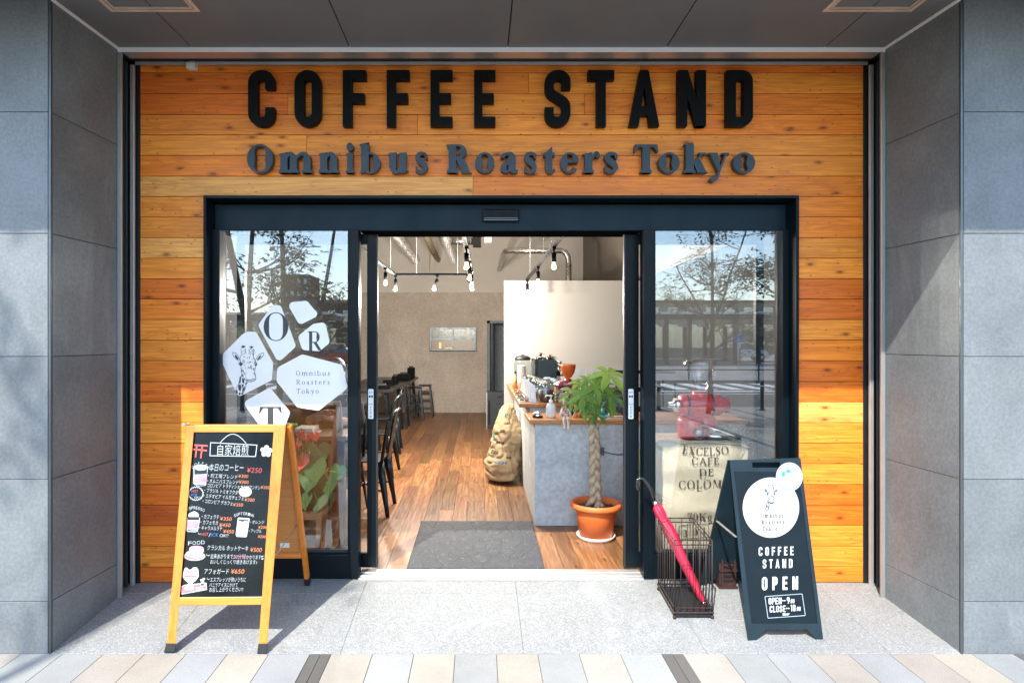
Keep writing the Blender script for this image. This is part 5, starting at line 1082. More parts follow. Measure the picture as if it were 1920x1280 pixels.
block(-18.5, -12.6, -75, -58, 5.6, 'office_building', 'low dark grey flat-roofed building behind the left bus shelter', (.07, .075, .08), 4, 2)
block(-46, -40, -150, -140, 17, 'tower_building', 'dark brown tower block rising far behind the low buildings', (.10, .085, .08), 4, 6)
block(20, 46, -95, -80, 7, 'apartment_building', 'long beige apartment block far beyond the right bus shelter', (.36, .32, .27), 10, 3, (.18, .1, .08))
block(-40, -20, -110, -95, 5.2, 'warehouse_building', 'pale low warehouse far beyond the left bus shelter', (.4, .4, .38), 8, 1, (.35, .2, .15))
block(48, 70, -120, -100, 5.5, 'brick_building', 'reddish low brick building far to the right', (.25, .12, .09), 8, 2)
t = thing('tower_crane', 'slim white tower crane far away above the left roofs', 'crane', (-62, -190, 0)); m = MB(); z = 31
for a in (-.5, .5): m.tube([(-62+a, -190, 0), (-62+a, -190, z)], .14, 5)
for i in range(20): m.tube([(-62.5+(i % 2), -190, i*1.55), (-61.5-(i % 2), -190, i*1.55+1.55)], .07, 4)
m.build('mast', cw, t); m = MB(); m.tube([(-66, -190, z), (-50, -190, z)], .22, 5); m.tube([(-62, -190, z+3), (-50.5, -190, z+.1)], .06, 4); m.tube([(-62, -190, z), (-62, -190, z+3)], .15, 5); m.build('jib', cw, t); m = MB(); m.box(-66, -64.6, -190.6, -189.4, z-1.2, z-.2); m.build('counterweight', pm('cw_grey', (.3, .3, .3), .7), t)
m = MB(); r = random.Random(4)
for i in range(150):
    x = r.uniform(-170, 170); y = r.uniform(-175, -125); h = r.uniform(2.5, 5.5)
    for k in range(26):
        a, b, c = r.gauss(0, 2.3), r.gauss(0, 1.2), abs(r.gauss(0, .5))*h; s = r.uniform(.5, 1.3); n = Vector((r.uniform(-1, 1), r.uniform(.2, 1), r.uniform(-.3, 1))).normalized(); u = n.orthogonal().normalized()*s; v = n.cross(u)*.8; p = Vector((x+a, y+b, ZR+c)); m.tone = (1, 1, 1, r.random()*.99+.01); m.face([p+u, p+v, p-u, p-v])
tag(m.build('far_trees', leafB, None, local=True), kind='stuff')
# parked cars
tyre = pm('tyre', (.012, .012, .013), .8); carglass = glass('car_glass', .3, (.12, .14, .15)); lampc = pm('head_lamp', (.7, .7, .68), .15); tail = pm('tail_lamp', (.35, .01, .01), .2)
def car(loc, rz, col, label):
    t = thing('parked_car', label, 'car', loc, 'cars parked across the road', R(rz)); paint = pm('paint%.2f%.2f' % col[:2], col, .3, 0, .03, coat=.8)
    pr = [(-2.1, .35), (-2.15, .62), (-2.05, .85), (-1.75, .92), (1.1, .95), (1.85, .82), (2.1, .62), (2.12, .35)]; m = MB()
    m.prism(pr, lambda x, y, d: (x, d, y), -.84, .84); m.build('body', paint, t, bevel=.06, local=True, seg=3)
    cb = [(-1.85, .93), (-1.45, 1.42), (.25, 1.46), (1.05, .951)]; m = MB(); V = []
    m.hexa([(-1.9, -.78, .93), (1.1, -.78, .95), (1.1, .78, .95), (-1.9, .78, .93)], [(-1.45, -.62, 1.42), (.2, -.62, 1.44), (.2, .62, 1.44), (-1.45, .62, 1.42)]); m.build('windows', carglass, t, bevel=.03, local=True)
    m = MB(); m.box(-1.45, .2, -.6, .6, 1.43, 1.50); m.build('roof', paint, t, bevel=.03, local=True)
    for x in (-1.3, 1.35):
        for y in (-.80, .80):
            m = MB(); m.lathe([(0, -.1), (.26, -.1), (.31, -.06), (.31, .06), (.26, .1), (0, .1)], (x, y, .31), 18, Matrix.Rotation(R(90), 3, 'X')); wv = m.build('wheel', tyre, t, local=True); m = MB(); m.lathe([(0, -.115), (.19, -.112), (.2, -.1)], (x, y, .31), 14, Matrix.Rotation(R(90 if y > 0 else -90), 3, 'X')); m.build('rim', steel, wv, local=True)
    for y in (-.6, .6): m = MB(); m.box(2.02, 2.14, y-.17, y+.17, .62, .74); m.build('headlight', lampc, t, bevel=.02, local=True); m = MB(); m.box(-2.16, -2.08, y-.15, y+.15, .66, .82); m.build('tail_light', tail, t, bevel=.02, local=True)
    return t
car((21.5, -46.5, ZR-.02), 8, (.72, .73, .73), 'white car parked beyond the right bus shelter')
car((26.5, -45, ZR-.02), -5, (.18, .19, .20), 'grey car parked right of the white car')
car((31.5, -50, ZR-.02), 4, (.55, .56, .57), 'silver car parked farthest right across the road')
car((-9.6, -33, ZR-.02), 174, (.45, .03, .03), 'red car parked right of the left bus shelter')
car((-20.5, -42, ZR-.02), 5, (.05, .06, .08), 'dark blue car parked left of the left bus shelter')
# crossing signs
for x, y, lb in ((14.9, -26.3, 'blue triangular crossing sign on a grey post, mirrored at the right of the right window'), (15.6, -33, 'more distant blue triangular crossing sign beyond the first')):
    z = ZR-.02; t = thing('road_sign', lb, 'sign', (x, y, z), 'crossing signs'); m = MB(); m.tube([(x, y, z), (x, y, z+2.05)], .035, 8); m.build('post', steel, t)
    m = MB(); m.prism([(x-.36, 1.33), (x+.36, 1.33), (x+.03, 1.98), (x-.03, 1.98)], lambda a, b, d: (a, y+d, b), .04, .055); m.build('plate', pm('sign_blue', (.01, .12, .52), .4), t)
    m = MB(); F2 = lambda a, b: (x+a, y+.0575, b)
    m.face([F2(-.02, 1.7), F2(.04, 1.7), F2(.04, 1.77), F2(-.02, 1.77)]); m.face([F2(-.06, 1.52), F2(.06, 1.52), F2(.04, 1.68), F2(-.03, 1.68)]); m.face([F2(-.1, 1.4), F2(-.05, 1.4), F2(.0, 1.515), F2(-.05, 1.515)]); m.face([F2(.06, 1.4), F2(.11, 1.4), F2(.05, 1.515), F2(.01, 1.515)]); m.build('pedestrian_symbol', white, t)
# railing of the far side
t = thing('guard_rail', 'dark guard rail along the far side of the road', 'railing', (10, -22.4, ZR)); m = MB()
for i in range(23): m.tube([(-30+i*3, -22.4, ZR-.02), (-30+i*3, -22.4, ZR+.75)], .035, 6)
for z in (.4, .75): m.tube([(-30, -22.4, ZR+z), (36, -22.4, ZR+z)], .025, 6)
m.build('rail', cd, t)
# ------------------------------------------------------------------ chalkboard A-frame
pine = wood('honey_pine', 2, .22, .4, (.66, .205, .020), knots=False, coat=.25); pineh = wood('honey_pine_rail', 0, .22, .4, (.68, .22, .024), knots=False, coat=.25); ply = wood('plywood', 0, .18, .55, (.62, .26, .07), knots=False, coat=.05)
rub = pm('rubber_foot', (.012, .012, .013), .7)
t = thing('chalkboard_sign', 'wooden A-frame chalkboard menu with pine frame, in front of the left window', 'menu board', (-1.28, -.4, -.07))
fL, fR = Vector((-1.521, -.685, gz(-.685))), Vector((-1.065, -.68, gz(-.68)))
aL, aR = Vector((-1.556, -.452, 1.0)), Vector((-1.025, -.448, 1.0))
u = (fR-fL); PF = Plane(fL+Vector((0, -.012, 0)), (aL-fL).cross(Vector((1, 0, 0))))
def on(px, py, d=0): return PF(px, py, d)
def slab(mb, q, th, d=0): mb.hexa([on(*p, d-th) for p in q], [on(*p, d) for p in q])
def part(nm, q, th, mat, d=0, bv=.003, par=None): m = MB(); slab(m, q, th, d); return m.build(nm, mat, par or t, bevel=bv)
# photo outline of the front frame: stiles, rails
part('stile', [(313, 1206), (329.5, 1206), (364.5, 797.5), (349, 797.5)], .028, pine)
part('stile', [(485, 1206), (501, 1206), (536, 796), (514, 796)], .028, pine)
part('top_rail', [(362.6, 810), (515.4, 810), (514.6, 796), (364, 796)], .026, pineh, -.001)
part('bottom_rail', [(327, 1134.5), (490.5, 1133), (492, 1118), (328.6, 1119)], .026, pineh, -.001)
for q in ([(307, 1222), (327, 1222), (329.8, 1205), (312, 1205)], [(482, 1225), (500, 1225), (502.5, 1206), (484.5, 1206)]): part('rubber_foot', q, .032, rub, .002)
bd = part('board', [(333.5, 1119.5), (491, 1118.5), (513.5, 807), (361.5, 807)], .012, pm('chalkboard', (.006, .008, .009), .16, 0, .3, 4, spec=.35), -.012, 0)
PB = Plane(PF.p-PF.n*.012, PF.n)
# rear panel
bR = Vector((-1.022, -.035, 0)); bL = Vector((-1.50, -.035, 0)); th = .02
ax = aR+Vector((.012, .03, 0)); axl = aL+Vector((.01, .03, 0))
def lerp(a, b, k): return Vector(a).lerp(Vector(b), k)
for a, b in ((ax, bR), (axl, bL)): m = MB(); m.bar(a, lerp(a, b, .955), .026, .034, (0, 1, 0)); m.build('rear_stile', pine, t, bevel=.003); m = MB(); m.bar(lerp(a, b, .956), b+Vector((0, 0, .004)), .03, .038, (0, 1, 0)); m.build('rubber_foot', rub, t)
m = MB(); m.bar(lerp(axl, bL, .80)+Vector((.015, 0, 0)), lerp(ax, bR, .80)-Vector((.015, 0, 0)), .026, .03); m.build('rear_rail', pineh, t)
m = MB(); m.bar(axl+Vector((.015, .006, -.012)), ax+Vector((-.015, .006, -.012)), .026, .03); m.build('rear_rail', pineh, t)
o = Vector((0, .004, 0)); m = MB(); m.hexa([lerp(axl, bL, .78)+o, lerp(ax, bR, .78)-Vector((.014, 0, 0))+o, lerp(ax, bR, .02)-Vector((.014, 0, 0))+o, lerp(axl, bL, .02)+o], [p+Vector((0, .005, .002)) for p in (lerp(axl, bL, .78)+o, lerp(ax, bR, .78)-Vector((.014, 0, 0))+o, lerp(ax, bR, .02)-Vector((.014, 0, 0))+o, lerp(axl, bL, .02)+o)]); rp = m.build('rear_panel', ply, t)
m = MB(); nrm = Vector((0, -1, -.4)).normalized()
m.hexa(*[[P(525, 1026, -.13), P(543, 1026, -.13), P(543, 1017, -.14), P(525, 1017, -.14)], [P(525, 1026, -.132), P(543, 1026, -.132), P(543, 1017, -.142), P(525, 1017, -.142)]]); m.build('price_label', white, rp)
for a, b in ((ax, aR), (axl, aL)): m = MB(); m.tube([a+Vector((-.01, 0, .008)), b+Vector((-.01, 0, .008))], .007, 8); m.build('hinge', steel, t)
m = MB(); m.tube([lerp(aR, fR, .62)+Vector((-.02, .02, 0)), (lerp(aR, fR, .62)+lerp(ax, bR, .6))/2+Vector((-.03, 0, -.03)), lerp(ax, bR, .6)+Vector((-.025, 0, 0))], .003, 6); m.build('chain', steel, t)
CH = {'white': pm('chalk_white', (.42, .46, .48), .9, 0, .03), 'red': pm('chalk_red', (.55, .10, .09), .9, 0, .03), 'orange': pm('chalk_orange', (.60, .20, .09), .9, 0, .03), 'pink': pm('chalk_pink', (.46, .24, .31), .9, 0, .06, 60), 'blue': pm('chalk_blue', (.03, .17, .45), .9, 0, .03), 'cream': pm('chalk_cream', (.50, .50, .36), .9, 0, .06, 60), 'ice': pm('chalk_ice', (.36, .45, .49), .9, 0, .1, 60), 'black': pm('chalk_black', (.006, .008, .009), .4), 'teal': pm('chalk_teal', (.0, .32, .25), .8), 'mauve': pm('chalk_mauve', (.32, .16, .18), .9, 0, .2, 60)}
mk = {k: MB() for k in CH}
def W(c, s, x0, y0, x1, h, rise=0, sh=.12): write(mk[c], PB, s, x0, y0, x1, y0+rise, h, .0012, sh)
def A_(c, pts, lv=0, rr=0): area(mk[c], PB, pts, .0006+lv*.0004, rr)
def Ln(c, pts, w, rr=0, closed=False, lv=3): line(mk[c], PB, pts, w, .0006+lv*.0004, rr, closed)
def q7(x, y): return (330+x/6.735, 790+y/6.735)
def q8(x, y): return (330+x/6.4, 930+y/6.4)
# title with bag outline, gate, blossom
Ln('white', [q7(437, 265), q7(1022, 296), q7(1004, 440), q7(428, 430)], 1.4, closed=True); Ln('white', [q7(548+340*k/12/1.0*1.0, 275-118*math.sin(math.pi*k/12)) for k in range(13)], 1.2)
W('white', '自家焙煎', *q7(520, 412), q7(915, 0)[0], 16, 1, .05)
for a, b in (((232, 296), (400, 306)), ((212, 348), (392, 366))): Ln('red', [q7(*a), q7(*b)], 3)
for a, b in (((262, 300), (246, 452)), ((332, 310), (312, 464))): Ln('red', [q7(*a), q7(*b)], 2.8)
for k in range(5): A_('white', disc(q7(1140, 374)[0]+7*math.cos(k*1.257-1.5), q7(1140, 374)[1]+7*math.sin(k*1.257-1.5), 4.6, n=14), k*.1)
A_('pink', disc(*q7(1140, 374), 2.2, n=10), 2)
def arcword(c, s, cx, cy, r, a0, a1, h):
    for k, ch in enumerate(s):
        a = R(a0+(a1-a0)*k/max(1, len(s)-1)); x, y = cx+r*math.sin(a), cy-r*math.cos(a); V, Fs = textmesh(ch); ca, sa = math.cos(a), math.sin(a); hh = h/.72
        mk[c].mesh([PB(x+hh*((v[0]-.3)*ca+v[1]*sa), y+hh*((v[0]-.3)*sa-v[1]*ca), .0014) for v in V], Fs)
arcword('white', 'COFFEE', q7(318, 0)[0]-1, q7(0, 640)[1], 14.5+0, -58, 62, 5.4)
def cup(fn, top, bot, x0, x1, lidc, sleeve, lid=False):
    pass
# takeaway cup 1
A_('white', [q7(218, 560), q7(408, 560), q7(404, 580), q7(380, 800), q7(350, 812), q7(260, 812), q7(216, 780), q7(222, 660)], 0, 2); A_('black', [q7(232, 590), q7(392, 590), q7(390, 660), q7(232, 668)], 1); A_('pink', [q7(230, 676), q7(392, 668), q7(384, 780), q7(228, 784)], 1); A_('ice', disc(*q7(312, 590), 11, 4), 2); A_('black', [q7(240, 792), q7(360, 796), q7(350, 806), q7(262, 804)], 1)
for r_ in (2.6, 1.2): Ln('mauve', disc(*q7(352, 736), r_, n=16), .5, closed=True, lv=4)
A_('white', [q7(250, 550), q7(310, 540), q7(370, 548), q7(410, 565), q7(216, 566)], 0)
W('white', '本日のコーヒー', *q7(415, 616), q7(850, 0)[0], 11, .6); W('red', '¥250', *q7(890, 642), q7(1078, 0)[0], 9.5, .8, .2)
rows_ = [('・町工場ブレンド', 405, 696, 775, '¥300', 785, 908, 706), ('・オムニバスブレンド', 392, 762, 785, '¥300', 790, 914, 780), ('・コロンビア トラディショナルマウンテン', 366, 818, 1062, '¥300', 1068, 1188, 848), ('・ブラジル トミオフクダ', 356, 880, 780, '', 0, 0, 0), ('・エチオピア イルガチェフェ', 346, 950, 852, '¥300', 862, 988, 1004), ('・コロンビア デカフェ', 334, 1016, 712, '¥350', 716, 842, 1066)]
for s, x, y, x1, p, a, b, y2 in rows_:
    W('white', s, *q7(x, y+6), q7(x1, 0)[0], 6.4, 5 if len(s) > 10 else 3, .15)
    if p: W('orange', p, *q7(a, y2), q7(b, 0)[0], 6.2, .8, .2)
W('white', 'ー', *q7(790, 900), q7(800, 0)[0], 3)
A_('cream', disc(*q7(875, 884), 12.2, 9.8), 3, 0); A_('white', disc(*q7(875, 884), 10.8, 8.4), 3.5); write(mk['orange'], PB, 'TAKE OUT', *q7(820, 858), q7(930, 0)[0], None, 2.6, .0026, 0); write(mk['teal'], PB, 'Cafe', *q7(838, 900), q7(916, 0)[0], None, 4.4, .0026, 0)
cl = [(q7(252, 908)[0]+(13.4+1.1*math.sin(k*10*math.pi/30*2))*math.cos(2*math.pi*k/60), q7(252, 908)[1]+(12.2+1.1*math.sin(k*10*math.pi/30*2))*math.sin(2*math.pi*k/60)) for k in range(60)]; Ln('white', cl, 1.1, closed=True)
W('red', 'HOT', *q7(196, 890), q7(276, 0)[0], 4.6, .3); W('blue', 'ICE', *q7(194, 936), q7(266, 0)[0], 4.6, .3); W('white', 'OK!!', *q7(230, 970), q7(306, 0)[0], 4.2, .3)
# espresso
for k, ch in enumerate('ESPRESSO'): W('white', ch, *q8(130+k*27, [168, 160, 154, 152, 156, 162, 172, 184][k]), q8(130+k*27+22, 0)[0], 5.8, 0, .05)
A_('white', [q8(130, 250), q8(288, 250), q8(285, 300), q8(262, 420), q8(230, 430), q8(140, 424), q8(116, 400), q8(122, 300)], 0, 2); A_('ice', [q8(142, 246), q8(150, 210), q8(190, 186), q8(218, 176), q8(250, 190), q8(274, 214), q8(276, 246)], 1, 3); A_('black', [q8(142, 250), q8(276, 252), q8(276, 284), q8(142, 282)], 2); A_('pink', [q8(130, 300), q8(276, 298), q8(258, 384), q8(124, 388)], 2); A_('black', [q8(136, 402), q8(254, 408), q8(240, 418), q8(140, 414)], 2)
for r_ in (3, 1.4): Ln('mauve', disc(*q8(240, 352), r_, n=16), .5, closed=True, lv=4)
for s, x, y, x1, p, a, b, y2 in (('・カフェラテ', 306, 262, 512, '¥350', 524, 664, 288), ('・カフェモカ', 292, 330, 500, '¥450', 514, 650, 362), ('・キャラメルラテ', 278, 398, 552, '¥450', 562, 692, 440)):
    W('white', s, *q8(x, y), q8(x1, 0)[0], 6.8, 1.6, .15); W('orange', p, *q8(a, y2), q8(b, 0)[0], 7, .8, .2)
W('white', '↳', *q8(262, 466), q8(298, 0)[0], 5.5); W('red', 'HOT', *q8(306, 472), q8(386, 0)[0], 6); W('white', '/', *q8(390, 484), q8(414, 0)[0], 7.4); W('blue', 'ICE', *q8(420, 478), q8(500, 0)[0], 5.8); W('white', 'OK!!', *q8(522, 488), q8(626, 0)[0], 6)
for k, ch in enumerate('SOFTDRINK'): W('white', ch, *q8(694+k*27+(6 if k > 3 else 0), [246, 236, 228, 224, 222, 226, 232, 240, 248][k]), q8(694+k*27+22+(6 if k > 3 else 0), 0)[0], 5.6, 0, .12)
A_('white', [q8(742, 252), q8(886, 262), q8(850, 480), q8(836, 490), q8(730, 484), q8(716, 462)], 0, 2); A_('black', [q8(750, 276), q8(872, 284), q8(866, 300), q8(830, 292), q8(800, 304), q8(750, 290)], 2); A_('cream', [q8(746, 296), q8(800, 308), q8(866, 304), q8(840, 470), q8(728, 464)], 1)
for k in range(6): A_('black', disc(q8(756+k*22, 266+k*1.5)[0], q8(0, 266+k*1.5)[1], .9, n=8), 2)
Ln('ice', disc(*q8(790, 386), 5.6, 6.4, 24), .7, closed=True, lv=4); Ln('mauve', [q8(774, 400), q8(780, 370), q8(796, 362), q8(806, 384), q8(802, 404)], .6, lv=4)
for s, x, y, x1, p, a, b, y2 in (('・オレンジ', 888, 326, 1054, '¥200', 984, 1086, 386), ('・アップル', 870, 432, 1022, '¥200', 980, 1074, 498)): W('white', s, *q8(x, y), q8(x1, 0)[0], 5.8, .8, .15); W('orange', p, *q8(a, y2), q8(b, 0)[0], 5.6, .5, .2)
# food
for k, ch in enumerate('FOOD'): W('white', ch, *q8(146+k*52, 584-k*4), q8(146+k*52+42, 0)[0], 7.2, 0, 0)
A_('white', disc(*q8(224, 716), 20, 8.6), 0); A_('mauve', disc(*q8(224, 714), 18.4, 7), 1); A_('cream', disc(*q8(246, 704), 13.5, 5.6), 2); A_('cream', [q8(160, 624), q8(332, 624), q8(334, 664), q8(300, 684), q8(200, 684), q8(158, 662)], 2.4, 1); A_('pink', disc(*q8(246, 622), 13.4, 4.8), 3); A_('cream', disc(*q8(250, 604), 2.4, 1.6, 10), 3.6); A_('ice', disc(*q8(152, 690), 5, 5, 16), 3.2)
W('white', 'クラシカル ホットケーキ', *q8(372, 640), q8(862, 0)[0], 8, 2, .15); W('orange', '¥500', *q8(886, 664), q8(1026, 0)[0], 8, .4, .2)
W('white', '↳', *q8(362, 724), q8(404, 0)[0], 6); W('white', '出来あがりまで', *q8(414, 740), q8(682, 0)[0], 7, .6, .08); W('pink', '20分程', *q8(688, 744), q8(836, 0)[0], 7, .4, .08); W('white', 'かかります', *q8(842, 750), q8(1018, 0)[0], 6.4, 0, .08); Ln('ice', [q8(1024, 726), q8(1046, 714)], 2); Ln('ice', [q8(1026, 752), q8(1050, 744)], 2)
W('white', 'おいしくじっくり焼きあげます♪', *q8(410, 806), q8(972, 0)[0], 6.8, .8, .08)
A_('white', [q8(82, 930), q8(104, 860), q8(128, 850), q8(160, 880), q8(190, 870), q8(206, 850), q8(250, 850), q8(270, 880), q8(272, 960), q8(240, 1010), q8(196, 1040), q8(214, 1090), q8(212, 1120), q8(120, 1126), q8(92, 1108), q8(130, 1074), q8(148, 1040), q8(104, 1000), q8(82, 970)], 1, 1.5); A_('pink', [q8(104, 920), q8(112, 868), q8(134, 866), q8(176, 900), q8(176, 940), q8(140, 944)], 2, 2); A_('cream', disc(*q8(228, 884), 6, 5.4, 18), 2); A_('ice', [q8(180, 912), q8(262, 912), q8(262, 944), q8(180, 944)], 2, 2); A_('mauve', [q8(94, 950), q8(250, 946), q8(244, 966), q8(100, 972)], 2)
A_('white', [q8(44, 1086), q8(110, 1058), q8(366, 1034), q8(372, 1120), q8(66, 1176)], 0, 1); A_('mauve', [q8(54, 1092), q8(112, 1068), q8(358, 1044), q8(362, 1112), q8(72, 1166)], .5, 1); A_('white', [q8(282, 990), q8(310, 996), q8(326, 976), q8(356, 980), q8(334, 1010), q8(346, 1080), q8(292, 1084), q8(300, 1020)], 1.2, 1); A_('black', [q8(298, 1050), q8(336, 1046), q8(336, 1066), q8(300, 1070)], 2); A_('white', [q8(230, 1096), q8(260, 1088), q8(350, 1112), q8(346, 1120), q8(250, 1122)], 1.4, 1); A_('ice', disc(*q8(152, 1108), 8, 2.4, 18), 2)
W('white', 'アフォガード', *q8(336, 928), q8(632, 0)[0], 8.6, 0, .12); W('orange', '¥650', *q8(654, 926), q8(814, 0)[0], 8.6, 0, .2)
W('white', '↳', *q8(370, 1010), q8(404, 0)[0], 6); W('white', 'エスプレッソが熱いうちに', *q8(410, 1020), q8(836, 0)[0], 7, .2, .08); W('white', 'バニラアイスにかけて', *q8(400, 1082), q8(738, 0)[0], 6.4, 0, .08); W('white', 'お召し上がりください!!', *q8(398, 1142), q8(802, 0)[0], 6.8, -1, .08)
for k, mb in mk.items():
    if mb.v: mb.build('chalk_drawing', CH[k], bd)
# ------------------------------------------------------------------ black A-frame sign
sb = pm('sign_board_black', (.002, .0065, .0095), .42, 0, .2, 6, spec=.25); sbl = pm('sign_edge', (.005, .016, .023), .55, 0, .25, 8, spec=.3)
t = thing('sandwich_board', 'black plastic A-frame sign reading COFFEE STAND OPEN by the right window', 'sign', (1.57, -.4, -.05))
fL, fR = Vector((1.364, -.585, gz(-.585))), Vector((1.746, -.580, gz(-.58))); aL, aR = Vector((1.388, -.31, .79)), Vector((1.782, -.306, .795))
PF = Plane(fL, (aL-fL).cross(fR-fL))
def on(px, py, d=0): return PF(px, py, d)
# shell with handle slot and foot arch: strips between outline pieces
def sl(nm, q, d0=-.022, d1=0, mat=sbl, bv=.003, par=None):
    m = MB(); m.prism(q, lambda x, y, d: on(x, y, d), d1, d0); return m.build(nm, mat, par or t, bevel=bv)
TL, TR = (1368, 862), (1501, 858); BL_, BR_ = (1402, 1200), (1543.5, 1197)
def ed(side, y):
    a, b = (TL, BL_) if side == 0 else (TR, BR_); return a[0]+(b[0]-a[0])*(y-a[1])/(b[1]-a[1])
body = [TL, (1435, 860), (1435, 866), (1416, 867), (1412, 871), (1414, 876), (1440, 876), (1440, 1168), (1414, 1198), (1411, 1200), (1402, 1200)]
m = MB()
def pc(q, d0=-.022, d1=0): m.prism(q, lambda x, y, d: on(x, y, d), d1, d0)
pc([TL, TR, (ed(1, 866), 866), (ed(0, 866), 866)]); pc([(ed(0, 866), 866), (1410, 866), (1411, 876), (ed(0, 876), 876)]); pc([(1462, 866), (ed(1, 866), 866), (ed(1, 876), 876), (1463, 876)])
pc([(ed(0, 876), 876), (ed(1, 876), 876), (ed(1, 884), 884), (ed(0, 884), 884)]); pc([(ed(0, 884), 884), (1376, 884), (1409, 1168), (ed(0, 1168), 1168)]); pc([(1497, 883), (ed(1, 883), 883), (ed(1, 1168), 1168), (1533, 1168)])
pc([(ed(0, 1168), 1168), (ed(1, 1168), 1168), (ed(1, 1177), 1177), (ed(0, 1177), 1177)]); pc([(ed(0, 1177), 1177), (1437, 1177), (1418, 1199), (1402, 1200)]); pc([(1511, 1177), (ed(1, 1177), 1177), (1543.5, 1197), (1529, 1197)])
pc([(1437, 1177), (1511, 1177), (1505, 1180), (1444, 1180)]); m.build('front_shell', sbl, t)
pn = sl('front_panel', [(1376, 884), (1497, 883), (1533, 1168), (1409, 1168)], -.018, -.003, sb, 0); PN = Plane(PF.p+PF.n*-.003, PF.n)
bLk, bRk = Vector((1.325, -.03, 0)), Vector((1.70, -.03, 0)); q = Vector((0, .014, 0)); m = MB()
A1, A2 = aL+Vector((0, .024, -.004)), aR+Vector((0, .024, -.004)); m.hexa([lerp(A1, bLk, .97), lerp(A2, bRk, .97), A2, A1], [p+q for p in (lerp(A1, bLk, .97), lerp(A2, bRk, .97), A2, A1)]); m.build('rear_panel', sbl, t)
for a, b in ((A1, bLk), (A2, bRk)): m = MB(); m.bar(lerp(a, b, .971), b, .05, .016, (0, 1, 0)); m.build('rear_foot', sbl, t)
m = MB(); m.bar(P(1344, 976, -.17), P(1380, 1006, -.40), .012, .004); m.build('brace', steel, t)
wm = pm('vinyl_white', (.42, .43, .44), .45, 0, .02); m = MB(); area(m, PN, disc(1445.5, 951, 53, 56.5, 48), .0006); ci = m.build('round_emblem', wm, pn)
m = MB(); giraffe(m, lambda x, y, d: PN(1433+(x-206)*.0865+(705-y)*.002, 907+(y-465)*.1005, d), .0012, lw=1.9)
for tx, a, b, y in (('Omnibus', 1426.5, 1469, 970), ('Roasters', 1428.2, 1470, 982.5), ('Tokyo', 1429.6, 1457.5, 994.8)): serif_line(m, lambda x, y_, d: PN(x, y_-(x-1426)*.01, d), tx, a, b, y, 8.0, .25, .13, .06, .36, d0=.0012)
m.build('emblem_drawing', ink, ci)
m = MB(); 
for tx, a, b, y, h, w_ in (('COFFEE', 1422.5, 1488, 1041.5, 16.5, .18), ('STAND', 1430, 1486, 1065, 17, .18), ('OPEN', 1428.5, 1496.5, 1106, 25, .19)): din_line(m, PN, tx, a, b, y, h, .36 if tx != 'OPEN' else .42, w_, slope=-.02)
m.build('lettering', wm, pn)
m = MB(); line(m, PN, [(1434.2, 1117.5), (1504, 1112.5), (1510, 1153), (1440, 1158)], 1.3, .0012, 1.5, True); fr_ = m.build('hours_frame', pm('frame_line', (.25, .33, .37), .5), pn)
m = MB(); din_line(m, PN, 'OPEN', 1441, 1465.5, 1132.5, 12.5, .10, .17, slope=-.03); din_line(m, PN, '>>', 1467, 1474, 1129.6, 9, .0, .17); din_line(m, PN, '9', 1475.2, 1480.5, 1130.8, 12.5, .1, .17); din_line(m, PN, ':00', 1481, 1489.7, 1130, 8, .10, .17)
din_line(m, PN, 'CLOSE', 1443, 1473, 1147.5, 12.5, .10, .17, slope=-.03); din_line(m, PN, '>>', 1474.4, 1481.5, 1144.2, 9, .0, .17); din_line(m, PN, '18', 1482.4, 1491.5, 1145.2, 12.5, .12, .17); din_line(m, PN, ':00', 1492.6, 1501.3, 1144.4, 8, .10, .17)
area(m, PN, [(1467, 1149), (1472, 1148.6), (1473, 1153), (1468, 1153.4)], .0012); area(m, PN, [(1472, 1149.5), (1481, 1149), (1478, 1152.5), (1473, 1152.6)], .0013); m.build('hours_lettering', wm, pn)
m = MB(); cx, cy = 1480, 893.5; pa = PF; area(m, pa, disc(cx, cy, 25.2, 27, 40), .0008); st = m.build('round_sticker', wm, t)
tl = pm('sticker_teal', (.01, .36, .48), .5); m = MB(); line(m, pa, disc(cx, cy, 22.4, 24.2, 40), 1.1, .0014, 0, True); area(m, pa, [(1465.5, 889), (1467, 884), (1471.5, 883), (1472, 890), (1469, 893.5), (1466.5, 893)], .0014); area(m, pa, [(1474, 883), (1476, 879.5), (1480.5, 879), (1482.2, 884), (1482, 888.5), (1479, 886), (1474.5, 885.5)], .0014); line(m, pa, [(1472, 889), (1483, 890), (1482, 896.5), (1471, 894)], .5, .0014, 0, True); write(m, pa, 'cafe', 1473, 893, 1481, 893.8, 2.4, .0014, 0)
for k in range(5): area(m, pa, disc(1490-k*.9, 885+k*4.2, 1.1, 1.1, 6), .0014); area(m, pa, disc(1494-k*.8, 889+k*3.4, .9, .9, 6), .0014); area(m, pa, disc(1486-k*.7, 894+k*2.8, .9, .9, 6), .0014)
m.build('sticker_print', tl, st)
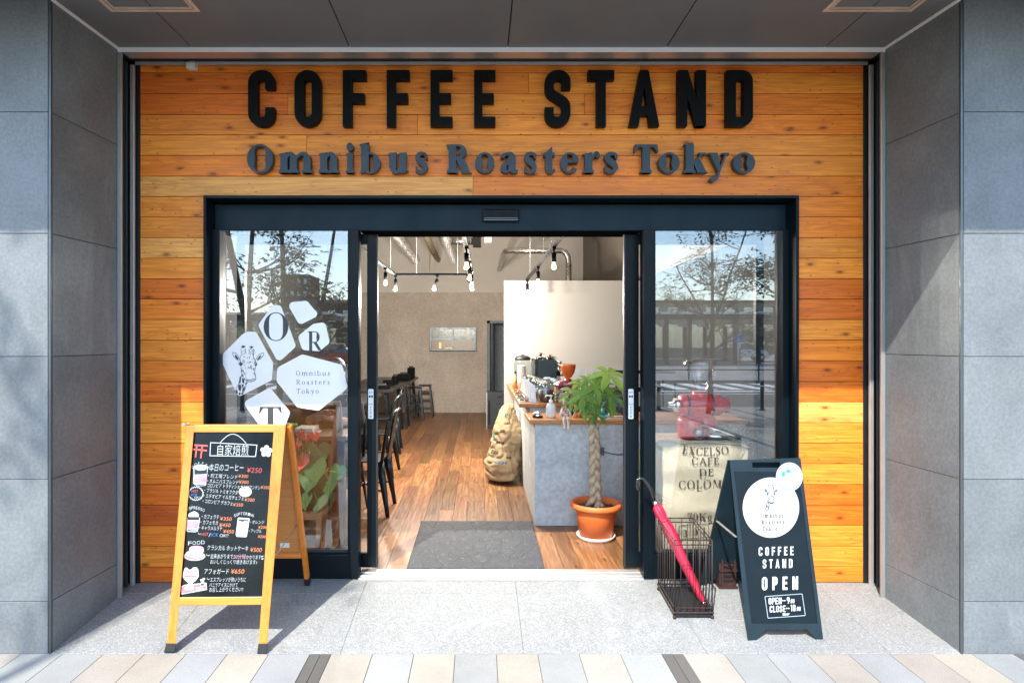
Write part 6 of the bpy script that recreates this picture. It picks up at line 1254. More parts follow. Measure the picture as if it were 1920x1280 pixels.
# ------------------------------------------------------------------ umbrella stand and umbrella
rust = pm('stand_brown', (.040, .026, .020), .5, .4, .25, 30)
x0, x1, y0, y1 = 1.054, 1.257, -.392, -.098; zb = gz(-.39)
t = thing('umbrella_stand', 'brown wire umbrella stand holding one red umbrella', 'umbrella stand', ((x0+x1)/2, (y0+y1)/2, zb)); zf = .375
def zz(x, y, f): return gz(y)+.018+f*(zf+.03)
def ring(f, r): m = MB(); m.tube([(a, b, zz(a, b, f)) for a, b in ((x0, y0), (x1, y0), (x1, y1), (x0, y1))], r, 6, closed=True, smooth=False); return m
for f in (1, .94, .10): ring(f, .0035).build('hoop', rust, t)
n = 0
for k in range(7):
    fx = x0+(x1-x0)*k/6
    for y in (y0, y1): m = MB(); m.tube([(fx, y, zz(fx, y, .0)), (fx, y, zz(fx, y, 1 if k % 2 == 0 else .92))], .0024 if k not in (0, 6) else .004, 5); m.build('wire', rust, t)
for k in range(1, 7):
    fy = y0+(y1-y0)*k/7
    for x in (x0, x1): m = MB(); m.tube([(x, fy, zz(x, fy, 0)), (x, fy, zz(x, fy, 1 if k % 2 else .92))], .0024, 5); m.build('wire', rust, t)
m = MB(); m.hexa([(x0, y0, zz(x0, y0, .0)-.006), (x1, y0, zz(x1, y0, 0)-.006), (x1, y1, zz(x1, y1, 0)-.006), (x0, y1, zz(x0, y1, 0)-.006)], [(x0, y0, zz(x0, y0, 0)+.004), (x1, y0, zz(x1, y0, 0)+.004), (x1, y1, zz(x1, y1, 0)+.004), (x0, y1, zz(x0, y1, 0)+.004)]); m.build('drip_tray', pm('tray_dark', (.02, .022, .026), .35, .3), t)
m = MB(); m.tube([(a, b, zz(a, b, .04)) for a, b in ((x0-.004, y0-.004), (x1+.004, y0-.004), (x1+.004, y1+.004), (x0-.004, y1+.004))], .006, 6, closed=True, smooth=False); m.build('base_rim', rust, t)
for a, b in ((x0, y0), (x1, y0), (x1, y1), (x0, y1)): m = MB(); m.ell((a, b, gz(b)+.010), (.010, .010, .010), 10, 6); m.build('foot', rust, t)
t = thing('umbrella', 'folded crimson umbrella with black hooked handle leaning in the wire stand', 'umbrella', (1.2, -.22, -.02))
tip, top = Vector((P(1318, 1127, -.27))), Vector(P(1230, 944, -.10)); tip.z = max(tip.z, zz(1.2, -.27, .02)); ax_ = (top-tip).normalized(); e1 = ax_.orthogonal().normalized(); e2 = ax_.cross(e1); red = pm('umbrella_red', (.46, .012, .045), .45, 0, .15, 18)
m = MB(); prof = [(0, .010), (.05, .016), (.2, .022), (.45, .029), (.62, .032), (.74, .033), (.80, .026), (.84, .025), (.90, .031), (.96, .028), (1, .012)]; V = []; n = 32; ln = (top-tip).length
for f, r_ in prof:
    for j in range(n):
        a = 2*math.pi*j/n+f*1.6; rr = r_*(1+.22*math.cos(a*7)*(.6+.4*math.sin(j*1.7))) if .03 < f < .99 else r_; V.append(tip+ax_*ln*f+(e1*math.cos(2*math.pi*j/n)+e2*math.sin(2*math.pi*j/n))*rr)
m.mesh(V, [(i*n+j, i*n+(j+1) % n, (i+1)*n+(j+1) % n, (i+1)*n+j) for i in range(len(prof)-1) for j in range(n)], True); m.build('canopy', red, t)
m = MB(); p = tip+ax_*ln*.82; m.tube([p-ax_*.006, p+ax_*.006], .0275, 14); m.build('strap', pm('strap_red', (.35, .01, .03), .5), t)
m = MB(); m.tube([top-ax_*.01, top+ax_*.02], .014, 12); m.build('collar', chrome, t)
h0 = top+ax_*.02; Yh = -.095; hk = [h0, P(1222, 920, Yh), P(1213, 905, Yh), P(1206, 897, Yh), P(1200, 896, Yh), P(1195, 902, Yh), P(1194, 910, Yh), P(1197, 916, Yh), P(1200, 918, Yh)]
m = MB(); m.tube(hk, [.0095]*7+[.010, .008], 12); m.build('handle', pm('handle_black', (.006, .008, .010), .12, coat=.6), t)
m = MB(); m.tube([tip, tip-ax_*.02], .005, 8); m.build('ferrule', chrome, t)
# ------------------------------------------------------------------ brown iron lantern holder
ir = pm('iron_brown', (.060, .028, .024), .5, .3, .25, 25); t = thing('incense_holder', 'small brown iron mosquito coil holder with hoop handle beside the black sign', 'coil holder', (X_(1364, -.07), -.05, 0)); Yk = -.075
def kp(px, py, y=Yk): return P(px, py, y)
zb2 = gz(Yk); bx0, bx1, bz1 = X_(1349, Yk), X_(1381, Yk), Z_(1026, Yk); m = MB(); mid = (bx0+bx1)/2
op = [(bx0, zb2), (bx1, zb2), (bx1+.002, bz1-.03), (bx1-.004, bz1-.008), (mid+.02, bz1), (mid-.02, bz1), (bx0+.004, bz1-.008), (bx0-.002, bz1-.03)]
m.prism(op, lambda x, z, d: (x, Yk+d, z), 0, .055); m.build('body', ir, t, bevel=.004)
for k in range(6): m = MB(); z = Z_(1043+k*8.6, Yk); m.prism([(mid-.032, z+.004), (mid, z-.002), (mid+.032, z+.004), (mid+.032, z-.005), (mid, z-.011), (mid-.032, z-.005)], lambda x, zz_, d: (x, Yk+d, zz_), -.006, -.0005); m.build('slot', pm('slot_dark', (.01, .012, .014), .5), t)
for px in (1353.5, 1377): m = MB(); m.box(X_(px, Yk)-.004, X_(px, Yk)+.004, Yk-.008, Yk-.0005, zb2+.01, bz1-.05); m.build('rib', ir, t)
m = MB(); m.box(bx0-.004, bx1+.004, Yk-.012, Yk-.0005, Z_(1070, Yk), Z_(1066, Yk)); m.box(bx0-.004, bx1+.004, Yk-.01, Yk+.06, zb2, zb2+.012); m.build('rim', ir, t)
m = MB(); m.ell((mid, Yk-.002, bz1-.022), (.018, .008, .010), 12, 6); m.build('boss', ir, t)
m = MB(); Yh = Yk+.03; hp = [kp(1353, 1030, Yh), kp(1353, 1006, Yh), kp(1356, 995, Yh), kp(1363, 990.5, Yh), kp(1371, 993, Yh), kp(1378, 1001, Yh), kp(1379, 1012, Yh), kp(1378, 1018, Yh), kp(1374, 1019, Yh)]; m.tube(hp, .0055, 8); m.build('handle', ir, t)
# ------------------------------------------------------------------ right window display: burlap sack, grinder, scoop
jute = None
def burlap(name, c):
    m, t, b = nodes(name); c_ = N(t, 'ShaderNodeTexCoord')
    w1 = N(t, 'ShaderNodeTexWave', bands_direction='X'); w2 = N(t, 'ShaderNodeTexWave', bands_direction='Z')
    for w in (w1, w2): w.inputs['Scale'].default_value = 75; w.inputs['Distortion'].default_value = 3; w.inputs['Detail'].default_value = 3; t.links.new(c_.outputs['Object'], w.inputs[0])
    k = mixc(t, .5, w1.outputs[0], w2.outputs[0]); n = tex(t, 5, 6); n2 = tex(t, 60, 3)
    col = mixc(t, k, tuple(v*.72 for v in c), c); col = mixc(t, ramp(t, n.outputs[0], [(.35, .45), (.65, 0)]).outputs[0], col, tuple(v*.62 for v in c)); col = mixc(t, ramp(t, n2.outputs[0], [(.6, 0), (.75, .4)]).outputs[0], col, tuple(v*.55 for v in c))
    t.links.new(col, b.inputs['Base Color']); b.inputs['Roughness'].default_value = .95; b.inputs['Specular IOR Level'].default_value = .1; bump(t, b, k, .5, .003); MATS[name] = m; return m
jute = burlap('burlap_pale', (.84, .73, .55)); juteb = burlap('burlap_tan', (.50, .36, .21))
def sack(mb, fn, nu=40, nv=40):
    V = []
    for i in range(nu):
        for j in range(nv+1): V.append(fn(i/nu, j/nv))
    mb.mesh(V, [(i*(nv+1)+j, ((i+1) % nu)*(nv+1)+j, ((i+1) % nu)*(nv+1)+j+1, i*(nv+1)+j+1) for i in range(nu) for j in range(nv)], True)
from mathutils import noise
SX0, SX1, SY0, SY1 = 1.165, 1.80, .34, .66
def sfn(u, v):
    a = 2*math.pi*u; ca, sa = math.cos(a), math.sin(a); e = .32; cx = (SX0+SX1)/2; hw = (SX1-SX0)/2; cy = (SY0+SY1)/2; hd = (SY1-SY0)/2
    px = math.copysign(abs(ca)**e, ca); py = math.copysign(abs(sa)**e, sa); k = 1
    z = .04+.755*min(1, v/.86)
    if v < .06: k = .93+.07*(v/.06)
    if v > .86: k = 1-((v-.86)/.14)**1.0; z = .795-.015*math.sin((1-k)*1.5)
    nz = noise.noise(Vector((px*2.2, py*2.2, v*5)))*.018+noise.noise(Vector((px*6, py*6, v*13)))*.006
    bul = .035*math.sin(math.pi*min(1, v/.9))*(1-abs(px)**2.5) if k > .9 else 0
    if px > .45 and k >= .99: z -= (px-.45)*.10*v*v
    return (cx+px*hw*k+nz*px, cy+py*hd*k-(bul*(1 if py < 0 else -1))*1+nz*2.2*(1 if py < 0 else 0), z+nz*.6)
t = thing('coffee_sack', 'full pale burlap sack printed EXCELSO CAFÉ DE COLOMBIA standing in the right window', 'sack', (1.44, .5, .04)); m = MB(); sack(m, sfn, 64, 56); m.build('sack_cloth', jute, t)
m = MB(); m.tube([sfn(i/64, .845) for i in range(64)], .008, 6, closed=True); m.build('hem', jute, t)
def front(px, py, d=0):                                        # print lies on the sack's front
    s_ = S(.30); x = (px-VX)/s_; z = CZ+(VY-py)/s_
    for _ in range(8):
        px_ = max(-1, min(1, (x-(SX0+SX1)/2)/((SX1-SX0)/2))); v = max(0, min(.86, (z-.04)/.755*.86)); cxn = math.copysign(abs(px_)**(1/.32), px_); a = -math.acos(max(-1, min(1, cxn))); p = sfn((a/(2*math.pi)) % 1, v); yy = p[1]; s_ = S(yy); x = (px-VX)/s_; z = CZ+(VY-py)/s_
    return Vector((x, yy-.011-d, z))
pr = pm('stencil_black', (.10, .085, .07), .9, 0, .4, 60); m = MB()
def sline(tx, a, b, y, cap, arc=0, B=.2):
    gl = [(c, *serif(c, B, .06, .06)) for c in tx]; tot = sum(g[1] for g in gl)+.16*(len(gl)-1); k = (b-a)/tot; x = 0
    for n_, (c, W_, o_) in enumerate(gl):
        f = (x+W_/2)/tot*2-1; dy = arc*(1-f*f); sl_ = -2*arc*f/((b-a)/2)*(-1)
        flatput(m, o_, lambda u, v, d, x=x, dy=dy, f=f: front(a+(x+u)*k+(-arc*2*f/((b-a)/2))*v*cap*(1), y+dy-v*cap+(-2*arc*f/((b-a)/2))*(u-W_/2)*k, d), .0, n_); x += W_+.16
sline('EXCELSO', 1278, 1366, 849, 15, 4); sline('CAFÉ', 1296, 1347, 870, 13.5); sline('DE', 1310, 1337, 891, 13); sline('COLOMBIA', 1272, 1392, 916, 15.5, -2)
sline('70Kg', 1288, 1335, 975, 14.5)
for q_ in ([(1272, 984), (1390, 976), (1390, 1000), (1272, 1010)],):
    L_e, R_e = edges(q_, 1.4, True)
    for i in range(4):
        j = (i+1) % 4
        for k in range(8): A0, A1_ = k/8, (k+1)/8; lp = lambda p, q, f: (p[0]+(q[0]-p[0])*f, p[1]+(q[1]-p[1])*f); m.face([front(*lp(L_e[i], L_e[j], A0)), front(*lp(L_e[i], L_e[j], A1_)), front(*lp(R_e[i], R_e[j], A1_)), front(*lp(R_e[i], R_e[j], A0))])
sline('3', 1279, 1288, 1005, 13); sline('0', 1297, 1307, 1002, 13); sline('1', 1316, 1322, 1000, 13)
for x in (1292.5, 1311.5, 1327): m.face([front(x, 983), front(x+1, 983), front(x+1, 1005), front(x, 1005)])
m.build('stencil_print', pr, t)
t = thing('burlap_sack', 'tan burlap sack slumped behind the right door stile beside the printed sack', 'sack', (1.0, .62, .0)); m = MB()
def s2(u, v): a = 2*math.pi*u; r_ = .125*(1-.12*math.cos(v*6))*(1 if v < .9 else max(0, 1-((v-.9)/.1)**2)**.5); n_ = noise.noise(Vector((math.cos(a)*2, math.sin(a)*2, v*6)))*.03; return (1.095+(r_*.5+n_*.3)*math.cos(a), .50+(r_+n_)*math.sin(a), .005+.70*v+n_*.3)
sack(m, s2, 36, 30); m.build('sack_cloth', juteb, t)
redm = pm('grinder_red', (.72, .008, .008), .25, 0, .08, coat=.6)
zs = .80; t = grinder(X_(1318, .5), .5, zs, 1.12, 'coffee_grinder', 'shiny red shop coffee grinder with clear hopper in the right window', redm, MATS['clear_plastic'], 'hopper')
m = MB(); xg, yg = X_(1293, .49), .47; m.lathe([(0, .0), (.085, 0), (.088, .03), (.088, .11), (.075, .135), (0, .14)], (xg, yg, zs), 24); m.build('catch_bin', redm, t)
m = MB(); m.lathe([(.089, .10), (.0895, .106)], (xg, yg, zs), 24); m.build('bin_band', pm('gold_line', (.6, .35, .1), .3, .5), t)
t = thing('plastic_cup', 'clear plastic cup on the sack in front of the red grinder', 'cup', (X_(1309, .36), .385, zs)); m = MB(); m.lathe([(0, .002), (.036, .002), (.047, .098), (.045, .098), (.034, .006), (0, .006)], (X_(1309, .385), .385, zs-.02), 22); m.build('cup', glass('cup_plastic', .2, (.9, .75, .75)), t)
t = thing('bean_scoop', 'shiny steel coffee bean scoop lying on the sack in the right window', 'scoop', (X_(1350, .4), .4, zs)); RY = Matrix.Rotation(R(17), 3, 'Y')
m = MB(); ns = 20; V = []; xs_ = X_(1352, .4)
for i in range(9):
    f = i/8; L_ = -.12+.26*f; rr = .075*(1 if f > .25 else (f/.25)**.5*.8+.2)
    for j in range(ns+1):
        a = math.pi*(1+j/ns) if f < .6 else math.pi*(1.0+.12*(f-.6)/.4)+(math.pi*(1-.24*(f-.6)/.4))*j/ns
        V.append(Vector((xs_, .41, zs+.055))+RY @ Vector((L_, rr*math.cos(a), rr*math.sin(a)*.7)))
m.mesh(V, [(i*(ns+1)+j, (i+1)*(ns+1)+j, (i+1)*(ns+1)+j+1, i*(ns+1)+j+1) for i in range(8) for j in range(ns)], True); o = m.build('bowl', chrome, t); md = o.modifiers.new('solid', 'SOLIDIFY'); md.thickness = .002
m = MB(); pb = Vector((xs_, .41, zs+.055))+RY @ Vector((.12, 0, -.01)); m.tube([Vector((xs_, .41, zs+.055))+RY @ Vector((-.12, 0, -.01)), Vector((xs_, .41, zs+.055))+RY @ Vector((-.19, .02, .02))], .012, 10); m.build('handle', chrome, t)
t = thing('steel_bowl', 'low steel bowl on the sack below the scoop', 'bowl', (X_(1352, .36), .40, zs)); m = MB(); m.lathe([(0, .002), (.05, .002), (.085, .035), (.083, .035), (.048, .005), (0, .005)], (X_(1348, .38), .41, zs-.012), 24, None, 1, .6); m.build('bowl', chrome, t)
# wiry dried plant in the corner
t = thing('dried_plant', 'wiry grey-green dried plant in a dark pot in the right window corner', 'plant', (X_(1432, .5), .5, 0)); r = random.Random(6); m = MB(); bx, by = 1.72, .52
lf = leafmat('dry_leaf', (.22, .24, .15), (.30, .27, .17)); m = MB()
for i in range(240):
    a = r.uniform(0, 6.28); s_ = Vector((bx+r.uniform(-.05, .05), by+r.uniform(-.05, .05), .62+r.uniform(0, .1))); p = s_.copy(); d = Vector((math.cos(a)*.6, math.sin(a)*.45, r.uniform(.4, 1.3))).normalized(); pts = [p.copy()]
    for k in range(4): d = (d+Vector((r.uniform(-.5, .5), r.uniform(-.4, .4), -.22))).normalized(); p = p+d*.05; pts.append(p.copy())
    m.tone = (1, 1, 1, r.uniform(.01, 1)); m.tube(pts, .0022, 3, cap=False)
m.build('foliage', lf, t)
m = MB(); m.lathe([(0, .0), (.08, 0), (.095, .02), (.11, .6), (.1, .62), (0, .60)], (bx, by, 0), 20, None, .8, .8); m.build('pot', pm('pot_dark', (.02, .022, .022), .5), t)
# ------------------------------------------------------------------ money tree
px_, py_ = X_(1117, .82), .82; t = thing('potted_money_tree', 'braided-trunk money tree with bright green leaves in an orange pot', 'plant', (px_, py_, 0)); terra = pm('pot_orange', (.62, .15, .035), .5, 0, .06, 8)
m = MB(); m.lathe([(0, .022), (.118, .022), (.150, .21), (.152, .225), (.182, .228), (.188, .238), (.186, .262), (.176, .268), (.160, .262), (.152, .22), (.150, .215), (0, .212)], (px_, py_, 0), 44); m.build('pot', terra, t)
m = MB(); m.lathe([(0, .002), (.125, .002), (.142, .03), (.138, .032), (.122, .010), (0, .010)], (px_, py_, 0), 36); m.build('saucer', white, t)
m = MB(); m.lathe([(.151, .222), (.1, .232), (.04, .236), (0, .238)], (px_, py_, 0), 24); r = random.Random(3)
for i in range(140): a, q_ = r.uniform(0, 6.28), r.uniform(.03, .145); m.ell((px_+q_*math.cos(a), py_+q_*math.sin(a), .232), (r.uniform(.004, .01), r.uniform(.004, .01), r.uniform(.003, .008)), 5, 4)
m.build('soil', pm('soil', (.07, .04, .025), .9, 0, .4, 60), t)
bk = stone('money_bark', (.52, .41, .27), 0, .3, .8, 14, 70)
for k in range(3):
    m = MB(); pts = []; rs = []
    for i in range(70):
        f = i/69; a = f*16.5+k*2*math.pi/3; fl_ = .03*max(0, 1-f*7); A0 = .028*(1-.15*f)
        pts.append((px_+A0*math.sin(a)+fl_*math.sin(k*2.1)-.012*f, py_+.017*math.sin(2*a)-fl_*math.cos(k*2.1), .225+.61*f)); rs.append(.0215*(1-.2*f)+.0018*math.sin(i*.9+k))
    m.tube(pts, rs, 12); m.build('trunk', bk, t)
mleaf = leafmat('money_leaf', (.075, .19, .040), (.32, .48, .09), .35); stemm = pm('petiole_green', (.20, .32, .08), .5)
r = random.Random(12); lm = MB(); sm_ = MB()
def leaflet(m, o, d, up, ln, wd, tone, droop=.35):
    d = Vector(d).normalized(); s_ = d.cross(Vector(up)).normalized(); u_ = s_.cross(d); n = 7; C = []; 
    prof = [.02, .45, .8, 1, .92, .6, .02]; p = Vector(o); dd = d.copy(); Lp, Rp, Mp = [], [], []
    for i in range(n):
        f = i/(n-1); c = Vector(o)+d*ln*f-u_*ln*droop*f*f*.6+Vector((0, 0, -ln*droop*f*f*.5)); w = wd*prof[i]; Mp.append(c); Lp.append(c+s_*w+u_*w*.28); Rp.append(c-s_*w+u_*w*.28)
    for i in range(n-1):
        m.tone = (1, 1, 1, max(.01, min(1, tone+.08))); m.face([Mp[i], Mp[i+1], Lp[i+1], Lp[i]], True); m.tone = (1, 1, 1, max(.01, tone-.06)); m.face([Mp[i], Rp[i], Rp[i+1], Mp[i+1]], True)
def fan(px, py, yy, ln, tone, n=6, tilt=0, base=(0, 0, .82)):
    c = P(px, py, yy); b = Vector((px_-.012+base[0], py_+base[1], base[2])); mid = (b+c)/2+Vector((0, 0, .03)); sm_.tube([b, mid, c], [.0045, .0035, .003], 6)
    ax_ = (c-b).normalized()*.5+Vector((0, -.5, .35)); ax_.normalize(); e1 = ax_.orthogonal().normalized(); e2 = ax_.cross(e1)
    for k in range(n):
        a = 2*math.pi*k/n+tilt+r.uniform(-.15, .15); d = e1*math.cos(a)+e2*math.sin(a)+ax_*.15; leaflet(lm, c, d, ax_, ln*r.uniform(.72, .98), ln*.15, max(.02, min(1, tone+r.uniform(-.12, .12))), r.uniform(.15, .45))
for px, py, yy, ln, tn in ((1142, 702, .74, .20, .92), (1117, 725, .70, .17, .35), (1093, 743, .68, .165, .25), (1086, 718, .86, .12, .75), (1100, 712, .9, .13, .5), (1143, 741, .8, .19, .12), (1075, 735, .80, .15, .4), (1072, 752, .76, .12, .3), (1108, 750, .76, .14, .15), (1128, 722, .92, .17, .45), (1096, 760, .70, .13, .22), (1119, 778, .80, .12, .2), (1132, 760, .9, .15, .1), (1088, 735, .95, .14, .5), (1112, 706, .88, .12, .6)): fan(px, py, yy, ln, tn, r.choice((5, 6)), r.uniform(0, 1))
lm.build('foliage', mleaf, t); sm_.build('stems', stemm, t)
# ------------------------------------------------------------------ sacks on the shop floor
t = thing('coffee_sack', 'tall slumped tan coffee sacks with printed marks leaning on the counter side', 'sack', (.27, 2.7, 0)); m = MB()
def s3(u, v):
    a = 2*math.pi*u; ca, sa = math.cos(a), math.sin(a); k = (v/.05)**.5 if v < .05 else (1 if v < .93 else max(0, 1-((v-.93)/.07)**2)**.5)
    pr = [(0, .165), (.08, .190), (.25, .200), (.40, .172), (.5, .182), (.66, .165), (.8, .115), (.92, .075), (1, .05)]
    for (v0, r0), (v1, r1) in zip(pr, pr[1:]):
        if v0 <= v <= v1: r_ = r0+(r1-r0)*(v-v0)/(v1-v0); break
    n1 = noise.noise(Vector((ca*1.2, sa*1.2, v*3+3)))*.04
    q = noise.noise(Vector((ca*1.6+v*2.5, sa*1.6, v*7.5+1))); rg = (1-min(1, abs(q)*3.2))**2
    q2 = noise.noise(Vector((ca*3+7, sa*3, v*12+ca*3))); rg2 = (1-min(1, abs(q2)*3))**2
    w_ = 1 if v < .62 else .45
    d = (n1-rg*.026*w_+noise.noise(Vector((ca*5, sa*5, v*22)))*.008)*min(1, k*1.2)
    return (.235+.10*v+(r_*k*.98+d)*ca, 2.66+.30*v+(r_*k*1.35+d)*sa, .002+.775*v**.97+d*.25)
sack(m, s3, 90, 90); m.build('sack_cloth', juteb, t)
mm = {'black': MB(), 'green': MB(), 'blue': MB()}
def mark(c, u, v, du, dv, n=6):
    for i in range(n):
        q = [(u+du*(i+.0)/n, v), (u+du*(i+.75)/n, v), (u+du*(i+.75)/n, v+dv*r.uniform(.6, 1)), (u+du*i/n, v+dv)]
        mm[c].face([Vector(s3(*p))+Vector((math.cos(2*math.pi*p[0])*.003, math.sin(2*math.pi*p[0])*.003-.001, 0)) for p in q])
mark('black', .70, .74, .07, .06); mark('black', .62, .50, .10, .035); mark('black', .59, .36, .09, .05); mark('green', .68, .84, .09, .035, 3); mark('green', .56, .52, .05, .12, 3); mark('blue', .66, .26, .12, .03, 4); mark('black', .76, .32, .06, .03); mark('blue', .555, .44, .03, .12, 2); mark('black', .66, .64, .06, .04)
for k, c in (('black', (.06, .045, .03)), ('green', (.08, .18, .12)), ('blue', (.08, .16, .24))): mm[k].build('stencil_print', pm('print_'+k, c, .9, 0, .3, 50), t)
# ------------------------------------------------------------------ tables, chairs and stools inside
ironb = pm('iron_black', (.010, .014, .017), .32, .2, .15, 20); topb = pm('table_top', (.022, .022, .022), .35, 0, .2, 10)
def cafe_table(loc, label, ln=1.5):
    t = thing('cafe_table', label, 'table', loc, 'black tables along the left wall'); m = MB(); m.box(-.45, .45, -ln/2, ln/2, .725, .76); m.build('table_top', topb, t, bevel=.004, local=True)
    for x in (-.36, .36):
        for y in (-ln/2+.12, ln/2-.12):
            m = MB(); m.bar((x, y-.07, .724), (x+math.copysign(.05, x), y-.16, 0), .035, .02); m.bar((x, y+.07, .724), (x+math.copysign(.05, x), y+.16, 0), .035, .02); m.bar((x+math.copysign(.025, x), y-.12, .35), (x+math.copysign(.025, x), y+.12, .35), .02, .02); m.build('trestle_leg', ironb, t, local=True)
    return t
cafe_table((-1.66, 5.55, 0), 'black trestle-leg table nearest the door along the left wall'); cafe_table((-1.60, 7.2, 0), 'black trestle-leg table farthest from the door along the left wall'); cafe_table((-1.72, 3.6, 0), 'black trestle-leg table behind the two metal chairs')
def metal_chair(loc, rz, label):
    """sits facing local +Y"""
    t = thing('metal_chair', label, 'chair', loc, 'black metal chairs by the door', R(rz)); m = MB(); m.box(-.18, .18, -.18, .18, .44, .455); o = m.build('seat', ironb, t, bevel=.012, local=True)
    for x in (-1, 1):
        for y in (-1, 1):
            m = MB(); a = Vector((x*.165, y*.165, .44)); b = Vector((x*.215, y*.235, 0)); m.tube([a, a.lerp(b, .35), a.lerp(b, .75), b], [.034, .03, .02, .017], 8, flat=.55); m.build('leg', ironb, t, local=True)
    m = MB(); V = []; Hh = []
    pts = fillet([(-.19, .44), (-.205, .86), (.205, .86), (.19, .44)], .13); m.tube([(x, -.175-(z-.44)*.18+.05*(abs(x)/.2)**2-.05, z) for x, z in pts], .014, 8); m.build('back_frame', ironb, t, local=True)
    m = MB(); 
    for i in range(8):
        x0, x1 = -.09+.18*i/8, -.09+.18*(i+1)/8
        f = lambda x, z: (x, -.172-(z-.44)*.18+.05*(abs(x)/.2)**2-.05, z)
        m.face([f(x0, .45), f(x1, .45), f(x1, .855), f(x0, .855)])
    o = m.build('backrest', ironb, t, local=True); md = o.modifiers.new('solid', 'SOLIDIFY'); md.thickness = .004
    m = MB(); m.tube([(-.19, -.19, .2), (.19, .19, .26)], .008, 6); m.tube([(.19, -.19, .2), (-.19, .19, .26)], .008, 6); m.build('cross_brace', ironb, t, local=True); return t
c0 = metal_chair((-.985, 1.56, 0), 90, 'black metal cafe chair nearest the entrance, back towards the aisle')
dup(c0, (-1.14, 3.0, 0), R(88), 'black metal cafe chair second from the entrance, behind the nearest one'); dup(c0, (-1.26, 4.35, 0), R(94), 'black metal cafe chair third from the entrance, half hidden by the others')
def stool(loc, label):
    t = thing('bar_stool', label, 'stool', loc, 'black stools at the far end of the tables'); m = MB(); m.box(-.115, .115, -.115, .115, .585, .615); m.build('seat', ironb, t, bevel=.008, local=True)
    for x in (-1, 1):
        for y in (-1, 1): m = MB(); m.bar((x*.09, y*.09, .585), (x*.15, y*.15, 0), .032, .032); m.build('leg', ironb, t, local=True)
    m = MB()
    for z in (.16, .30, .44):
        k = .09+.06*(1-z/.585)
        for a, b in (((-k, -k), (k, -k)), ((-k, k), (k, k)), ((-k, -k), (-k, k)), ((k, -k), (k, k))): m.bar((*a, z), (*b, z), .018, .018)
    m.build('rungs', ironb, t, local=True); return t
s0 = stool((-1.02, 7.95, 0), 'black wooden stool nearest the clay back wall, in full view'); dup(s0, (-1.16, 7.5, 0), .05, 'black wooden stool just left of the one in full view')
zt2 = .761
for i, (px, y, w_, h, lb) in enumerate(((716, 5.2, .22, .04, 'flat black tray on the nearest visible table'), (729, 5.9, .16, .075, 'low black box on the middle of the tables'), (741, 6.2, .10, .12, 'rounded black caddy left of the tall black box'), (757, 7.0, .2, .11, 'wide black basket on the far table'), (771, 7.6, .13, .19, 'tall black box at the end of the far table'))):
    x = X_(px, y); t = thing('table_caddy', lb, 'caddy', (x, y, zt2), 'black caddies on the tables'); m = MB()
    if i == 2: m.lathe([(0, .001), (w_/2, .001), (w_/2*1.1, h*.5), (w_/2, h), (0, h)], (x, y, zt2), 16)
    else: m.box(x-w_/2, x+w_/2, y-w_/2, y+w_/2, zt2+.001, zt2+h)
    m.build('holder', blackl, t, bevel=.006); m = MB(); m.box(x-w_*.3, x+w_*.3, y-.02, y+.02, zt2+h+.001, zt2+h+.03); m.build('napkins', pm('napkin_dark', (.05, .05, .05), .7), t)
# ------------------------------------------------------------------ left window display: anthurium, wooden easel, seated person
ax0, ay0 = X_(566, .42), .45; t = thing('anthurium', 'anthurium with red flowers and heart-shaped leaves in the left window', 'plant', (ax0, ay0, 0)); al = leafmat('anthurium_leaf', (.010, .060, .018), (.045, .15, .045), .06); fm = pm('spathe_red', (.62, .025, .06), .25, 0, .12, 12); fm2 = pm('spathe_orange', (.70, .07, .03), .25, 0, .12, 12); sp = pm('spadix', (.65, .5, .2), .5)
m = MB(); m.lathe([(0, 0), (.085, 0), (.11, .2), (.115, .205), (.105, .21), (.1, .19), (0, .18)], (ax0, ay0, .32), 24); m.build('pot', pm('pot_dark', (.02, .022, .022), .5), t)
m = MB(); m.box(ax0-.16, ax0+.16, ay0-.15, ay0+.15, .285, .318)
for a in (-.14, .14):
    for b in (-.13, .13): m.box(ax0+a-.015, ax0+a+.015, ay0+b-.015, ay0+b+.015, 0, .284)
one(m, 'plant_stand', pm('stand_wood', (.12, .07, .04), .5), 'low dark wooden plant stand under the anthurium', 'stand')
def heart(m, c, n, up, s_, tone=.3):
    n = Vector(n).normalized(); r_ = n.cross(Vector(up)).normalized(); u_ = r_.cross(n); ol = []
    for k in range(24):
        a = 2*math.pi*k/24; x = .62*math.sin(a)**3; y = (13*math.cos(a)-5*math.cos(2*a)-2*math.cos(3*a)-math.cos(4*a))/17*.85; ol.append((x, y))
    C = Vector(c)+n*s_*.10-u_*0; P3 = [Vector(c)+r_*x*s_+u_*y*s_-n*s_*.18*(x*x+max(0, -y)**2) for x, y in ol]; ce = Vector(c)+u_*.25*s_+n*.02*s_
    for k in range(24): m.tone = (1, 1, 1, max(.01, min(1, tone+(.1 if k < 12 else -.05)))); m.face([ce, P3[k], P3[(k+1) % 24]], True)
m = MB(); st_ = MB(); r = random.Random(9); b0 = Vector((ax0, ay0, .5))
for px, py, yy, s_, tn in ((562, 885, .36, .125, .55), (598, 850, .38, .125, .35), (590, 880, .34, .13, .75), (614, 905, .40, .12, .3), (578, 905, .33, .09, .5), (570, 935, .34, .10, .35), (596, 940, .38, .10, .2), (548, 835, .45, .09, .3), (632, 885, .42, .10, .3), (555, 865, .40, .09, .2), (586, 925, .42, .11, .15), (612, 935, .46, .10, .25), (545, 905, .42, .10, .3), (575, 860, .5, .1, .15)):
    c = P(px, py, yy); st_.tube([b0, (b0+c)/2+Vector((0, 0, .05)), c], .004, 5); heart(m, c, Vector((r.uniform(-.5, .5), -1, r.uniform(.2, .7))), (r.uniform(-.4, .4), -.2, 1), s_, tn)
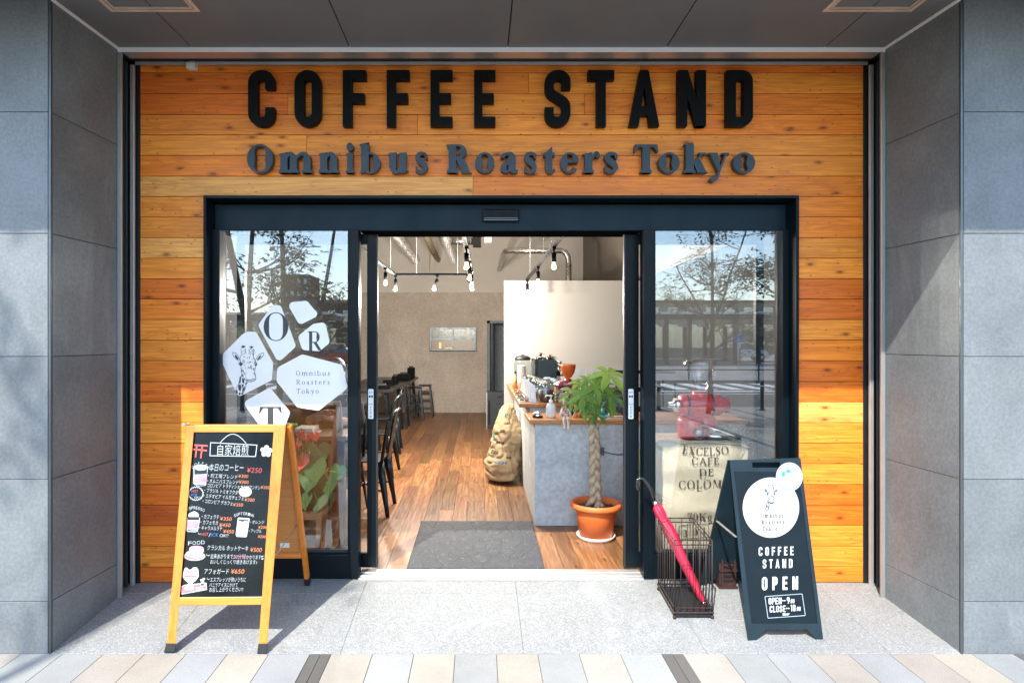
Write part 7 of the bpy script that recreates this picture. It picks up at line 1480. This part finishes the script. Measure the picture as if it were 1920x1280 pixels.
m.build('foliage', al, t)
for px, py, yy, s_, mt, nn in ((563, 812, .36, .05, fm, (-.4, -.8, .6)), (590, 817, .36, .055, fm, (.3, -.7, .7)), (557, 833, .34, .05, fm, (-.3, -1, .2)), (574, 820, .40, .04, fm, (.5, -.8, .2)), (566, 866, .32, .075, fm2, (-.2, -1, .5)), (579, 858, .36, .055, fm, (.5, -.9, .3))):
    c = P(px, py, yy); st_.tube([b0, (b0+c)/2+Vector((0, .02, .06)), c], .0032, 5); q = MB(); heart(q, c, nn, (.1, -.4, 1), s_, .5); o = q.build('flower', mt, t); q = MB(); d_ = Vector((.15, -.25, .8)).normalized(); q.tube([c+Vector((0, -.006, 0)), c+d_*s_*.9], [.005, .003], 8); q.build('spadix', sp, o)
st_.build('stems', stemm, t)
t = thing('flower_pot', 'small empty bright green plant pot behind the anthurium', 'pot', (X_(548, .75), .75, .72)); xq = X_(548, .75); zq = Z_(812, .75); m = MB(); m.lathe([(0, 0), (.026, 0), (.034, .06), (.037, .062), (.037, .072), (.033, .072), (.024, .006), (0, .006)], (xq, .75, zq), 20); m.build('pot', pm('lime_pot', (.12, .52, .05), .4), t)
m = MB(); m.box(xq-.25, xq+.42, .62, 1.0, zq-.035, zq-.001); tt_ = thing('side_table', 'dark brown side table behind the anthurium, with magazines on it', 'table', (xq, .8, 0)); m.build('table_top', pm('table_brown', (.10, .05, .025), .45), tt_, bevel=.004)
for a in (xq-.21, xq+.38):
    for b in (.66, .96): m = MB(); m.box(a-.02, a+.02, b-.02, b+.02, 0, zq-.036); m.build('leg', pm('table_brown', (.10, .05, .025), .45), tt_)
for i in range(4):
    m = MB(); xm_ = X_(576, .72)+random.uniform(-.02, .02); m.box(xm_-.06, xm_+.07, .65+i*.006, .84, zq+i*.012+.001, zq+i*.012+.011); one(m, 'magazine', pm('magazine%d' % i, [(.7, .7, .7), (.5, .25, .3), (.6, .62, .66), (.75, .74, .72)][i], .4, 0, .2, 30), ['white magazine at the bottom of the pile on the side table', 'pinkish magazine second in the pile on the side table', 'pale blue magazine third in the pile on the side table', 'white magazine on top of the pile on the side table'][i], 'magazine', 'magazines on the side table')
# brown easel board stored inside
bw = wood('walnut_frame', 2, .3, .45, (.15, .06, .02), knots=False); t = thing('easel_board', 'brown wooden A-frame easel stored inside the left window beside the plant', 'easel', (X_(628, .6), .6, 0)); ye = .55
def eb(a, b, w_=.03, d_=.03, nm='rail', mt=bw): m = MB(); m.bar(a, b, w_, d_, (0, 1, 0)); return m.build(nm, mt, t, bevel=.002)
eb(P(634, 757, ye+.10), P(601, 1048, ye-.1), nm='leg'); eb(P(636, 757, ye+.14), P(651, 1022, ye+.12), nm='leg'); eb(P(608, 757, ye+.12), P(638, 757, ye+.12), .034, .03)
eb(P(617, 900, ye+.0), P(644, 905, ye+.13), .024, .024); m = MB(); m.hexa([P(616, 900, ye+.02), P(642, 905, ye+.13), P(635, 764, ye+.14), P(631, 764, ye+.11)], [p+Vector((0, .008, 0)) for p in (P(616, 900, ye+.02), P(642, 905, ye+.13), P(635, 764, ye+.14), P(631, 764, ye+.11))]); m.build('panel', pm('easel_panel', (.035, .022, .016), .5), t)

# ------------------------------------------------------------------ person seated behind the left window
skin = pm('skin', (.55, .30, .22), .5, 0, .06, 12); cloth = pm('dark_clothes', (.012, .012, .015), .9, 0, .2, 14, .3, 160); hairm = pm('hair_black', (.012, .010, .009), .45, 0, .2, 40)
PX, PY = -1.19, 1.42; t = thing('person', 'seated person in dark clothes behind the side table, forearms raised', 'person', (PX, PY, 0), rz=R(180))
def skinmesh(nm, joints, links, mat, parent, sub=2):
    """continuous tapered surface grown on a skeleton; joints: name -> (x, y, z, r)"""
    ks = list(joints); me = bpy.data.meshes.new(nm); me.from_pydata([joints[k][:3] for k in ks], [(ks.index(a), ks.index(b)) for a, b in links], [])
    o = bpy.data.objects.new(nm, me); COL.objects.link(o); o.parent = parent; me.materials.append(mat)
    md = o.modifiers.new('skin', 'SKIN'); md.use_smooth_shade = True
    for i, k in enumerate(ks):
        sv = me.skin_vertices[0].data[i]; r_ = joints[k][3]; sv.radius = r_ if isinstance(r_, tuple) else (r_, r_); sv.use_root = (i == 0)
    md = o.modifiers.new('subdivision', 'SUBSURF'); md.levels = sub; md.render_levels = sub; return o
J = {'pelvis': (0, 0, .56, (.15, .10)), 'waist': (0, .02, .70, (.13, .09)), 'chest': (0, .05, .88, (.15, .10)), 'collar': (0, .04, 1.00, (.08, .07)), 'neck': (0, .06, 1.07, .052), 'jaw': (0, .09, 1.12, .062), 'skull': (0, .075, 1.20, (.076, .09)), 'crown': (0, .06, 1.27, .06)}
LK = [('pelvis', 'waist'), ('waist', 'chest'), ('chest', 'collar'), ('collar', 'neck'), ('neck', 'jaw'), ('jaw', 'skull'), ('skull', 'crown')]
for s, n_ in ((1, 'l'), (-1, 'r')):
    wr = (.03 if s > 0 else -.06, .37 if s > 0 else .36, .885 if s > 0 else .845)
    J.update({n_+'sh': (s*.17, .04, .97, .052), n_+'el': (s*.23, .20, .78, .042), n_+'wr': (*wr, .026), n_+'pa': (wr[0]-s*.055, wr[1]+.03, wr[2]+.012, (.034, .020)), n_+'hip': (s*.09, .04, .54, .085), n_+'kn': (s*.11, .44, .53, .062), n_+'an': (s*.11, .42, .09, .038), n_+'toe': (s*.12, .55, .03, .034)})
    LK += [('collar', n_+'sh'), (n_+'sh', n_+'el'), (n_+'el', n_+'wr'), (n_+'wr', n_+'pa'), ('pelvis', n_+'hip'), (n_+'hip', n_+'kn'), (n_+'kn', n_+'an'), (n_+'an', n_+'toe')]
    for q, (dy, dz, ln_) in enumerate(((.020, .022, .062), (.012, .010, .072), (.002, -.003, .068), (-.008, -.014, .052))):
        b = J[n_+'pa']; J[n_+'f%da' % q] = (b[0]-s*.030, b[1]+dy, b[2]+dz, .0095); J[n_+'f%db' % q] = (b[0]-s*(.030+ln_*.55), b[1]+dy*1.2+.012, b[2]+dz-.006, .0085); J[n_+'f%dc' % q] = (b[0]-s*(.030+ln_*.8), b[1]+dy*1.2+.004, b[2]+dz-.026, .0072); LK += [(n_+'pa', n_+'f%da' % q), (n_+'f%da' % q, n_+'f%db' % q), (n_+'f%db' % q, n_+'f%dc' % q)]
    b = J[n_+'wr']; J[n_+'ta'] = (b[0]-s*.03, b[1]+.035, b[2]+.022, .011); J[n_+'tb'] = (b[0]-s*.065, b[1]+.062, b[2]+.032, .0085); LK += [(n_+'pa', n_+'ta'), (n_+'ta', n_+'tb')]
J['nose'] = (0, .175, 1.17, .012); LK.append(('skull', 'nose'))
for s, n_ in ((1, 'l'), (-1, 'r')): J[n_+'ear'] = (s*.088, .065, 1.17, .014); LK.append(('skull', n_+'ear'))
bd_ = skinmesh('body', J, LK, skin, t)
K = {k: (v[0], v[1], v[2], tuple(q+.014 for q in (v[3] if isinstance(v[3], tuple) else (v[3], v[3])))) for k, v in J.items()}
up = ['pelvis', 'waist', 'chest', 'collar', 'lsh', 'lel', 'rsh', 'rel']; K2 = {k: K[k] for k in up}
for n_ in 'lr': a, b = J[n_+'el'], J[n_+'wr']; K2[n_+'cuff'] = tuple(a[i]+(b[i]-a[i])*.45 for i in range(3))+((.046, .046),)
skinmesh('jacket', K2, [('pelvis', 'waist'), ('waist', 'chest'), ('chest', 'collar'), ('collar', 'lsh'), ('lsh', 'lel'), ('lel', 'lcuff'), ('collar', 'rsh'), ('rsh', 'rel'), ('rel', 'rcuff')], cloth, t)
K3 = {k: K[k] for k in ('pelvis', 'lhip', 'lkn', 'lan', 'rhip', 'rkn', 'ran')}; skinmesh('trousers', K3, [('pelvis', 'lhip'), ('lhip', 'lkn'), ('lkn', 'lan'), ('pelvis', 'rhip'), ('rhip', 'rkn'), ('rkn', 'ran')], cloth, t)
for n_ in 'lr': a, b = J[n_+'an'], J[n_+'toe']; m = MB(); m.tube([(a[0], a[1]-.04, .045), (a[0], a[1]+.05, .05), (b[0], b[1]+.02, .035), (b[0], b[1]+.06, .03)], [.045, .05, .046, .02], 12); m.build('shoe', hairm, t, local=True)
m = MB(); m.ell((0, .055, 1.225), (.092, .100, .092), 18, 12); m.ell((0, .02, 1.16), (.085, .055, .09), 16, 10); m.build('hair', hairm, t, local=True)
for s in (-1, 1): m = MB(); m.ell((s*.032, .150, 1.195), (.012, .008, .007), 10, 6); m.build('eye', pm('eye_white', (.6, .58, .55), .2), t, local=True); m = MB(); m.box(s*.032-.018, s*.032+.018, .150, .160, 1.214, 1.219); m.build('eyebrow', hairm, t, local=True)
m = MB(); m.ell((0, .148, 1.125), (.024, .008, .007), 10, 6); m.build('mouth', pm('lip', (.42, .14, .12), .4), t, local=True)
dup(c0, (PX, PY, 0), R(180), 'black metal cafe chair under the seated person behind the left window')
